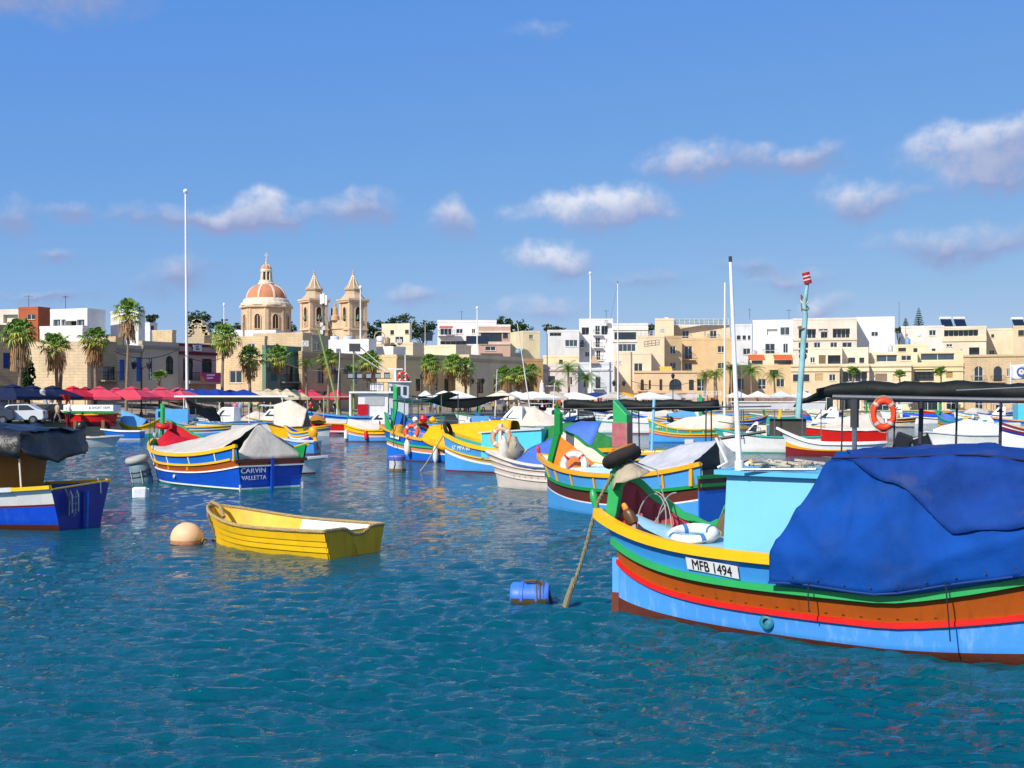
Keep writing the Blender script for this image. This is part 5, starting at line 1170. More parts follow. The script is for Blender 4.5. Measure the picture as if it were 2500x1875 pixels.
# ---- pale pink double-ended boat with a blue sheet over its side
def pink_boat():
    sh = (1.25, .86, 1.0)
    t, h = luzzu('pale pink wooden boat with tan ring at the bow and blue sheet over its side', 1216, 1187, 36, 6.0, 2.3, sh,
                 [((-.02, -.02, -.02), 'dbrown'), ((.55, .4, .5), 'pink'), ((.7, .55, .65), 'pink'), (sh, 'pink')],
                 [((.72, .52, .62), 'pink', .035, .04), ((.5, .32, .42), 'pink', .03, .035), ((.95, .68, .8), 'pink', .035, .04)], tip=None, over=.5, gun='cream', inner='pink', deckc='lgrey', gh=.08, vert=.0)
    for i in range(9):
        u = .2 + i * .05; p = h.pt(u, .42, -1, .004); MB().box(p, (.03, .012, .03)).build('fastening', PB['dbrown'], t)
    MB().bar([Vector((.1, 0, .9)), Vector((.12, 0, 2.15))], .13, .13, up=Vector((1, 0, 0))).build('mooring_post', PB['pink'], t, bevel=.015)
    MB().tube([Vector((.45, -.35, .85)), Vector((.2, 0, 1.75))], .03, 6).build('strut', PB['pink'], t)
    c = t.matrix_basis @ Vector((.16, -.03, 1.68)); M = Matrix.Rotation(R(-20), 3, 'Z') @ Matrix.Rotation(R(82), 3, 'X')
    lifebuoy(c, .3, .085, M, mat('c79a78', .6, amt=.12), mat('e8dcc8', .6), 'faded tan lifebuoy hung on the post of the pale pink boat')
    net = MB().lathe([(.05, -.35), (.24, -.25), (.3, 0), (.2, .28), (.06, .42)], (0, 0, 0), 14); net.v = [tuple(Vector(v) + noise.noise_vector(Vector(v) * 5) * .12) for v in net.v]
    o = net.build('net_bundle', mat('a8a08a', .95, 'rope', .3, 14, .5), None, smooth=True); o.location = t.matrix_basis @ Vector((.75, -.1, 1.25)); tag(o, 'grey bundled fishing net in the bow of the pale pink boat', 'net')
    bag = MB().lathe([(.16, -.35), (.24, -.2), (.2, .15), (.1, .4), (.03, .5)], (0, 0, 0), 12); bag.v = [tuple(Vector(v) + noise.noise_vector(Vector(v) * 4) * .08) for v in bag.v]
    o = bag.build('sack', mat('cfc8bc', .9, 'cloth', .15, 5, .4), None, smooth=True); o.location = t.matrix_basis @ Vector((.5, -.32, 1.2)); tag(o, 'pale sack slumped beside the tan lifebuoy', 'sack')
    rows = []
    for i in range(12):
        f = i / 11; u = .16 + .5 * f; y = h.half(u); e = h.sheer(u)
        rows.append([Vector((u * h.L + .1 * q, -y - .05 + (y + .3) * q, (e - .12 + .22 * f * 0) * (1 - q) + q * (e + .25 + 1.15 * min(1, f * 1.5)) - .12 * math.sin(math.pi * q))) for q in [j / 7 for j in range(8)]])
    sheet(rows, 'sheet', TARP['bluegrey'], t, wr=.03, fr=2)
pink_boat()

# ---- cyan cabin boat with yellow bow
def cyan_boat():
    sh = (1.62, .95, 1.05)
    t, h = luzzu('light blue boat with swept yellow bow, cyan cabin and green cloth', 1087, 1149, 20, 7.6, 2.4, sh,
                 [((.05, .05, .05), 'maroon'), ((.80, .28, .5), 'lblue'), ((.92, .36, .56), 'white'), ((1.02, .5, .7), 'tan'), ((1.06, .56, .76), 'turq'), (sh, 'lblue')],
                 [((1.02, .52, .74), 'yellow', .05, .05)], tip=None, over=.1, gun='yellow', inner='turq', deckc='yellow', gh=.16, ps=2.6)
    h.wash(1, [(.03, .1), (.08, .08), (.2, .05), (.3, .02)], PB['cream'], PB['yellow'], t)
    x0, x1 = 2.0, 4.6
    c = MB().hexa([Vector((x0, -1.0, .6)), Vector((x1, -1.0, .6)), Vector((x1, 1, .6)), Vector((x0, 1, .6))], [Vector((x0, -.95, 1.62)), Vector((x1, -.95, 1.78)), Vector((x1, .95, 1.78)), Vector((x0, .95, 1.62))]).build('cabin', mat('4fc4d8', .4, 'hull', .06, 1.5), t, bevel=.02)
    MB().hexa([Vector((x0 - .1, -1.03, 1.62)), Vector((x1, -1.03, 1.78)), Vector((x1, 1.03, 1.78)), Vector((x0 - .1, 1.03, 1.62))], [Vector((x0 - .1, -1.03, 1.67)), Vector((x1, -1.03, 1.83)), Vector((x1, 1.03, 1.83)), Vector((x0 - .1, 1.03, 1.67))]).build('cabin_roof', PB['lgrey'], c)
    tent(h, t, TARP['green'], .58, .97, [(0, 1.85), (.4, 2.1), (1, 1.4)], seed=8)
    MB().ring((.12, 0, 1.75), .26, .085, Matrix.Rotation(R(70), 3, 'Y'), 22, 9).build('tyre', mat('2b2522', .85, 'rubber'), t, smooth=True)
    M = frame_on(h.pt(.13, .98, -1, .03), h.pt(.16, .98, -1) - h.pt(.10, .98, -1), (0, 0, 1)); lettering('ST MFA 80', .24, PB['white'], t, M)
    rope = MB().tube([t.matrix_basis @ Vector((.0, -.05, 1.7)), t.matrix_basis @ Vector((.0, -.2, 1.5)), W(1040, 1147) + Vector((0, 0, .25)), W(1026, 1150)], .03, 6).build('mooring_rope', ROPE, None, smooth=True)
    tag(rope, 'slanting mooring rope in front of the yellow tarpaulin', 'rope')
cyan_boat()

# ---- blue boat under yellow tarpaulins
def yellow_tarp_boat():
    sh = (1.70, 1.05, 1.15)
    t, h = luzzu('blue and orange banded boat covered with a yellow tarpaulin, plate MFA 119', 945, 1122, 27, 8.4, 2.7, sh,
                 [((.04, .04, .04), 'maroon'), ((.78, .36, .6), 'mblue'), ((.86, .42, .66), 'white'), ((1.05, .66, .86), 'salmon'), ((1.1, .7, .9), 'turq'), (sh, 'mblue')],
                 [((1.06, .69, .9), 'green', .07, .09)], tip='red', over=.42, gun='ochre', inner='mblue', deckc='sky', gh=.13)
    keys = [(.04, .95), (.07, .85), (.12, .58), (.18, .3), (.25, .06)]
    h.wash(1, keys, PB['mblue'], PB['green'], t); h.wash(-1, [(.055, .78), (.07, .6), (.085, .3), (.1, .02)], PB['green'], PB['green'], t)
    stem_post(h, t, PB['green'], .25, 1.4, .5, 2.6, .12, .2, 3.75)
    MB().lathe([(.1, -.3), (.3, -.22), (.34, 0), (.25, .25), (.08, .33)], (.95, -.4, 1.45), 14).build('net_ball', mat('c89a40', .9, 'rope', .2, 12, .4), t, smooth=True)
    secs = []
    for i in range(15):
        f = i / 14; u = .33 + .52 * f; x = u * h.L; y = h.half(u); e = h.sheer(u)
        zt = lerpk([(0, 1.7), (.4, 1.8), (.8, 2.0), (1, 1.95)], f); lo = lerpk([(0, 1.05), (.25, .62), (.5, .45), (1, .9)], f)
        secs.append([(x, -y - .08, lo), (x, -y - .05, e), (x, -y * .7, (e + zt) / 2), (x, -y * .4, zt), (x, y * .4, zt + .03), (x, y, e + .1), (x, y + .05, e - .1)])
    sheet(loft(secs, 22, 2), 'tarpaulin', TARP['yellow'], t, wr=.05, fr=1.5, seed=4)
    awning(h, t, TARP['dkgreen2'], .9, 3.6, 3.05, 3.35, .9, sag=.25, name='green_awning')
    for (x, y, z, c, r_) in ((2.35, -.4, 2.05, 'red', .22), (1.95, -.5, 2.0, 'white', .16), (2.75, -.2, 2.0, 'yellow', .17)):
        MB().lathe([(.02, -r_), (r_ * .7, -r_ * .7), (r_, 0), (r_ * .7, r_ * .7), (.02, r_)], (x, y, z), 14).build('float', PB[c], t, smooth=True)
    for x in (1.6, 2.05): MB().tube([Vector((x, -1.0, 1.1)), Vector((x + .05, -1.0, 3.1))], .025, 6).build('rod', STEEL, t)
    p0 = h.pt(.075, 1.28, -1, .03); p1 = h.pt(.16, 1.16, -1, .03); M = frame_on((p0 + p1) / 2 - Vector((0, .02, 0)), p1 - p0, (0, 0, 1))
    pl = MB().prism([M @ Vector(v) for v in ((-.38, -.13, 0), (.38, -.13, 0), (.38, .13, 0), (-.38, .13, 0))], (0, 0, 0), (0, -.02, 0)).build('number_plate', PB['white'], t); lettering('S191 MFA 119', .14, BLACK, pl, M @ Matrix.Translation((0, 0, .03)), sx=.8)
    for i, (u, z0, zz, r_) in enumerate(((.215, .35, 1.0, .15), (.43, .05, .75, .13))):
        p = h.pt(u, .5, -1, .16); f = thing('boat_fender', ('fat white fender hanging left of the yellow tarpaulin' if i == 0 else 'slim white fender hanging at the waterline below the yellow tarpaulin'), 'fender', t.matrix_basis @ Vector((p.x, p.y, 0)))
        MB().lathe([(.03, z0 - .08), (r_ * .7, z0), (r_, z0 + .15), (r_, zz - .15), (r_ * .6, zz), (.03, zz + .1)], (0, 0, 0), 12).build('fender_body', mat('ece6da', .5, amt=.08, dirt='8a7a60'), f, smooth=True)
        MB().tube([Vector((0, 0, zz + .05)), Vector((0, .06, h.sheer(u)))], .02, 5).build('lanyard', ROPE, f)
    c = t.matrix_basis @ Vector((2.05, -1.0, 1.42)); lifebuoy(c, .3, .1, Matrix.Rotation(R(-15), 3, 'Z') @ Matrix.Rotation(R(82), 3, 'X'), mat('e0553c', .5, amt=.1), mat('e8c8b8', .6), 'red lifebuoy against the yellow tarpaulin')
yellow_tarp_boat()

# ---- stern of the blue boat at the left edge
def left_boat():
    # built from its stern corner: bow lies outside the frame to the left
    p = W(146, 1296); ang = 15; L = 8.6; u_ = Vector((math.cos(R(ang)), -math.sin(R(ang)), 0)); nr = Vector((-math.sin(R(ang)), -math.cos(R(ang)), 0))
    st = p - nr * .8; bow = st - u_ * L
    t = thing('fishing_boat', 'blue boat with shade painted on its stern, a white band and ochre cabin under black sheeting', 'boat', (bow.x, bow.y, 0), R(-ang))
    sh = (1.6, .86, 1.02); h = Hull(L, 2.6, sheer=sh, wl=.7, sm=.5, tr=.86, over=.4, deck=.6)
    b = [((.10, .10, .14), 0, 2), ((.6, .46, .58), 1, 3), ((.64, .50, .63), 2, 1), (sh, 3, 3)]
    h.shell(b, [PB['dbrown'], mat('1a52d8', .35, 'hull', .1, 2, .05, dirt='4a86e0'), PB['maroon'], PB['white']], t, PB['mblue'], PB['tan'], cap=False)
    rows = [s_ for s_ in (-.35, 0, .16, .4, .62, .8, .98)]
    MB().grid([[h.pt(1, z, s_) + Vector((.03, 0, 0)) for s_ in (-1, -.5, 0, .5, 1)] if False else [Vector((h.L + .0 + .02 * z, h.pt(1, z, 1).y * q, z)) for q in (-1, -.5, 0, .5, 1)] for z in rows]).build('transom', mat('0a2488', .35, 'hull', .08, 2, .04), t)  # hull blue made darker here: the stern's shade is put into its colour
    MB().bar([Vector((h.L + .03, h.half(1) * q, 1.0 + .03 * q)) for q in (-1, -.5, 0, .5, 1)], .04, .03).build('transom_trim', PB['yellow'], t)
    h.rail(sh, .12, .08, PB['yellow'], t, sides=(-1,), name='gunwale', u0=.86, off=0)
    h.rail(sh, .12, .1, PB['lgrey'], t, sides=(-1,), name='gunwale', u1=.9, off=0)
    h.rail(sh, .14, .11, PB['yellow'], t, sides=(1,), name='gunwale', off=.0, u0=.78)
    for u in (.9, .94, .98): MB().bar([h.pt(u, .9, 1) - Vector((0, .1, 0)), h.pt(u, h.sheer(u), 1) - Vector((0, .1, 0))], .05, .05, up=Vector((1, 0, 0))).build('rib', PB['mblue'], t)
    MB().bar([Vector((h.L + .06, .12, -.3)), Vector((h.L + .09, .12, .85))], .06, .06, up=Vector((1, 0, 0))).build('rudder_post', mat('2a6fd0', .5, 'hull', .2, 8, dirt='7a4a30'), t)
    ld = MB()
    for y in (-.62, -.38):
        ld.tube([Vector((h.L + .12, y, .35)), Vector((h.L + .12, y, .8)), Vector((h.L + .16, y, .9)), Vector((h.L + .2, y, .8)), Vector((h.L + .2, y, .4))], .016, 6)
    for z in (.45, .6, .75): ld.tube([Vector((h.L + .2, -.62, z)), Vector((h.L + .2, -.38, z))], .014, 6)
    ld.build('boarding_ladder', STEEL, t, smooth=True)
    MB().tube([Vector((h.L + .04, .62, 1.1)), Vector((h.L + .06, .7, 1.0)), Vector((h.L + .06, .72, .75))], .015, 5).build('hook', PB['white'], t)
    MB().tube([Vector((h.L + .05, -.66, .95)), Vector((h.L + .12, -.5, .5)), Vector((h.L + .1, -.4, .3))], .012, 5).build('line', ROPE, t)
    # ochre plywood side of the cabin and black plastic over it
    x0, x1 = h.L * .35, h.L - 1.7
    nseam = 4
    for i in range(nseam):
        a = x0 + (x1 - x0) * i / nseam; b2 = x0 + (x1 - x0) * (i + 1) / nseam
        MB().hexa([Vector((a + .006, -.98, .7)), Vector((b2 - .006, -.98 - .03 * (i == 3), .7)), Vector((b2, -.9, .7)), Vector((a, -.9, .7))], [Vector((a + .006, -1.12, 2.12)), Vector((b2 + .3 * (i == 3), -1.12, 2.12)), Vector((b2, -1.02, 2.12)), Vector((a, -1.02, 2.12))]).build('cabin_board', mat('b07c1a', .55, 'wood', .2, 1.2, .1, dirt='6a4a18'), t)
    MB().hexa([Vector((x0, -.88, .7)), Vector((x1, -.88, .7)), Vector((x1, .9, .7)), Vector((x0, .9, .7))], [Vector((x0, -.98, 2.2)), Vector((x1 + .2, -.98, 2.15)), Vector((x1 + .2, .98, 2.15)), Vector((x0, .98, 2.15))]).build('cabin', mat('9a6f22', .6, 'wood'), t)
    secs = []
    for i in range(13):
        f = i / 12; x = x0 + (x1 + 1.0 - x0) * f; d = 0 if f < .72 else (f - .72) / .28
        lo = lerpk([(0, 2.1), (.6, 2.06), (.7, 1.98), (.85, 1.72), (1, 1.66)], f)
        secs.append([(x, -1.26, lo), (x, -1.25, 2.22 - .1 * d), (x, -1.08, 2.33 - .1 * d), (x, 0, 2.40 - .12 * d), (x, 1.0, 2.34 - .1 * d), (x, 1.2, 2.15), (x, 1.22, lo)])
    sheet(loft(secs, 24, 2), 'black_sheeting', mat('1e2022', .35, 'cloth', .3, 2, .5, spec=.5, dirt='5a5f66', dirt_amt=.7), t, wr=.07, fr=2.2, seed=6)
    end = [[Vector((x1 + .95 + .12 * i / 6, -1.2 + 2.4 * j / 8, 2.26 - .75 * i / 6 * (1 - .3 * abs(j / 4 - 1)))) for j in range(9)] for i in range(7)]
    sheet(end, 'black_sheeting_end', mat('1e2022', .35, 'cloth', .3, 2, .5, spec=.5, dirt='5a5f66', dirt_amt=.7), t, wr=.07, fr=3)
    MB().tube([Vector((x1 + .85, -1.1, 1.65)), Vector((x1 + .9, -1.1, 1.0))], .02, 6).build('prop', PB['cream'], t)
left_boat()

# ---- yellow rowing dinghy
def dinghy():
    p = W(560, 1322); q = W(700, 1352); t = boat('rowing_dinghy', 'small yellow clinker dinghy with rope fender round its rim', 535, 1322, 36)
    h = Hull(3.9, 1.8, sheer=(.74, .50, .52), wl=.8, sm=.55, tr=.88, over=.2, deck=.12, draft=.15, full=.62, vert=.1)
    ks = [(0.0, -.02, -.02), (.17, .10, .11), (.34, .21, .22), (.51, .32, .33), (.74, .50, .52)]
    ym = mat('eebc10', .5, 'hull', .1, 3, .1, dirt='b07a10'); U = h.us(22)
    for i in range(4):              # clinker strakes, each lapping over the one below
        for side in (-1, 1):
            lo = []; hi = []; 
            for u in U:
                a = h.pt(u, h.curve(ks[i], u), side, .030); b = h.pt(u, h.curve(ks[i + 1], u) + .004, side, .008)
                lo.append(a); hi.append(b)
            MB().grid([lo, hi], flip=(side == 1)).grid([[v - Vector((0, .03 * side, 0)) for v in lo], lo], flip=(side == 1)).build('strake', ym, t, smooth=True, angle=30)
    h.shell([((.0, -.02, -.02), 0, 2), ((.72, .48, .50), 0, 2)], [ym], t, None, mat('cfe0dc', .6, 'hull', .15, 3), n=22, deck=True, deckname='floor')
    # inside: yellow forward, pale aft
    for nm, u0, u1, m in (('inner_side', 0, .42, mat('e2b01c', .55, 'hull', .2, 4, .1, dirt='b89a60')), ('inner_side', .40, 1.0, mat('c9ddd8', .55, 'hull', .15, 4, .1, dirt='a0b4a8'))):
        for side in (-1, 1):
            us_ = [u for u in U if u0 <= u <= u1]
            top = []; bot = []
            for u in us_:
                a = h.pt(u, h.sheer(u) - .01, side); a.y -= .045 * side; a.y = max(0, a.y * side) * side; b = h.pt(u, .08, side); b.y -= .05 * side; b.y = max(0, b.y * side) * side
                top.append(a + Vector((.05 * (1 - u) ** 6, 0, 0))); bot.append(b + Vector((.05 * (1 - u) ** 6, 0, 0)))
            MB().grid([top, bot], flip=(side == 1)).build(nm, m, t, smooth=True)
    # transom with a scooped notch
    y1 = h.half(1); zs = h.sheer(1); n = 16; lo = []; hi = []; lo2 = []; hi2 = []
    for i in range(n + 1):
        f = i / n * 2 - 1; z = zs - .13 * math.exp(-((f - .1) / .34) ** 4); w = h.pt(1, .0, 1).y
        hi.append(Vector((h.L + .02, y1 * f, z))); lo.append(Vector((h.L + .02, w * f, -.15)))
    tm = MB().grid([lo, hi]); tm.grid([[v - Vector((.05, 0, 0)) for v in lo], [v - Vector((.05, 0, 0)) for v in hi]], flip=True); tm.build('transom', mat('d8a410', .5, 'hull', .15, 3, .1, dirt='9a6a10', dirt_amt=.6), t)
    MB().box((h.L - .55, 0, .3), (.28, h.half(.85) * 1.6, .03)).build('thwart', mat('c4d8d4', .6, 'hull'), t)
    MB().box((h.L - 1.9, 0, .3), (.24, h.half(.5) * 1.6, .03)).build('thwart', mat('c4d8d4', .6, 'hull'), t)
    # rope fender: one thick twisted rope round the whole rim
    rim = [h.pt(u, h.sheer(u) + .01, 1, .01) for u in reversed(U)] + [h.pt(u, h.sheer(u) + .01, -1, .01) for u in U[1:]] + [v + Vector((0, 0, .02)) for v in hi]
    rim = resample(rim, 420); rp = MB()
    for s_ in (0, 2.09, 4.19):
        rp.tube([v + Vector((0, math.cos(i * .75 + s_), math.sin(i * .75 + s_))) * .018 for i, v in enumerate(rim)], .022, 5)
    rp.build('rope_fender', mat('b39a68', .95, 'rope', .3, 20, .5), t, smooth=True)
    bw = h.pt(0, h.sheer(0), -1)
    MB().tube([bw + Vector((.5, -.1, -.2)), bw + Vector((.25, 0, .02)), bw + Vector((0, 0, .09)), bw + Vector((-.09, -.02, 0)), bw + Vector((-.1, 0, -.22))], .04, 7).build('painter', mat('a08a62', .95, 'rope', .3, 20, .5), t, smooth=True)
    rp2 = MB(); e = bw + Vector((-.1, 0, -.2)); tgt = Vector((-.2, .1, .1))
    for s_ in (0, 1.6, 3.1): rp2.tube([e + (tgt - e) * f + Vector((math.cos(f * 20 + s_), math.sin(f * 20 + s_), 0)) * .03 for f in [i / 20 for i in range(21)]], .02, 5)
    for i in range(5): rp2.ring(tgt + Vector((-.03 * i + .05, 0, -.03 * i)), .05, .022, Matrix.Rotation(i, 3, 'X'), 12, 6)
    rp2.build('painter_knot', mat('86734e', .95, 'rope', .3, 20, .5), t, smooth=True)
    MB().tube([Vector((h.L + .05, -.1, .5)), Vector((h.L + .06, -.05, .25)), Vector((h.L + .05, 0.02, .0))], .008, 4).build('cord', mat('5a5030', .9), t)
dinghy()

# ---- floats and buoys
def floats():
    p = W(456, 1326); t = thing('mooring_buoy', 'round cream and orange mooring buoy beside the yellow dinghy', 'buoy', (p.x, p.y, 0))
    r_ = .335; prof = [(.001, -r_ * .7)] + [(r_ * math.cos(a), .10 + r_ * math.sin(a)) for a in [R(-50 + i * 10) for i in range(14)]] + [(.001, .10 + r_)]
    MB().lathe(prof, (0, 0, 0), 32).build('buoy_shell', mat('eabf92', .55, 'paint', .12, 3, .1, dirt='f2dcb8', dirt_amt=.8), t, smooth=True)
    MB().lathe([(r_ * .995, .0), (r_ * .985 + .004, .03), (r_ * .99 + .004, .06), (r_ * .99, .085)], (0, 0, 0), 32).build('waterline_stain', mat('b9805a', .8, 'paint', .4, 9, .2, dirt='5a4a2c'), t, smooth=True)
    MB().tube([Vector((.28, -.1, -.05)), Vector((.36, -.08, .1)), Vector((.42, 0, .08))], .035, 6).build('shackle_rope', mat('86734e', .95, 'rope'), t, smooth=True)
    p = W(1295, 1468); t = thing('drum_buoy', 'blue plastic drum buoy with rope lashed round it and weed at the waterline', 'buoy', (p.x, p.y, 0)); t.scale = (.86,) * 3
    M = Matrix.Rotation(R(90), 3, 'Y') @ Matrix.Rotation(R(8), 3, 'X'); prof = [(.02, -.33), (.22, -.33), (.25, -.29), (.25, -.16), (.265, -.15), (.265, -.11), (.25, -.1), (.25, .1), (.265, .11), (.265, .15), (.25, .16), (.25, .29), (.22, .33), (.02, .33)]
    MB().lathe(prof, (0, 0, .08), 26, M).build('drum', mat('3a74d8', .45, 'paint', .15, 4, .1, dirt='8aaee6'), t, smooth=True)
    MB().lathe([(.256, -.31), (.262, -.3), (.262, .3), (.256, .31)], (0, 0, .035), 26, M).build('weed', mat('4a3f22', .95, 'rope', .4, 12, .6), t, smooth=True).scale = (1, 1, .72)
    mb = MB()
    for x in (.1, .16, .22): mb.ring((x, 0, .08), .268, .018, Matrix.Rotation(R(90), 3, 'Y'), 26, 6)
    mb.tube([Vector((-.1, -.1, .36)), Vector((.1, -.15, .38)), Vector((.3, -.1, .2)), Vector((.38, -.05, -.05))], .03, 6); mb.build('lashing', mat('5f563e', .95, 'rope', .3, 20, .5), t, smooth=True)
    p = W(347, 1177); t = thing('tyre_buoy', 'leaning grey drum buoy topped with a pale tyre near the blue boat', 'buoy', (p.x, p.y, 0)); M = Matrix.Rotation(R(-10), 3, 'Y') @ Matrix.Rotation(R(6), 3, 'X')
    MB().lathe([(.3, -.4), (.38, -.3), (.39, .1), (.36, .2), (.38, .3), (.34, .62), (.3, .66)], (0, 0, .05), 22, M).build('drum', mat('6f8a92', .6, 'paint', .2, 4, .2, dirt='3c4a44'), t, smooth=True)
    MB().ring(M @ Vector((0, 0, .78)) + Vector((-.03, 0, .05)), .29, .135, M, 26, 10).build('tyre', mat('a8a7a0', .7, 'rubber', .15, 5, .2), t, smooth=True)
    MB().lathe([(.28, -.02), (.28, .04)], M @ Vector((0, 0, .84)) + Vector((-.03, 0, .05)), 20, M).build('tyre_fill', mat('b9b4a4', .9, 'rope', .3, 9, .4), t)
    for q in (.25, .42): MB().ring(M @ Vector((0, 0, q)), .39, .015, M, 22, 5).build('strap', DARKSTEEL, t)
    for a in (-2.2, -1.2): MB().tube([M @ Vector((.4 * math.cos(a), .4 * math.sin(a), -.2)), M @ Vector((.4 * math.cos(a), .4 * math.sin(a), .5))], .015, 5).build('strap', PB['lgrey'], t)
    p = W(341, 1214); t = thing('jerrycan_float', 'white plastic jerrycan floating near the yellow dinghy', 'float', (p.x, p.y, 0), R(12))
    MB().box((0, 0, .1), (.42, .3, .42)).build('can', mat('eef0f2', .4, amt=.04), t, smooth=True, bevel=.05); MB().box((.24, 0, .12), (.08, .1, .3)).build('handle', mat('d8dcde', .4), t, bevel=.02)
    p = W(970, 1149); t = thing('bucket_float', 'white barrel float with blue rim and rusty foot beside the yellow tarpaulin boat', 'float', (p.x, p.y, 0))
    MB().lathe([(.3, -.3), (.345, -.2), (.345, .42), (.36, .45), (.36, .62)], (0, 0, 0), 24).build('barrel', mat('d6d8da', .5, 'cloth', .1, 4, .4, dirt='a0a4a8'), t, smooth=True)
    MB().lathe([(.365, .44), (.365, .60), (.33, .66), (.3, .62)], (0, 0, 0), 24).build('rim', mat('4a5ab0', .5), t, smooth=True); MB().lathe([(.36, -.05), (.365, .06), (.352, .1)], (0, 0, 0), 24).build('weed', mat('7a6238', .95, 'rope', .3, 12, .5), t, smooth=True)
    for a in (-1.9, -.9): MB().tube([Vector((.36 * math.cos(a), .36 * math.sin(a), .62)), Vector((.365 * math.cos(a + .15), .365 * math.sin(a + .15), .3)), Vector((.38 * math.cos(a - .1), .38 * math.sin(a - .1), -.1))], .02, 5).build('lashing', mat('5a5040', .9), t)
    for (x, y, lab, c) in ((1775, 1098, 'small cream buoy between the two white boats', 'e8d8b0'), (177, 1099, 'small reddish float by the grey tender', 'c07a6a')):
        p = W(x, y); t = thing('small_buoy', lab, 'buoy', (p.x, p.y, 0)); MB().lathe([(.05, -.15), (.28, -.05), (.33, .1), (.22, .27), (.05, .33)], (0, 0, 0), 16).build('buoy_shell', mat(c, .5), t, smooth=True); MB().ring((0, 0, .33), .05, .015, Matrix.Rotation(R(90), 3, 'X'), 10, 5).build('eye', STEEL, t)
floats()

# ------------------------------------------------------------------ palms and trees
PALM_G = mat('64862c', .55, 'leaf', .35, 2.5, 0, spec=.3); PALM_D = mat('a07c50', .9, 'leaf', .3, 3, 0); PALM_Y = mat('a8a83c', .6, 'leaf', .3, 3, 0)
TRUNK = mat('8d7a62', .9, 'wood', .25, 3, .5); LEAFM = [mat(c, .6, 'leaf', .35, .8, 0, spec=.25) for c in ('33491e', '3f5526', '2a3d22')]
def fan_crown(seed, n=36, R0=1.0, droop=1.1, blades=9, lo=-40, hi=80):
    """fan-palm crown of unit radius: petioles, each carrying a fan of narrow blades"""
    r = random.Random(seed); mb = MB()
    for i in range(n):
        az = i * 2.399 + r.uniform(-.2, .2); e = R(lo + (hi - lo) * ((i + .5) / n) ** .9); ln = r.uniform(.36, .66)
        d = Vector((math.cos(az) * math.cos(e), math.sin(az) * math.cos(e), math.sin(e))); b = d * ln
        side = d.cross(Vector((0, 0, 1))); side = side.normalized() if side.length > .05 else Vector((1, 0, 0)); up = side.cross(d)
        mb.tube([Vector((0, 0, 0)), b], .018, 3, mi=0, caps=False)
        for k in range(blades):
            f = (k / (blades - 1) - .5) * 2; a = f * R(78); q = (d * math.cos(a) + side * math.sin(a)).normalized()
            L = (.52 - .14 * abs(f)) * r.uniform(.85, 1.1); w = q.cross(up).normalized() * .045
            mid = b + q * L * .55 + up * .03; tip = b + q * L - Vector((0, 0, droop * .22 * L / .5)) + Vector((r.uniform(-.03, .03), r.uniform(-.03, .03), r.uniform(-.05, .03)))
            mb.add([b, mid - w, tip, mid + w], [(0, 1, 2, 3)], 1 if (e < R(5) and r.random() < .6) else 0)
    return mb
def skirt(seed, n=34, ln=1.0):
    r = random.Random(seed); mb = MB()
    for i in range(n):
        az = i * 2.399; z = -.05 - .75 * ln * (i / n); o = Vector((math.cos(az), math.sin(az), 0)); s_ = Vector((-o.y, o.x, 0))
        b = o * .1 + Vector((0, 0, z)); rr = r.uniform(.25, .62) * (1 - .35 * i / n); m = b + o * rr + Vector((0, 0, -.02)); t = b + o * (rr + .12) + Vector((0, 0, -r.uniform(.35, .75)))
        for k in (-1, 0, 1):
            mb.add([m + s_ * k * .07, m + s_ * (k * .1 + .05), t + s_ * (k * .13 + r.uniform(-.04, .06)), t + s_ * (k * .15 - .05)], [(0, 1, 2, 3)])
        mb.tube([b, m], .016, 3, caps=False)
    return mb
def date_crown(seed, n=30):
    r = random.Random(seed); mb = MB()
    for i in range(n):
        az = i * 2.399 + r.uniform(-.2, .2); e0 = 80 - 75 * (i / n); L = r.uniform(.9, 1.1); p = Vector((0, 0, 0)); e = R(e0); o = Vector((math.cos(az), math.sin(az), 0)); s_ = Vector((-o.y, o.x, 0)); seg = 9
        for k in range(seg):
            d = o * math.cos(e) + Vector((0, 0, 1)) * math.sin(e); q = p + d * L / seg; e -= R(r.uniform(9, 14))
            w = .17 * math.sin(math.pi * min(1, (k + 1.2) / (seg + .6))) + .02
            for sg in (-1, 1):
                for h_ in (0, .5):
                    c = p.lerp(q, h_); tp = c + s_ * sg * w + d * .10 - Vector((0, 0, .05 + .04 * r.random())); mb.add([c, c + d * .035, tp], [(0, 1, 2)], 0)
            p = q
    return mb
CROWNS = [fan_crown(11).build('crown', [PALM_G, PALM_Y]), fan_crown(12, 30, droop=.9, lo=-35).build('crown', [PALM_G, PALM_Y]), date_crown(13).build('crown', [PALM_G]), fan_crown(14, 22, droop=.3, lo=10).build('crown', [PALM_G, PALM_Y])]
SKIRTS = [skirt(21).build('dead_fronds', PALM_D), skirt(22, 34, .6).build('dead_fronds', PALM_D)]
PROTO = CROWNS + SKIRTS
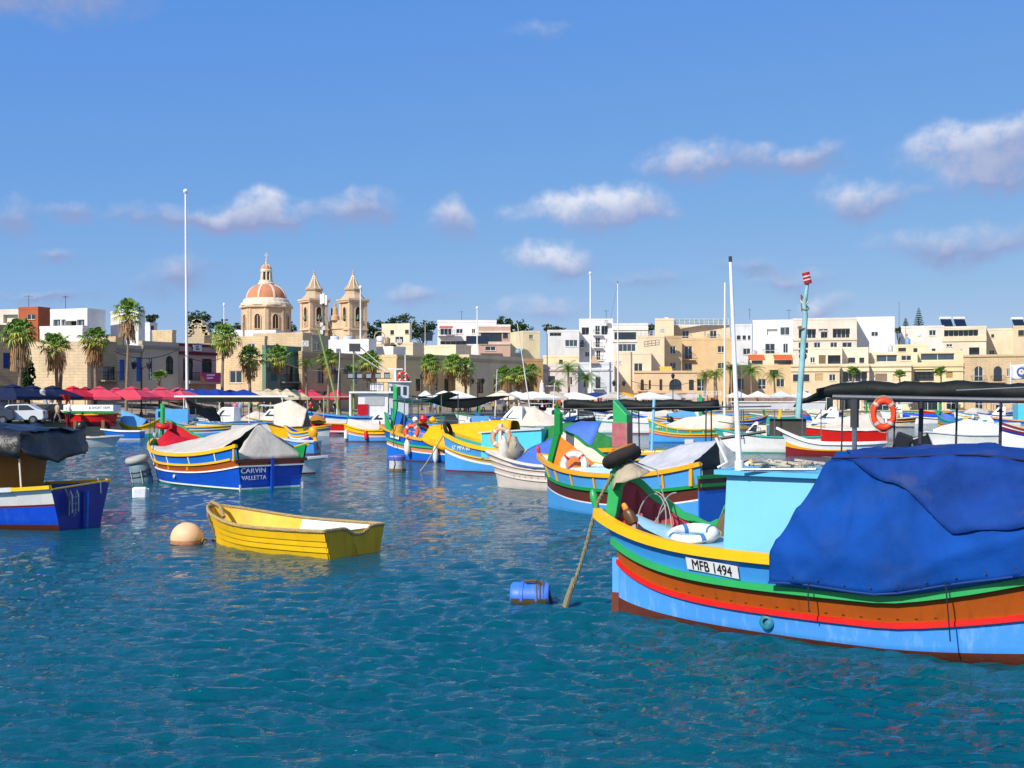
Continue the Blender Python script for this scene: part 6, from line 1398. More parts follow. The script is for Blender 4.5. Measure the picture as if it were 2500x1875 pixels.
def palm(px, py, rpx, Y, ck, sk, label, lean=0.0, zb=QZ, tr=.16, group='palms along the waterfront'):
    c = P(px, py, Y); r = rpx * Y / FOC * 1.3; t = thing('palm_tree', label, 'palm', (c.x - lean, c.y, zb), 0, group); H = c.z - zb
    rr = random.Random(px); pts = [Vector((lean * f ** 1.5 + .06 * math.sin(f * 5 + px), .05 * math.cos(f * 4 + px), H * f)) for f in [i / 12 for i in range(13)]]
    pts[-1] = Vector((lean, 0, H))
    ra = [tr * (1.25 - .45 * i / 12) * (1 + .10 * (i % 2)) for i in range(13)]
    MB().tube(pts, ra, 8).build('trunk', TRUNK, t, smooth=True, angle=80)
    a = CROWNS[ck].copy(); COL.objects.link(a); a.parent = t; a.location = (lean, 0, H); q_ = rr.uniform(.88, 1.15); a.scale = (r * q_, r, r * rr.uniform(.85, 1.1)); a.rotation_euler = (rr.uniform(-.22, .22), rr.uniform(-.22, .22), px * 1.3)
    if sk is not None:
        b = SKIRTS[sk].copy(); COL.objects.link(b); b.parent = t; b.location = (lean, 0, H); b.scale = (r * .72, r * .72, r * rr.uniform(1.0, 1.35)); b.rotation_euler = (0, 0, px * .7)
for a in [(48, 815, 42, 100, 0, 0, 'tall fan palm with long brown skirt at the left edge'), (134, 843, 34, 112, 1, 0, 'leaning fan palm second from the left with ragged skirt', -.4), (148, 850, 24, 116, 3, 0, 'thinner palm tight behind the second palm from the left'),
          (232, 832, 36, 118, 0, 0, 'bushy fan palm third from the left above the red parasols'), (312, 765, 33, 128, 1, 0, 'tallest fan palm, standing before the grey houses', .1, QZ, .13), (548, 826, 34, 138, 0, 1, 'fan palm right of the pink bannered house', .3),
          (390, 925, 22, 126, 3, None, 'short young fan palm below the grey plaster house'), (611, 876, 30, 142, 0, 0, 'fan palm with brown skirt left of the green house'), (680, 872, 27, 144, 1, 1, 'fan palm in front of the green house'),
          (747, 890, 26, 146, 2, None, 'slender upright palm beside the green house'), (802, 880, 26, 148, 1, 0, 'fan palm with wide brown skirt before the brown street front'), (858, 912, 22, 150, 3, None, 'small green palm behind the trawler mast'),
          (904, 884, 26, 152, 0, 0, 'palm behind the trawler wheelhouse'), (1051, 890, 30, 166, 0, 0, 'left palm of the three in front of the shaded row'), (1106, 890, 28, 170, 0, 1, 'middle palm of the three in front of the shaded row'), (1136, 898, 27, 172, 1, 0, 'right palm of the three in front of the shaded row'),
          (1233, 922, 27, 180, 1, 0, 'low palm with heavy brown skirt before the orange house end'), (1266, 916, 25, 184, 0, 1, 'second palm before the orange house end'), (1300, 912, 23, 186, 1, 1, 'third palm before the orange house end'),
          (1388, 903, 32, 192, 2, None, 'tall feathery date palm before the pink house'), (1363, 938, 22, 190, 2, None, 'short date palm beside the white statue'), (1431, 925, 32, 193, 2, None, 'round headed date palm before the blue-grey house'),
          (1722, 920, 24, 200, 2, None, 'left stout date palm right of the peach building', 0, QZ, .3), (1747, 916, 25, 200, 2, None, 'right stout date palm right of the peach building', 0, QZ, .3), (1782, 902, 30, 203, 2, None, 'wide date palm behind the slim white mast'),
          (1834, 908, 33, 204, 2, None, 'broad date palm before the red tiled canopies'), (1891, 920, 25, 206, 2, None, 'low date palm left of the turquoise pole'), (2082, 914, 20, 196, 3, None, 'small palm in front of the recessed balcony'),
          (2196, 922, 18, 196, 3, None, 'thin young palm before the brown shutter'), (2297, 918, 20, 196, 3, None, 'thin young palm before the loggia door')]:
    palm(*a)
for o in PROTO: bpy.data.objects.remove(o)
def leafy(name, label, px, py, wpx, hpx, Y, mi=0, n=900, kind='round', zb=None, seed=1, cat='tree', group=None):
    c = P(px, py, Y); w = wpx * Y / FOC / 2; h = hpx * Y / FOC / 2; zb = (QZ + 6 if Y > 200 else QZ) if zb is None else zb; zb = min(zb, c.z - h - .5)
    t = thing(name, label, cat, (c.x, c.y, zb), 0, group); H = c.z - zb; r = random.Random(seed * 77 + px); tr = MB()
    tr.tube([Vector((0, 0, 0)), Vector((.1, 0, H * .5)), Vector((0, .1, H))], [.28, .2, .08], 7); cl = []
    for i in range(9 if kind != 'norfolk' else 0):
        a = r.uniform(0, 6.28); q = Vector((math.cos(a) * w * .75, math.sin(a) * w * .6, H + r.uniform(-.5, .75) * h)); tr.tube([Vector((0, 0, H * r.uniform(.5, .8))), q], [.09, .03], 5); cl.append((q, r.uniform(.25, .4)))
    mb = MB()
    if kind == 'norfolk':
        for k in range(11):
            f = k / 10; z = H - h + 2 * h * f; rad = w * (1 - f) ** .8 + .1
            for j in range(9):
                a = j * .698 + k; d = Vector((math.cos(a), math.sin(a), .16)); tr.tube([Vector((0, 0, z)), Vector((0, 0, z)) + d * rad], [.04, .01], 4)
                for q in range(7):
                    p = Vector((0, 0, z)) + d * rad * (.25 + .75 * q / 6); s_ = Vector((-d.y, d.x, 0)) * .16; mb.add([p - s_, p + Vector((0, 0, .13)), p + s_, p - Vector((0, 0, .08))], [(0, 1, 2, 3)], 0)
    else:
        for i in range(14): cl.append((Vector((r.gauss(0, .42) * w, r.gauss(0, .42) * w, H + r.gauss(0, .4) * h)), r.uniform(.25, .5)))
        if kind == 'cypress': cl = [(Vector((0, 0, H - h + 2 * h * i / 12)), .5 * (1 - i / 14)) for i in range(13)]
        for i in range(n):
            q, s_ = cl[i % len(cl)]; v = Vector((r.gauss(0, 1), r.gauss(0, 1), r.gauss(0, .8))); v = v.normalized() * (r.random() ** .45)
            p = q + Vector((v.x * s_ * w, v.y * s_ * w, v.z * s_ * h * .9)); sz = r.uniform(.18, .42) * max(.6, min(1.3, w / 3)); a = Vector((r.uniform(-1, 1), r.uniform(-1, 1), r.uniform(-.6, .6))).normalized() * sz; b = a.cross(Vector((r.uniform(-1, 1), r.uniform(-1, 1), r.uniform(-1, 1)))).normalized() * sz * .7
            mb.add([p - a, p - b, p + a, p + b], [(0, 1, 2, 3)], i % 2)
    tr.build('trunk', mat('4a3c2c', .9, 'wood'), t); mb.build('crown', [LEAFM[mi], LEAFM[(mi + 1) % 3]], t)
G_ = 'trees behind the roofs'
for a in [('tree', 'open crowned tree with sky gaps right of the flagpole', 482, 782, 62, 52, 205, 0, 700), ('tree', 'small dark tree between roofs left of the flagpole', 370, 778, 32, 26, 215, 1, 500), ('tree', 'low dark bushy tree behind the ruin', 505, 797, 40, 28, 215, 2, 500),
          ('tree', 'dark shrubby tree left of the dome', 560, 796, 60, 28, 270, 0, 600), ('tree', 'dark tree just right of the dome', 712, 800, 26, 30, 275, 2, 400), ('tree', 'green tree right of the bell towers', 918, 808, 66, 50, 262, 1, 900), ('tree', 'pale topped tree above the small cream house', 975, 782, 50, 30, 268, 0, 600),
          ('tree', 'dense tree right of the small cream house', 1032, 808, 66, 62, 262, 2, 900), ('tree', 'tall bushy tree behind the pink house', 1238, 800, 60, 55, 262, 0, 900), ('tree', 'spreading tree right of the pink house', 1278, 800, 50, 40, 268, 1, 700), ('tree', 'low tree behind the plain grey block', 1346, 806, 50, 24, 275, 2, 500),
          ('tree', 'tuft of tree above the flats beside the beige block', 1590, 800, 22, 16, 275, 1, 300), ('tree', 'dark scrub tree by the left palm', 66, 935, 30, 130, 106, 2, 900)]:
    leafy(*a, group=G_, seed=len(a[1]))
leafy('cypress_tree', 'narrow dark cypress between the bell towers', 810, 776, 14, 44, 275, 2, 400, 'cypress', group=G_); leafy('norfolk_pine', 'tiered norfolk pine above the right-hand roofs', 2243, 776, 26, 46, 262, 2, 0, 'norfolk', group=G_); leafy('norfolk_pine', 'smaller norfolk pine top left of the taller one', 2211, 795, 22, 34, 268, 2, 0, 'norfolk', group=G_); leafy('tree', 'dark tree foot below the norfolk pines', 2195, 806, 24, 16, 268, 2, 300, group=G_, seed=9)

# ------------------------------------------------------------------ more boats, further off
def cruiser(label, px, py, ang, L, B, sheer, hullc='white', cab=None, tarp=None, stripe=None, awn=None, ob=False, n=14, group=None, win=True, rail=True, name='motor_boat'):
    t = boat(name, label, px, py, ang, group=group); h = Hull(L, B, sheer=sheer, wl=.78, sm=.6, tr=.85, over=.5, deck=sheer[1] - .12, vert=.1)
    bands = [((.06, .06, .06), 1, 1), ((sheer[0] * .6, sheer[1] * .6, sheer[2] * .6), 0, 2), (sheer, 0, 2)]
    h.shell(bands, [PB[hullc], PB['maroon'] if stripe is None else PB[stripe]], t, PB['lgrey'], PB['white'], n=n)
    h.rail(sheer, .08, .08, PB[stripe or 'lgrey'], t, name='gunwale', off=.01, transom=True, n=n)
    if cab:
        x0, x1, zt, w = cab; e = sheer[1] - .1
        c = MB().hexa([Vector((x0, -w, e)), Vector((x1, -w, e)), Vector((x1, w, e)), Vector((x0, w, e))], [Vector((x0 + (zt - e) * .9, -w * .8, zt)), Vector((x1, -w * .85, zt)), Vector((x1, w * .85, zt)), Vector((x0 + (zt - e) * .9, w * .8, zt))]).build('cabin', PB['white'], t, bevel=.06)
        if win:
            for s_ in (-1, 1):
                f = lambda a, b: Vector((x0 + (x1 - x0) * a + (zt - e) * .9 * b * (1 - a), s_ * (w * (1 - .2 * b) + .02), e + (zt - e) * b))
                MB().add([f(.15, .42), f(.85, .42), f(.85, .82), f(.25, .82)], [(0, 1, 2, 3)]).build('window', GL, c)
            g = lambda y, b: Vector((x0 + (zt - e) * .9 * b - .02, y * w * (1 - .2 * b), e + (zt - e) * b + .02)); MB().add([g(-.85, .35), g(.85, .35), g(.85, .9), g(-.85, .9)], [(0, 1, 2, 3)]).build('windscreen', GL, c)
    if tarp:
        u0, u1, keys, m = tarp; tent(h, t, TARP[m], u0, u1, keys, seed=px, n=10)
    if awn:
        x0, x1, z0, z1, hw, m = awn; awning(h, t, TARP[m], x0, x1, z0, z1, hw)
    if rail:
        r_ = MB(); pts = [h.pt(u, h.sheer(u) + .45, s_) * 1.0 for s_, us_ in ((-1, (.4, .25, .12, .04)), (1, (.04, .12, .25, .4))) for u in us_]; r_.tube(pts, .018, 5)
        for s_ in (-1, 1):
            for u in (.4, .25, .12): r_.tube([h.pt(u, h.sheer(u), s_), h.pt(u, h.sheer(u) + .45, s_)], .014, 4)
        r_.build('bow_rail', STEEL, t)
    if ob: outboard(t, Vector((L + .15, 0, sheer[2])), 1.0)
    return t, h
def outboard(t, p, s_=1.0, c='17181a'):
    M = Matrix.Rotation(R(-18), 3, 'Y')
    prof = [(.08, -.1), (.2, 0), (.24, .2), (.22, .42), (.12, .55), (.02, .58)]
    o = MB().lathe([(a * s_, b * s_) for a, b in prof], p, 12, M @ Matrix.Diagonal((1.25, .8, 1)).to_3x3()).build('engine_cowl', mat(c, .35), t, smooth=True)
    MB().bar([p + M @ Vector((0, 0, 0)), p + M @ Vector((.05, 0, -.9 * s_))], .14 * s_, .2 * s_, up=Vector((1, 0, 0))).build('engine_leg', mat(c, .4), o)
def far_boats():
    sh = (1.3, .85, 1.0)
    lz = lambda label, px, py, ang, L, B, cols, **k: luzzu(label, px, py, ang, L, B, k.pop('sheer', sh), [((.04, .04, .04), cols[0]), ((.62, .32, .5), cols[1]), ((.68, .37, .55), cols[2]), ((.9, .56, .72), cols[3]), (k.pop('top', sh), cols[4])], [((.92, .58, .74), cols[5], .06, .07)], n=14, **k)
    # luzzu with pale pink cover, middle right
    t, h = lz('yellow and blue luzzu with a pale pink cover and striped swept bow', 1585, 1079, 12, 5.9, 2.1, ('mblue', 'lblue', 'maroon', 'salmon', 'turq', 'yellow'), tip=None, gun='yellow', sheer=(1.65, .95, 1.0), top=(1.65, .95, 1.0), over=.1, inner='orange')
    tent(h, t, TARP['cream'], .2, 1.0, [(0, 1.2), (.3, 1.75), (.8, 1.95), (1, 1.8)], seed=11, n=10); strip_panels(h, t, (1.0, .62, .76), (1.65, .95, 1.0), (.12, .22, .35, .5, .65, .8), PB['yellow'], .07)
    M = frame_on(h.pt(.16, 1.05, -1, .04), (1, 0, -.05), (0, 0, 1)); lettering('MFA 7236', .2, PB['white'], t, M)
    # white working boat with grey awning
    t, h = cruiser('white working boat with turquoise bow patch and grey flat awning', 1765, 1104, 14, 5.4, 2.1, (1.35, .92, .95), cab=(1.0, 2.0, 1.75, .75), stripe='turq', awn=None)
    MB().hexa([Vector((.7, -1.0, 2.45)), Vector((5.6, -1.05, 2.45)), Vector((5.6, 1.05, 2.45)), Vector((.7, 1.0, 2.45))], [Vector((.65, -.95, 2.82)), Vector((5.65, -1.0, 2.82)), Vector((5.65, 1.0, 2.82)), Vector((.65, .95, 2.82))]).build('awning', TARP['silver'], t)
    MB().box((3.1, 0, 2.87), (5.2, 2.1, .06)).build('awning_roof', mat('d8d2c4', .7), t)
    for x, y in ((1.1, -.95), (2.9, -.95), (4.4, -1.0), (5.4, -1.0), (1.1, .95), (5.4, 1.0)): MB().tube([Vector((x, y, .8)), Vector((x, y, 2.5))], .03, 6).build('awning_post', STEEL, t)
    MB().box((3.6, .3, 1.3), (2.0, 1.0, 1.2)).build('engine_box', mat('3c3a36', .7, 'wood'), t); MB().box((2.2, -.3, 1.15), (.5, .6, .8)).build('seat', PB['cream'], t)
    MB().hexa([h.pt(0, .95, -1, .02), h.pt(.05, .9, -1, .02), h.pt(.05, .92, -1, .03), h.pt(0, .97, -1, .03)], [h.pt(0, 1.32, -1, .02), h.pt(.05, 1.25, -1, .02), h.pt(.05, 1.26, -1, .03), h.pt(0, 1.33, -1, .03)]).build('bow_patch', PB['turq'], t)
    mb = MB(); rr = random.Random(3)
    for q in range(7): mb.box((1.6 + q * .55, rr.uniform(-.5, .5), 2.98), (.7, .8, .18 + .1 * rr.random()), 0, Matrix.Rotation(rr.uniform(-.3, .3), 3, 'Z') @ Matrix.Rotation(rr.uniform(-.2, .2), 3, 'Y'))
    o = mb.build('folded_nets', mat('8a6f66', .9, 'cloth', .35, 3, .5), None, bevel=.05); o.location = t.location; o.rotation_euler = t.rotation_euler; tag(o, 'heap of brown nets and cloths on the grey awning', 'nets')
    # white boat with yellow rail, close behind the big boat
    t, h = luzzu('white boat with ochre gunwale showing its bow left of the awning post', 1918, 1112, 16, 5.0, 1.9, (1.5, .7, .8), [((.05, .05, .05), 'maroon'), ((.5, .3, .4), 'maroon'), ((.75, .36, .5), 'ochre'), ((1.5, .7, .8), 'white')], [], tip=None, over=.5, gun='white', inner='white', deckc='white', n=16, ps=2.8)
    t, h = cruiser('red hulled boat under a grey cover', 1972, 1084, 8, 5.0, 2.1, (1.2, .95, 1.0), hullc='red', stripe='white', tarp=(.22, 1.0, [(0, 1.3), (.4, 1.9), (.8, 2.1), (1, 1.7)], 'grey'), rail=False)
    t, h = cruiser('white cabin boat with dark window strip behind the red boat', 1955, 1058, 10, 5.0, 2.0, (1.2, .95, 1.0), cab=(.8, 3.2, 2.0, .85))
    # outboards seen over the blue tarpaulin
    for i, (px, py, Y, s_, lab) in enumerate(((2195, 1095, 52, 1.45, 'black outboard engine standing alone left of the second one'), (2262, 1095, 50, 1.5, 'black outboard engine with pale lettering beside the cream covered boat'))):
        p = P(px, py, Y); o = thing('tender', ('low grey tender carrying the left black outboard' if i == 0 else 'low grey tender carrying the right black outboard'), 'boat', (p.x - 3.0, p.y, 0), 0)
        hh = Hull(2.9, 1.4, sheer=(.6, .45, .5), wl=.8, sm=.6, tr=.85, over=.3, deck=.2); hh.shell([((.6, .45, .5), 0, 3)], [mat('6a6f74', .5)], o, PB['lgrey'], PB['lgrey'], n=12)
        e = thing('outboard_motor', lab, 'engine', (p.x, p.y, .55), R(-20 if i == 0 else 160)); M = Matrix.Rotation(R(24), 3, 'Y')
        MB().hexa([Vector((-.38, -.24, .1)), Vector((.34, -.24, .1)), Vector((.34, .24, .1)), Vector((-.38, .24, .1))], [Vector((-.05, -.17, 1.12)), Vector((.62, -.2, .86)), Vector((.62, .2, .86)), Vector((-.05, .17, 1.12))]).build('engine_cowl', mat('15171a', .3), e, bevel=.09); MB().bar([Vector((0, 0, .2)), Vector((-.1, 0, -.8))], .2, .26, up=Vector((1, 0, 0))).build('engine_leg', mat('15171a', .4), e)
        MB().box((-.3, 0, .2), (.3, .3, .16)).build('bracket', DARKSTEEL, e)
    t, h = cruiser('white hulled boat under a cream cover right of the outboards', 2278, 1090, 4, 4.4, 1.9, (.95, .75, .8), tarp=(.0, .95, [(0, 1.1), (.5, 1.75), (1, 1.4)], 'sailwhite'), rail=False)
    t, h = luzzu('yellow rimmed blue boat with open bow at the right', 2358, 1084, 12, 5.8, 2.5, (1.75, 1.1, 1.2), [((.05, .05, .05), 'maroon'), ((.3, .22, .25), 'maroon'), ((.42, .33, .4), 'yellow'), ((1.2, .78, .9), 'mblue'), ((1.75, 1.1, 1.2), 'yellow')], [((.45, .36, .42), 'yellow', .05, .05)], tip=None, gun='yellow', inner='lblue', deckc='lblue', n=18, over=.15, gh=.16)
    MB().lathe([(.05, 0), (.16, .05), (.18, .2), (.1, .32)], (.9, -.1, 1.35), 12).build('float', PB['white'], t, smooth=True); MB().box((2.6, -.2, 1.2), (1.6, 1.0, .5)).build('net_pile', mat('c9c0a8', .9, 'cloth', .3, 5, .5), t, bevel=.1)
    t, h = luzzu('white boat with red and blue gunwale and red knob at the right edge', 2446, 1092, 12, 5.4, 2.1, (1.55, 1.0, 1.1), [((.05, .05, .05), 'white'), ((1.0, .6, .7), 'white'), ((1.15, .72, .82), 'navy'), ((1.32, .84, .94), 'maroon'), ((1.55, 1.0, 1.1), 'white')], [], tip='red', gun='maroon', inner='white', deckc='sky', n=18, over=.06)
    t, h = luzzu('blue cabin boat behind the white one at the right edge', 2430, 1062, 10, 7.0, 2.6, (1.5, 1.2, 1.3), [((.05, .05, .05), 'maroon'), ((1.2, .9, 1.0), 'lblue'), ((1.5, 1.2, 1.3), 'mblue')], [], tip=None, gun='salmon', n=14); MB().hexa([Vector((1.6, -1, 1)), Vector((6.5, -1, 1)), Vector((6.5, 1, 1)), Vector((1.6, 1, 1))], [Vector((1.6, -.95, 2.6)), Vector((6.5, -.95, 2.6)), Vector((6.5, .95, 2.6)), Vector((1.6, .95, 2.6))]).build('cabin', PB['cyan'], t)
    t, h = luzzu('luzzu with rainbow striped bow facing the camera behind the awning posts', 2290, 1052, 62, 5.5, 2.2, (2.0, 1.0, 1.1), [((.05, .05, .05), 'mblue'), ((.75, .5, .6), 'yellow'), ((.85, .56, .66), 'maroon'), ((1.1, .7, .8), 'salmon'), ((1.25, .78, .9), 'green'), ((1.7, .95, 1.0), 'lblue'), ((2.0, 1.0, 1.1), 'green')], [], tip=None, gun='green', n=14)
    stem_post(h, t, PB['green'], .1, 1.6, .2, 2.1, .12, .2, 2.7)
    # far row across the water on the right
    k_ = 0; G1 = 'small boats moored along the far quay'
    for (px, py, ang, L, cols, lab) in ((2228, 1034, 2, 4.8, 'white', 'long low white rowing boat with dark gunwale in open water'),):
        t, h = luzzu(lab, px, py, ang, 7.0, 1.7, (.95, .7, .8), [((.05, .05, .05), 'white'), ((.75, .52, .6), 'white'), ((.95, .7, .8), 'white')], [((.8, .56, .66), 'dbrown', .05, .05)], tip=None, gun='white', n=12)
    t = boat('inflatable_boat', 'bright blue tube inflatable beyond the white rowing boat', 2210, 1026, 4); mb = MB()
    mb.tube([Vector((9.5, -.9, .5)), Vector((2, -.9, .5)), Vector((.6, -.6, .6)), Vector((0, 0, .7)), Vector((.6, .6, .6)), Vector((2, .9, .5)), Vector((9.5, .9, .5))], .42, 10); mb.build('tubes', mat('0e48c8', .45), t, smooth=True); MB().box((5, 0, .35), (8.5, 1.3, .2)).build('floor', mat('0c3a9a', .5), t)
    far = [(1885, 1020, 'white', 'turq', 'small white boat left of the awning post, far quay'), (1960, 1012, 'yellow', 'mblue', 'small yellow boat far behind the awning'), (2010, 1018, 'white', 'lgrey', 'white motor boat far behind the lifebuoy frame'), (2065, 1014, 'lblue', 'yellow', 'light blue skiff far behind the lifebuoy'),
           (2120, 1012, 'white', 'mblue', 'white skiff with blue rim near the lifebuoy'), (2185, 1008, 'cream', 'dgreen', 'cream skiff with green rim beyond the lifebuoy'), (2300, 1014, 'white', 'lgrey', 'white cabin skiff beyond the right awning posts'), (2370, 1010, 'white', 'red', 'white skiff with red rim at far right'), (2430, 1012, 'mblue', 'white', 'blue skiff with white rim at far right'),
           (1640, 1020, 'white', 'lblue', 'white skiff before the peach building'), (1700, 1018, 'lgrey', 'maroon', 'grey skiff with maroon rim before the peach building'), (1575, 1024, 'yellow', 'green', 'yellow skiff with green rim below the yellow parasols'), (1500, 1022, 'white', 'navy', 'white skiff with navy rim below the navy parasol')]
    for i, (px, py, c1, c2, lab) in enumerate(far):
        t, h = cruiser(lab, px, py, (-12, 8, 20, -5)[i % 4], 5.0 + (i % 3), 1.9, (1.25, .95, 1.0), hullc=c1, stripe=c2, cab=((1.2, 3.0, 1.9, .8) if i % 3 == 0 else None), tarp=((.3, .95, [(0, 1.2), (.5, 1.6), (1, 1.3)], ('sailwhite', 'lblue', 'grey')[i % 3]) if i % 3 == 1 else None), n=10, rail=False, group=G1)
    # yellow luzzus half hidden, behind the covered one
    t, h = lz('yellow and blue luzzu moored behind the pink covered one', 1600, 1046, 8, 8.2, 2.3, ('mblue', 'lblue', 'white', 'mblue', 'lblue', 'yellow'), tip=None, gun='yellow'); stem_post(h, t, PB['green'], 4.6, 1.0, 4.6, 1.6, .2, .3, 3.6)
    t, h = lz('striped luzzu right of the grey awning boat', 1895, 1066, 12, 5.5, 2.1, ('maroon', 'orange', 'mblue', 'turq', 'yellow', 'yellow'), tip=None, gun='yellow'); stem_post(h, t, PB['yellow'], .1, 1.2, .3, 1.8, .12, .2, 2.9)
    # white speedboats in the middle
    cruiser('white speedboat with teal stripe in the middle distance', 1422, 1057, 6, 6.0, 2.1, (1.3, 1.0, 1.0), stripe='turq', cab=(1.6, 3.6, 1.7, .8)); cruiser('white outboard speedboat right of the teal striped one', 1512, 1058, 8, 4.4, 1.9, (1.2, .95, .95), ob=True, tarp=(.2, .7, [(0, 1.2), (1, 1.5)], 'sailwhite'))
    cruiser('white low motor boat left of the green post', 1330, 1040, 10, 5.5, 2.1, (1.35, 1.05, 1.1), cab=(2.2, 3.8, 2.2, .7))
    t, h = cruiser('white cabin cruiser with cream canvas tent behind the cyan cabin', 1192, 1078, 10, 5.6, 2.4, (1.45, 1.15, 1.2), cab=(.6, 2.6, 2.5, 1.0), tarp=(.42, 1.0, [(0, 2.5), (.3, 2.45), (1, 1.3)], 'cream'))
    t, h = cruiser('white boat under a big sagging dark green awning', 1060, 1075, 8, 5.2, 2.2, (1.2, .95, 1.0), stripe='lblue'); MB().box((3.6, -1.02, 1.5), (1.3, .03, .6)).build('blue_cloth', TARP['lblue'], t)
    rows = [[Vector((-1.6 + 7.0 * i / 12, -1.5 + 3 * j / 6, 3.05 + .1 * abs(i / 6 - 1) - .75 * math.sin(math.pi * i / 12) ** 1.3 * (1 - .8 * abs(j / 3 - 1)) + .12 * abs(j / 3 - 1))) for j in range(7)] for i in range(13)]; sheet(rows, 'awning', TARP['dgreen'], t, wr=.05, fr=1)
    for x in (-1.5, 5.3):
        for y in (-1.4, 1.4): MB().tube([Vector((x, y, .3)), Vector((x, y, 3.2))], .035, 6).build('awning_post', DARKSTEEL, t)
    # dark furled awning on posts beyond the green post (belongs to a boat behind the orange one)
    t, h = lz('blue boat with black furled awning and white and black engine cover', 1345, 1150, 18, 6.4, 2.2, ('maroon', 'mblue', 'white', 'mblue', 'mblue', 'yellow'), tip=None, gun='yellow', inner='white')
    pts = [Vector((.6 + 6.4 * i / 20, 0, 2.75 + .05 * math.sin(i))) for i in range(21)]; MB().tube(pts, [.22 * (1 + .15 * nz(i * .7)) for i in range(21)], 10).build('furled_awning', TARP['dgreen'], t, smooth=True, angle=180)
    for x in (1.0, 3.6, 6.6):
        for y in (-.8, .8): MB().tube([Vector((x, y, .6)), Vector((x, y * .8, 2.65))], .03, 6).build('awning_post', DARKSTEEL, t)
    for y in (-.7, .7): MB().tube([Vector((.4, y, 2.6)), Vector((9.0, y, 2.72))], .03, 6).build('awning_pipe', DARKSTEEL, t)
    tent(h, t, TARP['black'], .02, .3, [(0, 1.9), (1, 2.3)], seed=14, n=8); MB().tube([Vector((4.4, -.6, .9)), Vector((4.5, -.6, 3.0))], .06, 7).build('post', PB['sky'], t); MB().box((5.9, -.4, 1.2), (.35, .3, .4)).build('lamp_box', PB['lgrey'], t)
    # small luzzu by the trawler
    t, h = lz('small banded luzzu with netted bow in front of the trawler', 842, 1077, 6, 4.6, 1.9, ('maroon', 'lblue', 'white', 'salmon', 'yellow', 'yellow'), tip=None, gun='yellow', over=.1); stem_post(h, t, PB['dgreen'], .1, 1.0, .25, 1.5, .1, .14, 2.0); tent(h, t, TARP['cream'], .05, .6, [(0, 1.6), (.5, 1.4), (1, 1.2)], seed=15, n=8); strip_panels(h, t, (.95, .6, .76), sh, (.1, .3, .5, .7), PB['yellow'], .07)
    for u in (.03, .38): p = h.pt(u, .2, -1, .12); MB().lathe([(.03, -.1), (.13, 0), (.14, .5), (.05, .65)], p, 10).build('fender', PB['white'] if u < .1 else PB['red'], t, smooth=True)
    cruiser('white speedboat with raked windscreen beside the trawler', 872, 1062, 10, 3.9, 1.9, (1.3, .95, .95), cab=(1.0, 2.6, 1.9, .75))
    # boats on the left
    t, h = lz('red and white boat with green banner propped on the slip', 162, 1046, 4, 4.0, 1.8, ('maroon', 'red', 'red', 'red', 'red', 'white'), tip=None, gun='ochre', sheer=(.85, .62, .74), top=(.85, .62, .74)); q_ = P(160, HOR, 95); t.location = (q_.x, q_.y, QZ + .1)
    for x in (1.0, 3.2):
        for y in (-.5, .5): MB().box((x, y, -.2), (.25, .15, .7)).build('prop', WOOD, t)
    b = MB().box((2.2, -.92, 1.08), (3.9, .04, .5)).build('banner', PB['white'], t); MB().box((2.2, -.93, .78), (3.9, .05, .16)).build('banner_stripe', PB['dgreen'], b); lettering('& SHORT TRIPS', .26, mat('5a5f66', .6), b, frame_on(Vector((3.1, -.95, 1.1)), (1, 0, 0), (0, 0, 1)), sx=.95)
    MB().box((2.2, 0, 1.05), (3.7, 1.74, .5)).build('awning_body', PB['lgrey'], t)
    t, h = cruiser('light blue open skiff with white rim by the slip', 262, 1072, 4, 2.7, 1.3, (.75, .6, .6), hullc='mblue', stripe='white', rail=False, n=10); t, h = luzzu('pale blue boat with yellow gunwale below the red parasols', 338, 1062, 8, 5.0, 1.9, (1.4, .95, 1.1), [((.5, .3, .4), 'sky'), ((.9, .6, .7), 'sky'), ((1.4, .95, 1.1), 'lblue')], [], tip=None, gun='yellow', n=12)
    MB().hexa([Vector((1.7, -.6, .8)), Vector((4.6, -.6, .8)), Vector((4.6, .6, .8)), Vector((1.7, .6, .8))], [Vector((1.8, -.55, 2.2)), Vector((4.6, -.55, 2.2)), Vector((4.6, .55, 2.2)), Vector((1.8, .55, 2.2))]).build('cabin', PB['lblue'], t); MB().add([Vector((2.0, -.6, 1.5)), Vector((2.4, -.6, 1.5)), Vector((2.4, -.58, 2.0)), Vector((2.0, -.58, 2.0))], [(0, 1, 2, 3)]).build('window', GL, t)
    t, h = luzzu('yellow and grey boat under a pale blue cloth by the slip', 296, 1068, 6, 3.0, 1.8, (1.3, .9, 1.5), [((.5, .3, .4), 'turq'), ((.9, .6, .8), 'cream'), ((1.3, .9, 1.5), 'yellow')], [], tip=None, gun='yellow', n=12); tent(h, t, TARP['lblue'], .0, .7, [(0, 2.2), (.4, 1.9), (1, 1.4)], seed=16, n=8)
    t, h = cruiser('grey tender with black outboard beside the black sheeting', 178, 1093, 172, 2.9, 1.5, (.7, .6, .65), hullc='lgrey', stripe='cream', rail=False, n=10); t.location = W(282, 1090); t.rotation_euler.z = R(-172); outboard(t, Vector((2.2, 0, 1.0)), 1.1)
    t, h = cruiser('white cabin cruiser behind the grey tented boat', 495, 1058, 8, 5.2, 2.2, (1.35, 1.05, 1.1), cab=(.8, 3.2, 2.3, .9)); t.location.y = W(495, 1058).y
    t, h = cruiser('boat under a long white roof awning behind the grey tent', 430, 1062, 3, 9.0, 2.4, (1.3, 1.0, 1.1), stripe='lblue', n=12)
    MB().box((5.0, 0, 3.25), (9.6, 2.3, .14)).build('roof_awning', PB['white'], t); MB().box((5.2, -1.1, 3.0), (8.0, .05, .45)).build('valance', TARP['dgreen'], t)
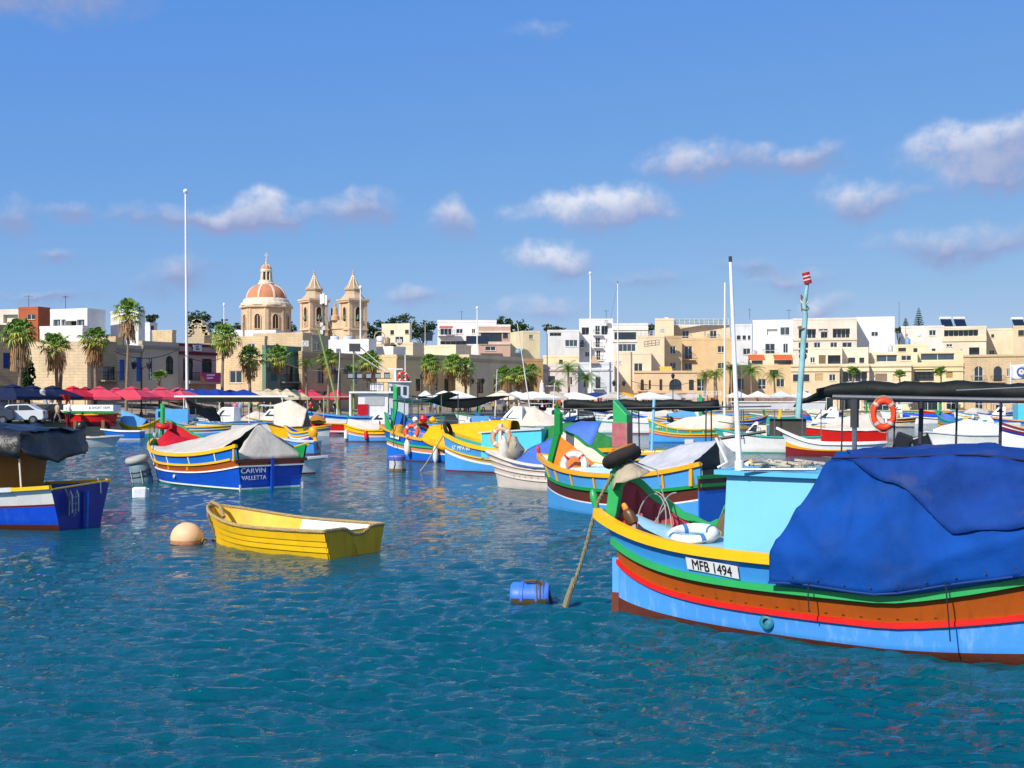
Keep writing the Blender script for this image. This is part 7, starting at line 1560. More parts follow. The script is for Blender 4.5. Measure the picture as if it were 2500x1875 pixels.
    for x in (1.0, 4.0, 6.5, 9.3): MB().tube([Vector((x, -1.05, .9)), Vector((x, -1.05, 3.2))], .035, 6).build('awning_post', PB['white'], t)
    t, h = lz('blue boat with green post and black flapping cloth behind the red cloth bow', 405, 1066, 12, 5.5, 2.1, ('maroon', 'lblue', 'white', 'lblue', 'lblue', 'yellow'), tip=None, gun='yellow', over=.4); fl = [[Vector((2.0 + 2.6 * i / 8, -.6 + .2 * j, 3.0 + .35 * math.sin(i) * .3 - .22 * j - .1 * i)) for j in range(6)] for i in range(9)]; sheet(fl, 'black_cloth', TARP['black'], t, wr=.18, fr=1.6); MB().tube([Vector((2.6, 0, .8)), Vector((2.6, 0, 3.0))], .04, 6).build('post', STEEL, t)
    t, h = cruiser('boat under a pale beige canvas right of the grey tent', 668, 1078, 10, 2.5, 2.0, (1.3, 1.05, 1.1), hullc='yellow', stripe='dbrown', tarp=(.0, 1.0, [(0, 2.6), (.5, 2.95), (1, 2.3)], 'cream'), rail=False)
    lz('small luzzu stern with dark green transom right of the beige canvas', 703, 1086, 16, 1.7, 1.2, ('maroon', 'mblue', 'red', 'white', 'lblue', 'yellow'), tip=None, gun='yellow', tr=.85)
    cruiser('small white dinghy tucked behind the CARVIN VALLETTA stern', 770, 1156, 176, 1.5, 1.1, (.7, .58, .6), rail=False, n=10)
    t, h = cruiser('blue tender with yellow outboard behind the grey tent', 705, 1108, 14, 1.7, 1.3, (.85, .7, .7), hullc='lblue', rail=False, n=10); outboard(t, Vector((1.5, 0, 1.0)), .9, 'e0a010')
    lz('low rowing boat moored before the red trawler hull', 718, 1064, 2, 2.9, 1.3, ('white', 'white', 'dbrown', 'lblue', 'lblue', 'yellow'), tip=None, gun='yellow', sheer=(.95, .75, .95), top=(.95, .75, .95))
    # mast of a sailing yacht
    p = W(1486, 1040); t, h = cruiser('white sailing yacht with a tall slightly leaning mast', 1440, 1046, 6, 6.5, 2.2, (1.25, .95, 1.0), cab=(2.0, 4.2, 1.5, .7)); a = Vector((2.9, 0, 1.2)); top = t.matrix_basis.inverted() @ P(1508, 692, t.location.y - .4)
    MB().tube([a, top], [.09, .05], 8).build('mast', WHITE, t, smooth=True); MB().tube([Vector((2.9, 0, 2.0)), Vector((6.0, 0, 2.1))], .06, 7).build('boom', WHITE, t); MB().tube([top, Vector((.1, 0, 1.3))], .012, 4).build('forestay', STEEL, t); MB().tube([top, top * 1.0 + Vector((0, 0, .25))], .04, 6).build('mast_cap', DARKSTEEL, t)
def trawler():
    p = W(735, 1058); sh = (2.1, 1.45, 1.6); t = thing('trawler', 'white wheelhouse fishing trawler with red, yellow and blue banded hull', 'trawler', (p.x, p.y, 0), R(8))
    h = Hull(11.5, 3.4, sheer=sh, wl=.85, sm=.5, tr=.05, over=.5, stern_over=.3, deck=1.0)
    h.shell([((.12, .12, .12), 0, 1), ((.28, .25, .3), 1, 1), ((1.0, .75, .9), 2, 2), ((1.15, .9, 1.05), 3, 1), ((1.7, 1.2, 1.35), 4, 2), (sh, 5, 1)], [mat('c0407a', .5), PB['white'], PB['red'], PB['yellow'], PB['white'], PB['mblue']], t, PB['white'], PB['tan'], n=18)
    h.rail(sh, .14, .12, PB['lblue'], t, name='gunwale', off=0); h.rail((1.08, .83, .98), .08, .1, PB['yellow'], t)
    c = MB().hexa([Vector((5.0, -1.1, 1.2)), Vector((7.6, -1.1, 1.2)), Vector((7.6, 1.1, 1.2)), Vector((5.0, 1.1, 1.2))], [Vector((5.0, -1.1, 3.5)), Vector((7.6, -1.1, 3.5)), Vector((7.6, 1.1, 3.5)), Vector((5.0, 1.1, 3.5))]).build('deckhouse', PB['white'], t, bevel=.03)
    MB().box((6.4, -1.12, 2.85), (1.7, .05, .8)).build('window', mat('b9bcbc', .5), c); MB().box((6.3, 0, 3.62), (4.2, 2.8, .16)).build('deckhouse_roof', PB['white'], c)
    for x in (4.3, 4.35): MB().tube([Vector((x, -1.25 if x < 4.32 else 1.25, 1.2)), Vector((x, -1.25 if x < 4.32 else 1.25, 3.55))], .1, 7).build('pillar', PB['white'], t)
    w = MB().hexa([Vector((7.7, -1.0, 1.6)), Vector((9.4, -.8, 1.6)), Vector((9.4, .8, 1.6)), Vector((7.7, 1.0, 1.6))], [Vector((7.7, -1.0, 4.5)), Vector((9.5, -.8, 4.5)), Vector((9.5, .8, 4.5)), Vector((7.7, 1.0, 4.5))]).build('wheelhouse', mat('d5dade', .5), t, bevel=.04)
    for x in (7.95, 8.5, 9.05): MB().box((x, -.98 + (x - 7.7) * .11, 3.75), (.38, .06, .75)).build('window', GL, w)
    MB().box((8.6, 0, 4.56), (2.1, 2.2, .1)).build('wheelhouse_roof', PB['white'], w)
    rl = MB(); 
    for x in [4.4 + .4 * i for i in range(10)]: rl.tube([Vector((x, -1.35, 3.7)), Vector((x, -1.35, 4.5))], .025, 4)
    rl.bar([Vector((4.4, -1.35, 4.5)), Vector((8.0, -1.35, 4.5))], .05, .05); rl.build('railing', STEEL, t)
    MB().box((6.6, -.9, 4.1), (1.2, .6, .6)).build('locker', PB['white'], t)
    for x in (4.3, 5.1, 5.9, 6.7, 7.5):
        l = MB().box((x, -1.2, 5.1), (.5, .3, .45), 0, Matrix.Rotation(R(25), 3, 'X')).build('floodlight', mat('3a3c40', .5), t); MB().box((x, -1.38, 5.05), (.42, .02, .35), 0, Matrix.Rotation(R(25), 3, 'X')).build('lens', mat('d8dde0', .2), l)
    MB().bar([Vector((4.0, -1.2, 4.85)), Vector((7.9, -1.2, 4.85))], .06, .06).build('light_bar', DARKSTEEL, t)
    for (a, b, r_) in ((Vector((3.5, -.2, 1.1)), Vector((1.5, .2, 9.3)), .11), (Vector((4.6, 0, 1.2)), Vector((4.6, 0, 7.6)), .09), (Vector((4.6, 0, 7.2)), Vector((8.2, 0, 4.9)), .06), (Vector((4.9, .3, 7.9)), Vector((8.4, .2, 4.9)), .05)):
        MB().tube([a, b], [r_, r_ * .7], 8).build('derrick', mat('7f9a52', .6) if r_ > .07 else mat('c8c4b8', .5), t, smooth=True)
    MB().ring((6.9, 0, 8.6), .45, .05, Matrix.Rotation(R(80), 3, 'X'), 18, 6).build('net_hoop', ROPE, t)
    MB().box((4.7, 0, 7.6), (1.0, .3, .7)).build('flood_lamp', mat('4a4c4e', .5), t); MB().tube([Vector((9.2, .6, 4.5)), Vector((9.2, .6, 7.0))], .05, 6).build('aerial', WHITE, t); MB().box((8.3, 0, 5.7), (1.3, .2, .12)).build('radar', PB['white'], t); MB().tube([Vector((8.3, 0, 4.5)), Vector((8.3, 0, 5.7))], .1, 7).build('radar_mast', PB['white'], t)
    for x in (.6, 2.0, 3.2): MB().tube([Vector((x, -1.2, 1.4)), Vector((x, -1.2, 3.2))], .06, 6).build('gallows_post', ROPE, t)
    MB().bar([Vector((.2, -1.2, 3.2)), Vector((4.3, -1.2, 3.25))], .08, .08).build('gallows_beam', ROPE, t)
    for i in range(3): MB().box((5.1 + i * .3, -1.2, 2.1), (.3, .06, .95)).build('red_cloth', TARP['red'], t)
    o = lifebuoy(t.matrix_basis @ Vector((8.9, -.9, 5.0)), .36, .12, Matrix.Rotation(R(85), 3, 'X'), PB['red'], PB['white'], 'red lifebuoy on top of the trawler wheelhouse')
    n = MB().lathe([(.9, 0), (.8, .4), (.4, .7), (.05, .8)], (0, 0, 0), 12); n.v = [tuple(Vector(v) + noise.noise_vector(Vector(v) * 3) * .2) for v in n.v]; o = n.build('net_heap', mat('b07a30', .95, 'rope', .3, 5, .5), None, smooth=True); o.location = t.matrix_basis @ Vector((1.6, -.4, 1.1)); tag(o, 'ochre heap of nets on the trawler stern', 'net')
far_boats(); trawler()
def moored_row():
    names = {'white': 'white', 'mblue': 'blue', 'lblue': 'light blue', 'yellow': 'yellow', 'red': 'red', 'turq': 'turquoise', 'cream': 'cream', 'dgreen': 'green', 'orange': 'orange', 'lgrey': 'pale grey', 'navy': 'navy', 'maroon': 'maroon'}
    combos = [('white', 'mblue'), ('lblue', 'yellow'), ('white', 'red'), ('turq', 'white'), ('yellow', 'mblue'), ('white', 'dgreen'), ('mblue', 'orange'), ('cream', 'maroon'), ('white', 'turq'), ('red', 'yellow'), ('lblue', 'white'), ('white', 'navy'), ('lgrey', 'mblue'), ('yellow', 'red')]
    spots = [(560, 1040, 'behind the grey tented boat'), (610, 1052, 'left of the beige canvas boat'), (770, 1030, 'behind the trawler stern'), (985, 1040, 'right of the trawler'), (1010, 1052, 'behind the yellow tarpaulin boat'), (1120, 1030, 'under the broad white parasols'), (1165, 1042, 'left of the cream canvas cruiser'), (1260, 1032, 'before the skirted palms'), (1300, 1026, 'before the statue'), (1365, 1030, 'before the short date palm'), (1400, 1044, 'left of the teal striped speedboat'), (1455, 1028, 'before the navy parasol'), (1545, 1034, 'before the yellow parasols'), (1610, 1030, 'before the arched window'), (1668, 1036, 'behind the pink covered luzzu'), (1730, 1028, 'before the stout palms'), (1755, 1044, 'left of the grey awning boat'), (1840, 1036, 'behind the grey awning boat'), (1870, 1048, 'behind the heap of brown nets'), (1985, 1036, 'left of the lifebuoy frame'), (2050, 1030, 'behind the red covered boat'), (2110, 1042, 'just left of the orange lifebuoy'), (2155, 1024, 'behind the orange lifebuoy'), (2255, 1020, 'above the white rowing boat'), (2330, 1028, 'right of the rainbow bow'), (2395, 1034, 'behind the yellow rimmed boat'), (2480, 1024, 'at the right edge, far side')]
    rr = random.Random(77)
    for i, (px, py, where) in enumerate(spots):
        c1, c2 = combos[i % len(combos)]; nm = '%s boat with %s trim moored %s' % (names[c1], names[c2], where); ang = rr.choice((-14, 6, 10, 18, 165)); L = rr.uniform(4.2, 6.2); py = max(py, HOR + 3000 * 3 / (quay_y0(px) - 4))
        if i % 3 == 0: t, h = luzzu(nm, px, py, ang, L, 2.0, (1.5, .95, 1.1), [((.06, .06, .06), 'maroon'), ((.6, .34, .5), c1), ((.7, .4, .56), 'white'), ((1.5, .95, 1.1), c2)], [((.9, .6, .72), 'yellow', .06, .07)], tip=None, gun=c1 if c1 != 'white' else 'yellow', n=9, group='boats moored off the quay'); stem_post(h, t, PB['dgreen'], .1, 1.2, .25, 1.7, .12, .18, 2.4 + .5 * (i % 2))
        else: t, h = cruiser(nm, px, py, ang, L, 2.0, (1.35, 1.0, 1.05), hullc=c1, stripe=c2, cab=((1.0, 2.8, 2.1, .8) if i % 3 == 1 else None), n=9, rail=(i % 2 == 0), group='boats moored off the quay')
        k = i % 4
        if k == 0: tent(h, t, TARP[('grey', 'lblue', 'cream')[i % 3]], .25, .95, [(0, 1.2), (.4, 1.9), (1, 1.5)], seed=i, n=7)
        elif k == 1: awning(h, t, TARP[('dgreen', 'sailwhite', 'blue', 'cream')[i % 4]], 1.2, L - .3, 2.5, 2.7, .9)
        elif k == 2: MB().tube([Vector((L * .45, 0, .9)), Vector((L * .45 + rr.uniform(-.4, .4), 0, rr.uniform(4.5, 8)))], [.06, .03], 6).build('mast', WHITE, t)
        MB().lathe([(.03, -.05), (.16, .1), (.17, .4), (.03, .6)], h.pt(.4, .3, -1, .15), 8).build('fender', PB[('white', 'orange', 'navy')[i % 3]], t, smooth=True)
def quay_y0(px):
    k = (px - 1250) / FOC
    for (x0, y0), (x1, y1) in zip(EDGE, EDGE[1:]):
        d = (x1 - x0) - k * (y1 - y0) or 1e-9; f = (k * y0 - x0) / d
        if 0 <= f <= 1: return y0 + (y1 - y0) * f
    return 180
moored_row()

# ------------------------------------------------------------------ life on the quay
quay_y = quay_y0
def parasol(px, dy, c, label, w=3.2, h=2.95, group='market parasols', vent=True, sides=4, rot=.5):
    Y = quay_y(px) + dy; p = P(px, HOR, Y); t = thing('parasol', label, 'parasol', (p.x, p.y, QZ), rot, group); m = mat(c, .75, 'cloth', .12, 1.2, .2, spec=.2, dirt_amt=.2)
    MB().tube([Vector((0, 0, 0)), Vector((0, 0, h))], .04, 7).build('pole', mat('c8c4ba', .5), t); rr = w / 2 * (1.3 if sides == 4 else 1.05)
    mb = MB(); n = sides; rows = [(.001, h), (rr * .25, h - .16), (rr * .6, h - .48), (rr, h - .86), (rr * 1.005, h - 1.12)]
    pts = []
    for (r_, z) in rows:
        ring = []
        for j in range(n * 4):
            a = 2 * math.pi * j / (n * 4); seg = a % (2 * math.pi / n) - math.pi / n; q = r_ * math.cos(math.pi / n) / math.cos(seg); ring.append(Vector((q * math.cos(a), q * math.sin(a), z - .05 * math.sin(abs(seg) * n) * (r_ / rr))))
        ring.append(ring[0]); pts.append(ring)
    mb.grid(pts); mb.build('canopy', m, t, solid=.015)
    if vent: MB().lathe([(rr * .3, h - .12), (.02, h + .12)], (0, 0, 0), n).build('vent_cap', m, t)
    ribs = MB()
    for j in range(n): a = 2 * math.pi * j / n; ribs.tube([Vector((0, 0, h - .1)), Vector((rr * .97 * math.cos(a), rr * .97 * math.sin(a), h - .9))], .02, 4)
    ribs.build('ribs', mat('8a8a86', .5), t)
    return t
PAR = [(178, 12, 'c8283c', 'red parasol at the left end of the red group', 3.4), (208, 19, 'a01e34', 'darker red parasol behind the left end of the red group'), (243, 12, 'cf465a', 'large red parasol behind the slipway boat', 4.2), (284, 21, 'c8405a', 'red parasol second row, above the slipway boat'), (322, 12, 'cf465a', 'large red parasol in the middle of the red group', 4.4), (356, 20, 'c8405a', 'red parasol second row, right of the middle'), (392, 12, 'cf465a', 'large red parasol left of the green boat post', 4.2), (436, 14, 'd05468', 'red parasol at the right end of the red group', 4.0),
       (332, 28, '1b3a8c', 'navy blue parasol peeking over the red ones, left'), (368, 30, '1b3a8c', 'navy blue parasol peeking over the red ones, right'), (412, 27, '1b3a8c', 'navy parasol above the right end of the red group'), (462, 16, '173a94', 'navy parasol first of the blue group', 4.2), (492, 14, '173a94', 'navy parasol second of the blue group', 4.4), (530, 13, '173a94', 'large navy parasol in the middle of the blue group', 4.6), (562, 16, '173a94', 'navy parasol fourth of the blue group', 4.0), (594, 12, '173a94', 'large navy parasol at the right end of the blue group', 4.6), (438, 30, 'e0dccf', 'white parasol above the blue group, left'), (468, 30, 'd8ccb0', 'cream parasol above the blue group, right'),
       (632, 14, 'cdbf9c', 'first beige parasol right of the navy ones'), (654, 14, 'cdbf9c', 'second beige parasol right of the navy ones'), (676, 14, 'cdbf9c', 'third beige parasol right of the navy ones'), (700, 13, 'cdbf9c', 'fourth beige parasol right of the navy ones'), (718, 18, 'cdbf9c', 'fifth beige parasol, partly behind the trawler gallows'), (660, 24, 'd0406a', 'pink parasol behind the beige ones'), (732, 24, 'c8405a', 'red parasol left behind the trawler gallows'), (760, 24, 'c8405a', 'red parasol middle behind the trawler gallows'), (822, 24, 'c8405a', 'red parasol right behind the trawler gallows'),
       (1039, 10, 'e4e2dc', 'small folded-look white parasol left of the white pair', 2.2), (1084, 8, 'e8e6e0', 'white peaked parasol left of the pair', 3.6), (1111, 6, 'e8e6e0', 'white peaked parasol right of the pair', 4.4), (1225, 8, 'ded2b8', 'low cream parasol before the skirted palms', 4.6), (1260, 8, 'e6e4dc', 'white parasol before the second skirted palm', 4.6), (1301, 6, 'e8e6e0', 'broad white parasol before the statue', 6.5), (1358, 10, 'b9ac98', 'beige parasol right of the statue', 4.8), (1401, 5, 'ecebe6', 'broad white parasol right of the green post', 6.6), (1453, 10, '24407c', 'navy parasol in the white and yellow market', 6.8), (1523, 8, 'e0a01c', 'left yellow parasol of the market', 6.4), (1572, 9, 'e0a01c', 'right yellow parasol of the market', 5.6), (1584, 4, 'ecebe6', 'white parasol under the right yellow one', 5.6),
       (1640, 8, 'b9b6ae', 'grey parasol below the peach building, left', 5), (1690, 8, 'c4b8a8', 'pale brown parasol below the peach building, right', 5), (1500, 4, 'c9beb0', 'low taupe parasol in front of the navy one', 5)]
for i, a in enumerate(PAR):
    px, dy, c, lab = a[:4]; parasol(px, dy, c, lab, a[4] if len(a) > 4 else 3.2, rot=.3 + (i * .37) % 1.2, vent=c[0] in 'dca')
for i, (px, Y, lab) in enumerate(((30, 97, 'dark navy cafe parasol at the left edge'), (78, 103, 'dark navy cafe parasol behind the white car'), (128, 107, 'dark navy cafe parasol behind the tilted grey post'))):
    t = parasol(px, 10, '1a2444', lab, 4.0, group='cafe parasols'); p = P(px, HOR, Y); t.location.x = p.x; t.location.y = p.y

def make_person(pose):
    import bmesh
    V = {'pel': ((0, 0, .95), .15), 'wai': ((0, .0, 1.12), .14), 'che': ((0, 0, 1.36), .17), 'nec': ((0, 0, 1.5), .055), 'hea': ((0, -.02, 1.62), .095), 'top': ((0, -.01, 1.72), .07)}
    for s_, k in ((-1, 'l'), (1, 'r')):
        st = .18 * s_ if pose == 1 else .02 * s_
        V['hip' + k] = ((.09 * s_, 0, .88), .1); V['kne' + k] = ((.1 * s_, st, .48), .07); V['ank' + k] = ((.1 * s_, st * 1.6 + .02, .08), .045); V['toe' + k] = ((.11 * s_, st * 1.6 - .13, .04), .04)
        V['sho' + k] = ((.19 * s_, 0, 1.42), .075); V['elb' + k] = ((.25 * s_, .04, 1.15), .05); V['han' + k] = ((.24 * s_, -.08 if pose == 1 else -.12, .92), .035)
    E = [('pel', 'wai'), ('wai', 'che'), ('che', 'nec'), ('nec', 'hea'), ('hea', 'top')]
    for k in 'lr': E += [('pel', 'hip' + k), ('hip' + k, 'kne' + k), ('kne' + k, 'ank' + k), ('ank' + k, 'toe' + k), ('che', 'sho' + k), ('sho' + k, 'elb' + k), ('elb' + k, 'han' + k)]
    bm = bmesh.new(); ly = bm.verts.layers.skin.verify(); d = {}
    for n, (co, r_) in V.items():
        v = bm.verts.new(co); v[ly].radius = (r_, r_); v[ly].use_root = (n == 'pel'); d[n] = v
    for a, b in E: bm.edges.new((d[a], d[b]))
    me = bpy.data.meshes.new('tmp'); bm.to_mesh(me); bm.free(); o = bpy.data.objects.new('tmp', me); COL.objects.link(o)
    o.modifiers.new('s', 'SKIN'); md = o.modifiers.new('u', 'SUBSURF'); md.levels = 1
    dg = bpy.context.evaluated_depsgraph_get(); m2 = bpy.data.meshes.new_from_object(o.evaluated_get(dg)); bpy.data.objects.remove(o)
    m2.materials.clear()
    for _ in range(4): m2.materials.append(WHITE)
    for p in m2.polygons:
        c = p.center; p.use_smooth = True
        if c.z > 1.6 and (c.z > 1.68 or c.y > .0): p.material_index = 3
        elif c.z > 1.47 or (abs(c.x) > .2 and c.z < 1.2): p.material_index = 2
        elif c.z > .93: p.material_index = 0
        else: p.material_index = 1
    return m2
BODY = [make_person(0), make_person(1)]
SKIN = [mat(c, .6) for c in ('c99a7c', 'a8785a', 'd8ac90')]; HAIR = [mat(c, .7) for c in ('2a1c14', '4a3422', '8a7050', 'b9b4ac')]
TOPS = [('red', 'b4202c'), ('white', 'd8d8d4'), ('navy', '1c2848'), ('black', '1c1c1e'), ('pink', 'd07a90'), ('light blue', '7aa8d0'), ('orange', 'd86a20'), ('green', '3c7a4c'), ('beige', 'b8a488'), ('yellow', 'd8b030')]
ORD = 'leftmost,second,third,fourth,fifth,sixth,seventh,eighth,ninth,tenth,eleventh,twelfth,thirteenth,fourteenth,fifteenth,sixteenth,seventeenth,eighteenth,nineteenth,twentieth,twenty-first,twenty-second,twenty-third,twenty-fourth,twenty-fifth,twenty-sixth'.split(',')
def person(p, rz, ti, where, i, grp, q=None):
    nm, c = TOPS[ti]; o = bpy.data.objects.new('person', BODY[i % 2]); COL.objects.link(o); o.location = p; o.rotation_euler = (0, 0, rz); s_ = .94 + .09 * ((i * 7) % 5) / 4; o.scale = (s_, s_, s_)
    for k, m in enumerate((mat(c, .8, 'cloth'), mat(('2a3040', '4a4640', '1c1c20', '8a7c68')[i % 4], .8, 'cloth'), SKIN[i % 3], HAIR[i % 4])): o.material_slots[k].link = 'OBJECT'; o.material_slots[k].material = m
    tag(o, ('person in a %s top %s' % (nm, where)) if q is None else 'person in %s top, %s %s' % (nm, ORD[q] + ('' if q == 0 else ' from left'), where), 'person', grp)
rp = random.Random(12); k_ = 0
for (a, b, n, where, d0, d1) in ((1290, 1400, 16, 'in crowd left of the green post', 1.2, 5), (1400, 1540, 22, 'in crowd below the navy parasol', 1.2, 5), (1540, 1640, 26, 'in crowd below the yellow parasols', 1.2, 5), (1640, 1800, 20, 'in crowd below the peach building', 1.5, 6), (1040, 1280, 16, 'on quay before the shaded row', 1.5, 5), (560, 830, 14, 'on quay behind the trawler', 2, 8)):
    for i in range(n):
        px = a + (b - a) * (i + rp.random()) / n; Y = quay_y(px) + rp.uniform(d0, d1); p = P(px, HOR, Y); person((p.x, p.y, QZ), rp.uniform(0, 6.28), rp.randrange(len(TOPS)), where, k_, 'market crowd', i); k_ += 1
for (px, Y, ti, w) in ((168, 93, 1, 'beside the slipway boat'), (140, 94, 8, 'left of the slipway boat'), (586, 128, 5, 'under the long white roof awning')):
    p = P(px, HOR, Y); person((p.x, p.y, QZ), 2.5, ti, w, k_, 'people by the boats'); k_ += 1

def stalls():
    cols = ['d86a20', 'b4202c', '3c7a4c', 'd8b030', '7aa8d0', 'd07a90', '1c2848', 'd8d8d4']
    for i, (px, lab) in enumerate(((1470, 'market stall with hanging clothes below the navy parasol'), (1530, 'market stall with orange and red clothes below the left yellow parasol'), (1590, 'market stall with bright clothes below the right yellow parasol'), (1340, 'market stall with hanging goods left of the green post'), (1720, 'market stall with hanging goods by the stout palms'))):
        p = P(px, HOR, quay_y(px) + 3.5); t = thing('market_stall', lab, 'stall', (p.x, p.y, QZ), .1 * i, 'market stalls')
        MB().box((0, 0, .75), (3.2, 1.0, .08)).build('table', WOOD, t); MB().box((0, -.5, .4), (3.2, .03, .7)).build('table_skirt', mat(cols[(i * 3) % 8], .8, 'cloth'), t)
        fr = MB()
        for x in (-1.6, 1.6):
            for y in (-.5, .5): fr.tube([Vector((x, y, 0)), Vector((x, y, 2.2))], .03, 5)
        fr.bar([Vector((-1.6, -.5, 2.1)), Vector((1.6, -.5, 2.1))], .05, .05); fr.build('frame', STEEL, t)
        for j in range(8): MB().box((-1.4 + j * .4, -.5, 1.65), (.34, .08, .8)).build('garment', mat(cols[(i + j * 3) % 8], .85, 'cloth', .2, 4, .4), t)
    # low white tent roofs and clutter along the far quay
    for i, px in enumerate((1800, 1850, 1905, 1960, 2015, 2075, 2140, 2210, 2290, 2370, 2440)):
        p = P(px, HOR, quay_y(px) + 5); t = thing('gazebo', 'white gazebo %s' % ('nearest the broad date palm', 'left of the low date palm', 'below the low date palm', 'behind the awning post', 'left of the recessed balcony house', 'below the recessed balcony house', 'below the small palm', 'below the thin young palm', 'below the loggia house', 'left of the stone house', 'below the arched doors')[i], 'gazebo', (p.x, p.y, QZ), 0, 'gazebos on the far quay')
        MB().lathe([(2.3, 2.1), (2.3, 2.35), (.05, 3.2)], (0, 0, 0), 4, ph=R(45)).build('roof', mat(('e4e2dc', 'd8d4c8', 'c8d0d8')[i % 3], .7, 'cloth'), t)
        for x in (-1.5, 1.5):
            for y in (-1.5, 1.5): MB().tube([Vector((x, y, 0)), Vector((x, y, 2.2))], .04, 5).build('pole', STEEL, t)
stalls()

def poles():
    def pole(name, label, px, y0, y1, Y, r0, r1, px1=None, ball=True, c='ecebe8', cat='pole', zb=None):
        a = P(px, y1, Y); b = P(px1 or px, y0, Y); z0 = a.z if zb is None else zb; t = thing(name, label, cat, (a.x, a.y, z0)); L = b - Vector((a.x, a.y, z0))
        MB().tube([Vector((0, 0, 0)), L], [r0, r1], 10).build('shaft', mat(c, .4, amt=.03), t, smooth=True); MB().lathe([(r0 * 1.8, 0), (r0 * 1.8, .15), (r0 * 1.1, .25)], (0, 0, 0), 10).build('foot', mat(c, .5), t)
        if ball: MB().lathe([(.01, -.3), (r1 * 2.2, -.15), (r1 * 2.8, .05), (r1 * 1.8, .25), (.01, .34)], L, 10).build('ball', mat('f0f0ec', .3), t, smooth=True)
        return t
    pole('flagpole', 'very tall white flagpole with ball top on the left', 457, 468, 960, 140, .18, .10, 453, zb=QZ); pole('flagpole', 'thin white pole with ball left of the dome', 547, 745, 870, 165, .09, .06)
    pole('flagpole', 'thin white pole in front of the right bell tower', 880, 702, 832, 180, .12, .08, ball=True); pole('flagpole', 'short white pole before the white villa', 1165, 752, 850, 205, .12, .08); pole('flagpole', 'thick white mast before the tall white flats', 1442, 668, 960, 200, .16, .10, 1441, zb=QZ); pole('flagpole', 'slim white mast with small vane left of the leaning one', 1769, 690, 975, 120, .13, .08, 1770, ball=False, zb=.2)
    pole('aerial_pole', 'thin dark aerial on the right-hand roofs', 2195, 737, 812, 235, .05, .03, ball=False, c='50545a'); pole('aerial_pole', 'slanting pale rod before the shaded row', 1296, 790, 985, 150, .09, .05, 1263, ball=False, c='d8d8d0', zb=QZ); pole('aerial_pole', 'thin grey street pole left of the pink house', 1336, 815, 985, 185, .08, .06, ball=False, c='4a4c50', zb=QZ); pole('aerial_pole', 'grey pole before the pale plastered wall', 597, 788, 870, 160, .12, .1, 594, ball=False, c='8a857c')
    pole('aerial_pole', 'thin pole before the shaded row roof', 1038, 786, 845, 195, .07, .05, ball=False, c='c8c4b8'); pole('aerial_pole', 'rusty leaning pole behind the red cloth boat', 500, 785, 835, 165, .06, .05, 497, ball=False, c='b0a088')
    # phone mast by the bell tower
    p = P(790, 815, 205); t = thing('phone_mast', 'grey telecom mast with white panel antennas left of the bell tower gap', 'mast', p); k = 205 / FOC
    MB().tube([Vector((0, 0, -2)), Vector((0, 0, 95 * k))], .2, 8).build('shaft', mat('5a5c60', .5), t); 
    for i, (dx, z, h_) in enumerate(((-.35, 84, 1.7), (.45, 82, 1.6), (0, 86, 1.7))): MB().box((dx, -.35, z * k), (.38, .22, h_)).build('panel_antenna', WHITE, t, bevel=.03)
    for i, z in enumerate((4, 14, 22)): MB().box((-.25 + .3 * (i % 2), -.4, z * k), (.5, .4, .7)).build('equipment_box', mat('d4d4d0', .5), t)
    for dx in (-2.0, 2.0): MB().tube([Vector((dx, .3, -.5)), Vector((0, 0, 55 * k))], .05, 5).build('brace', mat('8a8c8e', .5), t)
    # street lamps
    def lamp(px, Y, h, label, arms=1):
        p = P(px, HOR, Y); t = thing('street_lamp', label, 'lamp', (p.x, p.y, QZ), 0, 'quayside street lamps'); im = mat('2a2c2e', .5)
        MB().lathe([(.16, 0), (.16, .5), (.08, .7), (.06, h - .1)], (0, 0, 0), 10).build('post', im, t)
        xs = [0] if arms == 1 else [-.75, .75]
        for x in xs:
            z = h if arms == 1 else h - .3
            if arms > 1: MB().tube([Vector((0, 0, h - .4)), Vector((x * .6, 0, h - .05)), Vector((x, 0, z))], .035, 6).build('arm', im, t)
            l = MB().lathe([(.14, z - .05), (.3, z + .45), (.32, z + .5), (.1, z + .75), (.03, z + .9)], (x, 0, 0), 6).build('lantern', im, t); MB().lathe([(.12, z - .02), (.27, z + .43)], (x, 0, 0), 6).build('lantern_glass', mat('c8c8bc', .2), l)
        return t
    lamp(1643, 186, 5.0, 'black lantern lamp before the arched window of the peach building'); lamp(1511, 186, 4.2, 'double armed lamp left of the peach building', 2); lamp(345, 122, 5.2, 'double armed lamp before the grey plaster house', 2); lamp(1166, 176, 4.4, 'double armed lamp before the shaded row', 2); lamp(655, 140, 5.0, 'single lamp left of the green house'); lamp(830, 146, 5.2, 'double armed lamp behind the trawler', 2); lamp(1030, 168, 4.6, 'single lamp left of the three palms')
    # flag
    t = pole('flag', 'white flag with round blue emblem at the right edge', 2467, 885, 960, 120, .05, .04, ball=False, cat='flag'); a = P(2468, 890, 120) - Vector(t.location); k = 120 / FOC
    rows = [[a + Vector((1.75 * i / 10, .12 * math.sin(i * .9), -1.45 * j / 6 - .05 * math.sin(i * .6))) for j in range(7)] for i in range(11)]; MB().grid(rows).build('cloth', mat('e4e4e6', .8, 'cloth', .08), t, smooth=True, solid=.01)
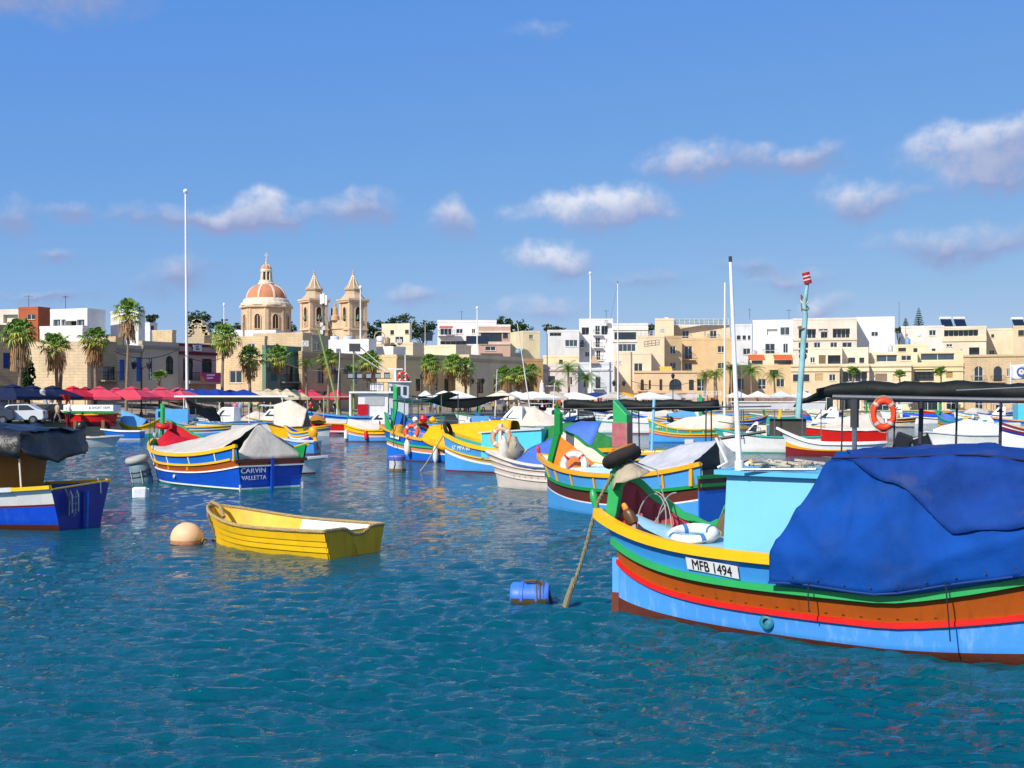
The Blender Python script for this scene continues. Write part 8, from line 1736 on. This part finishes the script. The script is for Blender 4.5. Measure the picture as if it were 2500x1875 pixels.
    c = a + Vector((.95, -.16, -.72)); Mx = Matrix.Rotation(R(90), 3, 'X'); MB().ring(c, .38, .09, Mx @ Matrix.Diagonal((1, 1, .25)).to_3x3(), 24, 6).build('emblem_ring', mat('4a68a8', .8), t); MB().lathe([(.26, -.01), (.26, .01)], c + Vector((0, -.02, 0)), 18, Mx).build('emblem_disc', mat('f0f0f0', .8), t); MB().lathe([(.12, -.01), (.12, .01)], c + Vector((0, -.04, .05)), 14, Mx).build('emblem_sun', mat('e0905a', .8), t)
    # red pillar, tilted grey davit, statue
    p = P(166, HOR, 104); t = thing('red_pillar', 'tall red lifebuoy pillar left of the red parasols', 'post', (p.x, p.y, QZ)); MB().lathe([(.2, 0), (.24, .2), (.2, .5), (.22, 1.4), (.16, 1.9), (.2, 2.2), (.05, 2.45)], (0, 0, 0), 12).build('pillar', mat('b01820', .5), t, smooth=True); MB().box((-.45, 0, .7), (.2, .2, .5)).build('yellow_box', PB['yellow'], t); MB().box((-.5, 0, 2.0), (.5, .05, .5)).build('sign', mat('b01820', .5), t)
    a = P(124, 994, 100); b = P(104, 957, 100); t = thing('davit', 'tilted pale grey hydraulic post on the left quay', 'davit', (a.x, a.y, QZ)); a0 = Vector((0, 0, 0)); b0 = b - Vector(t.location); MB().bar([a0, b0], .3, .3, up=Vector((0, 1, 0))).build('arm', mat('b4b2ae', .6), t, bevel=.03); MB().lathe([(.05, -.2), (.2, -.12), (.24, .1), (.1, .25)], b0, 10).build('head', mat('c0beba', .6), t, smooth=True)
    p = P(1323, HOR, 182); t = thing('statue', 'white standing statue on a plinth before the pink house', 'statue', (p.x, p.y, QZ)); z = EYE - QZ + (HOR - 958) * 182 / FOC; MB().box((0, 0, z / 2), (.9, .9, z)).build('plinth', WHITE, t); MB().lathe([(.35, z), (.4, z + .5), (.28, z + 1.0), (.3, z + 1.3), (.1, z + 1.45), (.15, z + 1.6), (.12, z + 1.75), (.02, z + 1.8)], (0, 0, 0), 12).build('figure', WHITE, t, smooth=True)
    # garlands of lights: cables slung along the shaded street
    for i, (x0, y0, Y0, x1, y1, Y1, sag, lab) in enumerate(((280, 858, 132, 437, 852, 140, .9, 'black cable sagging across the grey houses'), (437, 858, 138, 545, 872, 150, .8, 'black cable slung from the pink house'), (655, 868, 146, 905, 872, 158, 1.8, 'pale rope slung before the brown street front'), (1540, 930, 196, 1700, 930, 196, .8, 'string of lights along the peach building'))):
        a = P(x0, y0, Y0); b = P(x1, y1, Y1); pts = [a.lerp(b, f) - Vector((0, 0, sag * 4 * f * (1 - f))) - a for f in [j / 16 for j in range(17)]]; o = MB().tube(pts, .04, 5).build('cable', mat('202224' if i != 2 else 'a8a090', .7), None); o.location = a; tag(o, lab, 'cable')
poles()

def signs_and_roofs():
    # things fixed on the houses are things of their own: banner, sign board, awnings
    ph = R(31); dR = Vector((math.sin(ph), math.cos(ph), 0)); nR = Vector((math.cos(ph), -math.sin(ph), 0)); C = P(437, HOR, 146); f = Face(C, dR, nR, 20); f.o.z = 0
    def quad(x0, y0, x1, y1, off): u0, z1 = f.uz(x0, y0); u1, z0 = f.uz(x1, y1); return u0, u1, z0, z1
    u0, u1, z0, z1 = quad(446, 911, 528, 931, 0); t = thing('balcony', 'long stone balcony with dark railing on the pinkish house', 'balcony', f.at(u0, z0)); o = Vector(t.location); g = lambda u, z, q: f.at(u, z, q) - o
    MB().prism([g(u0, z0 - .35, 0), g(u1, z0 - .35, 0), g(u1, z0, 0), g(u0, z0, 0)], (0, 0, 0), nR * 1.2).build('slab', wallmat('a89a84'), t); rl = MB()
    for i in range(25): u = u0 + (u1 - u0) * i / 24; rl.tube([g(u, z0, 1.15), g(u, z0 + 1.0, 1.15)], .03, 4)
    rl.bar([g(u0, z0 + 1.0, 1.15), g(u1, z0 + 1.0, 1.15)], .06, .06); rl.build('railing', IRON, t)
    u2 = u0 + (u1 - u0) * .3; t = thing('banner', 'pink and orange printed banner on the long stone balcony', 'banner', f.at(u2, z0 - .1, 1.25)); o = Vector(t.location)
    MB().prism([g(u2, z0 - .1, 1.22), g(u1 - .3, z0 - .1, 1.22), g(u1 - .3, z0 + 1.0, 1.22), g(u2, z0 + 1.0, 1.22)], (0, 0, 0), nR * .03).build('cloth', mat('b83a80', .7), t); MB().prism([g(u2, z0 - .1, 1.22), g(u2 + .9, z0 - .1, 1.22), g(u2 + .4, z0 + .5, 1.22), g(u2, z0 + .6, 1.22)], nR * .032, nR * .04).build('orange_corner', mat('d8803a', .7), t)
    for i, (a, b, z) in enumerate(((.28, .66, .66), (.28, .58, .30))): L = u1 - .3 - u2; MB().prism([g(u2 + L * a, z0 + z - .08, 1.22), g(u2 + L * b, z0 + z, 1.22), g(u2 + L * b, z0 + z + .2, 1.22), g(u2 + L * a, z0 + z + .12, 1.22)], nR * .033, nR * .042).build('print_line', mat('e8d8e4', .7), t)
    u0, u1, z0, z1 = quad(468, 842, 489, 858, 0); t = thing('sign_board', 'white sign board with black print on the pinkish house parapet', 'sign', f.at(u0, z0, .1)); o = Vector(t.location); MB().prism([g(u0, z0, .2), g(u1, z0, .2), g(u1, z1, .2), g(u0, z1, .2)], (0, 0, 0), nR * .05).build('board', mat('d8d8da', .6), t)
    for i, z in enumerate((.25, .5, .75)): MB().prism([g(u0 + (u1 - u0) * .28, z0 + (z1 - z0) * (z - .07), .2), g(u0 + (u1 - u0) * (.8 - .2 * z), z0 + (z1 - z0) * (z - .07), .2), g(u0 + (u1 - u0) * (.8 - .2 * z), z0 + (z1 - z0) * (z + .07), .2), g(u0 + (u1 - u0) * .28, z0 + (z1 - z0) * (z + .07), .2)], nR * .051, nR * .06).build('print_line', BLACK, t)
    # canopies
    for (x0, x1, y0, y1, Y, c, lab) in ((1826, 1866, 867, 880, 236, 'c85a2c', 'left red tiled canopy'), (1888, 1934, 867, 879, 236, 'c85a2c', 'right red tiled canopy'), (1073, 1106, 797, 802, 230, 'c8502c', 'narrow red awning on the white villa'), (1610, 1640, 896, 906, 206, 'dcb84a', 'yellow awning over the low peach roof')):
        a = P(x0, y0, Y); b = P(x1, y0, Y); h = (y1 - y0) * Y / FOC; t = thing('canopy', lab, 'canopy', a); L = (b - a).length; n = max(4, int(L / .35))
        for i in range(n): MB().hexa([Vector((L * i / n + .02, -1.0, -h)), Vector((L * (i + 1) / n - .02, -1.0, -h)), Vector((L * (i + 1) / n - .02, .3, 0)), Vector((L * i / n + .02, .3, 0))], [Vector((L * i / n + .02, -1.0, -h + .1)), Vector((L * (i + 1) / n - .02, -1.0, -h + .1)), Vector((L * (i + 1) / n - .02, .3, .1)), Vector((L * i / n + .02, .3, .1))]).build('tile_row', mat(c, .75, 'wall', .15, 2), t)
    # ruin gable
    pts = [(457, 838), (456, 812), (462, 806), (460, 800), (466, 796), (470, 786), (476, 782), (482, 784), (486, 792), (492, 798), (494, 808), (499, 812), (498, 838)]
    t = thing('wall_ruin', 'broken stone gable standing up beside the flagpole', 'ruin', P(478, 838, 160)); o = Vector(t.location); MB().prism([P(x, y, 160) - o for x, y in pts], (0, 0, 0), (.8, .9, 0)).build('masonry', wallmat('c9b48c', 'stone'), t)
    rr = random.Random(8)
    for i in range(22): x, y = pts[1 + i % 11]; q = P(x + rr.uniform(-2, 2), y + rr.uniform(-1, 4), 160) - o; MB().box(q + Vector((.3, .1, 0)), (rr.uniform(.4, .8), .6, rr.uniform(.25, .45)), 0, Matrix.Rotation(rr.uniform(-.2, .2), 3, 'Y')).build('stone', wallmat('d6c298'), t)
    # shell ornament on the blue-grey house
    t = thing('roof_ornament', 'sandstone shell ornament on the blue-grey house parapet', 'ornament', P(1450, 886, 204)); o = Vector(t.location); MB().prism([P(x, y, 204) - o for x, y in ((1437, 887), (1441, 880), (1446, 876), (1447, 868), (1453, 868), (1454, 876), (1459, 880), (1463, 887))], (0, 0, 0), (0, .5, 0)).build('shell', wallmat('d4b080'), t)
    # water tanks, solar heaters, air conditioners, chimneys
    G = 'rooftop water tanks'
    for (px, y0, y1, w, Y, c, lab) in ((817, 819, 830, 22, 182, 'c8ccd0', 'steel water tank on the white roof wall, left'), (850, 820, 829, 26, 182, 'c8ccd0', 'steel water tank on the white roof wall, right'), (928, 820, 838, 18, 214, 'e0e0dc', 'white water tank left of the small cream house'), (946, 824, 836, 14, 214, '9a7a60', 'brown water tank beside the white one'), (2174, 842, 856, 12, 224, 'b8c0c8', 'steel tank on the low cream house'), (2243, 843, 859, 16, 222, 'b8c4cc', 'big steel tank behind the right-hand row'), (2216, 826, 838, 13, 230, '6a9cc8', 'blue water tank on the stepped house'), (2244, 810, 818, 14, 236, 'd0d4d8', 'white drum tank on the stepped house roof'), (1266, 852, 859, 16, 222, '6a98b8', 'blue tank on the long low roofs'), (303, 743, 757, 9, 184, 'e0e0dc', 'white tank on the house behind the tall palm'), (292, 745, 757, 8, 184, 'd8d8d4', 'pale tank left of the white one behind the tall palm'), (1628, 774, 780, 12, 226, 'e4e4e0', 'white dish tank on the stair tower'), (1842, 856, 866, 14, 238, 'b0aca8', 'grey tank above the left red canopy')):
        a = P(px, y1, Y + 1.2); h = (y1 - y0) * Y / FOC; r_ = w * Y / FOC / 2; t = thing('water_tank', lab, 'tank', a - Vector((0, 0, .2)), 0, G); MB().lathe([(r_, 0), (r_, h), (r_ * .9, h + .08), (r_ * .3, h + .18)], (0, 0, 0), 14).build('tank', mat(c, .4), t, smooth=True); MB().lathe([(r_ * .4, h + .15), (r_ * .4, h + .25)], (0, 0, 0), 10).build('lid', mat('6a6a68', .5), t)
    for i, (px, y1, Y, lab) in enumerate(((2312, 797, 238, 'left solar heater on the shaded terrace roof'), (2345, 797, 238, 'right solar heater on the shaded terrace roof'), (2488, 798, 236, 'solar heater at the right edge'), (1152, 840, 222, 'row of dark solar panels below the white villa, left'), (1178, 840, 222, 'row of dark solar panels below the white villa, right'), (1042, 832, 222, 'tilted solar panel left of the white villa'))):
        a = P(px, y1, Y); t = thing('solar_panel', lab, 'solar panel', a - Vector((0, 0, .1)), 0, 'rooftop solar panels'); M = Matrix.Rotation(R(48), 3, 'X'); MB().box((0, .2, .85), (2.1, 2.0, .08), 0, M).build('panel', glass('16202c', .15), t)
        for x in (-.9, 0, .9): MB().tube([Vector((x, .8, -.3)), Vector((x, .8, 1.6))], .03, 5).build('leg', STEEL, t)
        if i < 3: MB().tube([Vector((-1.1, .95, 1.75)), Vector((1.1, .95, 1.75))], .28, 10).build('boiler', WHITE, t)
    rr = random.Random(31)
    for i, (px, y1, Y, lab) in enumerate(((70, 750, 190, 'rooftop aerial on the terracotta house'), (1127, 783, 234, 'rooftop aerial on the white villa'), (1830, 776, 252, 'rooftop aerial on the large white block'), (1926, 778, 250, 'rooftop aerial right of the large white block'), (1480, 780, 242, 'rooftop aerial on the tall white flats'), (2300, 798, 238, 'rooftop aerial by the solar heaters'), (990, 790, 234, 'rooftop aerial on the small cream house'), (160, 753, 180, 'rooftop aerial on the modern white house'))):
        t = thing('roof_aerial', lab, 'aerial', P(px, y1, Y + 2) - Vector((0, 0, .3)), rr.uniform(0, 3), 'rooftop aerials'); MB().tube([Vector((0, 0, 0)), Vector((0, 0, 2.2))], .04, 5).build('stick', DARKSTEEL, t); bb = MB().bar([Vector((-.7, 0, 2.0)), Vector((.7, 0, 2.0))], .04, .04)
        for j in range(6): bb.bar([Vector((-.6 + j * .24, -.35, 2.0)), Vector((-.6 + j * .24, .35, 2.0))], .03, .03)
        bb.build('elements', STEEL, t)
    for i, (px, y, Y, lab) in enumerate(((1617, 812, 214, 'air conditioner on the cream wing roof'), (1480, 789, 239, 'air conditioner on the tall white flats'), (2390, 844, 234, 'air conditioner above the dark terrace door'), (745, 846, 150, 'air conditioner above the green house'), (975, 838, 216, 'air conditioner by the small cream house'))):
        t = thing('air_conditioner', lab, 'air conditioner', P(px, y, Y - .3), 0, 'air conditioners'); MB().box((0, 0, .35), (.9, .4, .7)).build('case', mat('d0d0cc', .5), t, bevel=.02); MB().ring((0, -.21, .35), .24, .02, Matrix.Rotation(R(90), 3, 'X'), 16, 5).build('fan_guard', DARKSTEEL, t)
    # railings on the two roof terraces
    for (x0, x1, y0, y1, Y, c, lab) in ((1648, 1778, 779, 794, 224, 'e4e4e0', 'white glazed railing along the beige block roof'), (522, 590, 806, 813, 186, 'e8e8e4', 'white roof railing left of the dome'), (1555, 1595, 808, 821, 212, 'b9b4a8', 'metal roof railing on the cream wing'), (1716, 1760, 955, 965, 196, 'e4e4e0', 'white criss-cross terrace railing by the stout palms')):
        a = P(x0, y1, Y); b = P(x1, y1, Y); h = (y1 - y0) * Y / FOC; t = thing('roof_railing', lab, 'railing', a); L = (b - a).length; mb = MB(); n = int(L / .9) + 1
        for i in range(n + 1): mb.box((L * i / n, 0, h / 2), (.07, .07, h))
        for z in (.08, .5, 1.0): mb.box((L / 2, 0, h * z), (L, .06, .06))
        mb.build('rails', mat(c, .5), t); MB().box((L / 2, .05, h * .5), (L, .02, h * .9)).build('glass', glass('8aa0b0', .1), t) if 'glazed' in lab else None
signs_and_roofs()

def car(px, py, Y, c, label, rz):
    p = P(px, py, Y); t = thing('parked_car', label, 'car', (p.x, p.y, QZ), rz); pm = mat(c, .25, 'carpaint', .03, 1, 0, spec=.6); w = .85
    side = [(-2.0, .35), (-2.05, .75), (-1.9, .95), (-1.25, 1.02), (-.55, 1.45), (.9, 1.5), (1.6, 1.1), (1.98, 1.0), (2.02, .45), (1.9, .3), (-1.9, .3)]
    MB().prism([Vector((x, 0, z)) for x, z in side], (0, -w, 0), (0, w, 0)).build('body', pm, t, bevel=.06)
    for s_ in (-1, 1):
        MB().prism([Vector((x, 0, z)) for x, z in ((-1.1, 1.03), (-.5, 1.38), (.15, 1.42), (.15, 1.03))], (0, s_ * (w + .002), 0), (0, s_ * (w + .012), 0)).build('window', GL, t); MB().prism([Vector((x, 0, z)) for x, z in ((.22, 1.03), (.22, 1.42), (.85, 1.42), (1.4, 1.06))], (0, s_ * (w + .002), 0), (0, s_ * (w + .012), 0)).build('window', GL, t)
        for x in (-1.25, 1.25):
            k = MB().tube([Vector((x, s_ * (w - .12), .32)), Vector((x, s_ * (w + .04), .32))], .32, 16).build('wheel', mat('1a1a1c', .8), t); MB().tube([Vector((x, s_ * (w - .05), .32)), Vector((x, s_ * (w + .055), .32))], .19, 12).build('rim', STEEL, k)
        MB().box((-1.98, s_ * .6, .78), (.12, .35, .16)).build('headlight', mat('d8dde0', .15), t); MB().box((2.0, s_ * .62, .85), (.1, .25, .2)).build('tail_light', mat('a01c1c', .3), t); MB().box((-.75, s_ * (w + .09), 1.05), (.16, .2, .13)).build('mirror', pm, t)
    MB().prism([Vector((-1.22, 0, 1.05)), Vector((-.6, 0, 1.42)), Vector((-.57, 0, 1.40)), Vector((-1.18, 0, 1.03))], (0, -.72, 0), (0, .72, 0)).build('windscreen', GL, t)
car(45, 1035, 93, 'd8dadc', 'white hatchback parked behind the left palm', R(8)); car(118, 1035, 95, '2c3a40', 'dark car parked right of the white hatchback', R(60)); car(-30, 1035, 92, '3a4452', 'dark blue car cut by the left edge', R(10))
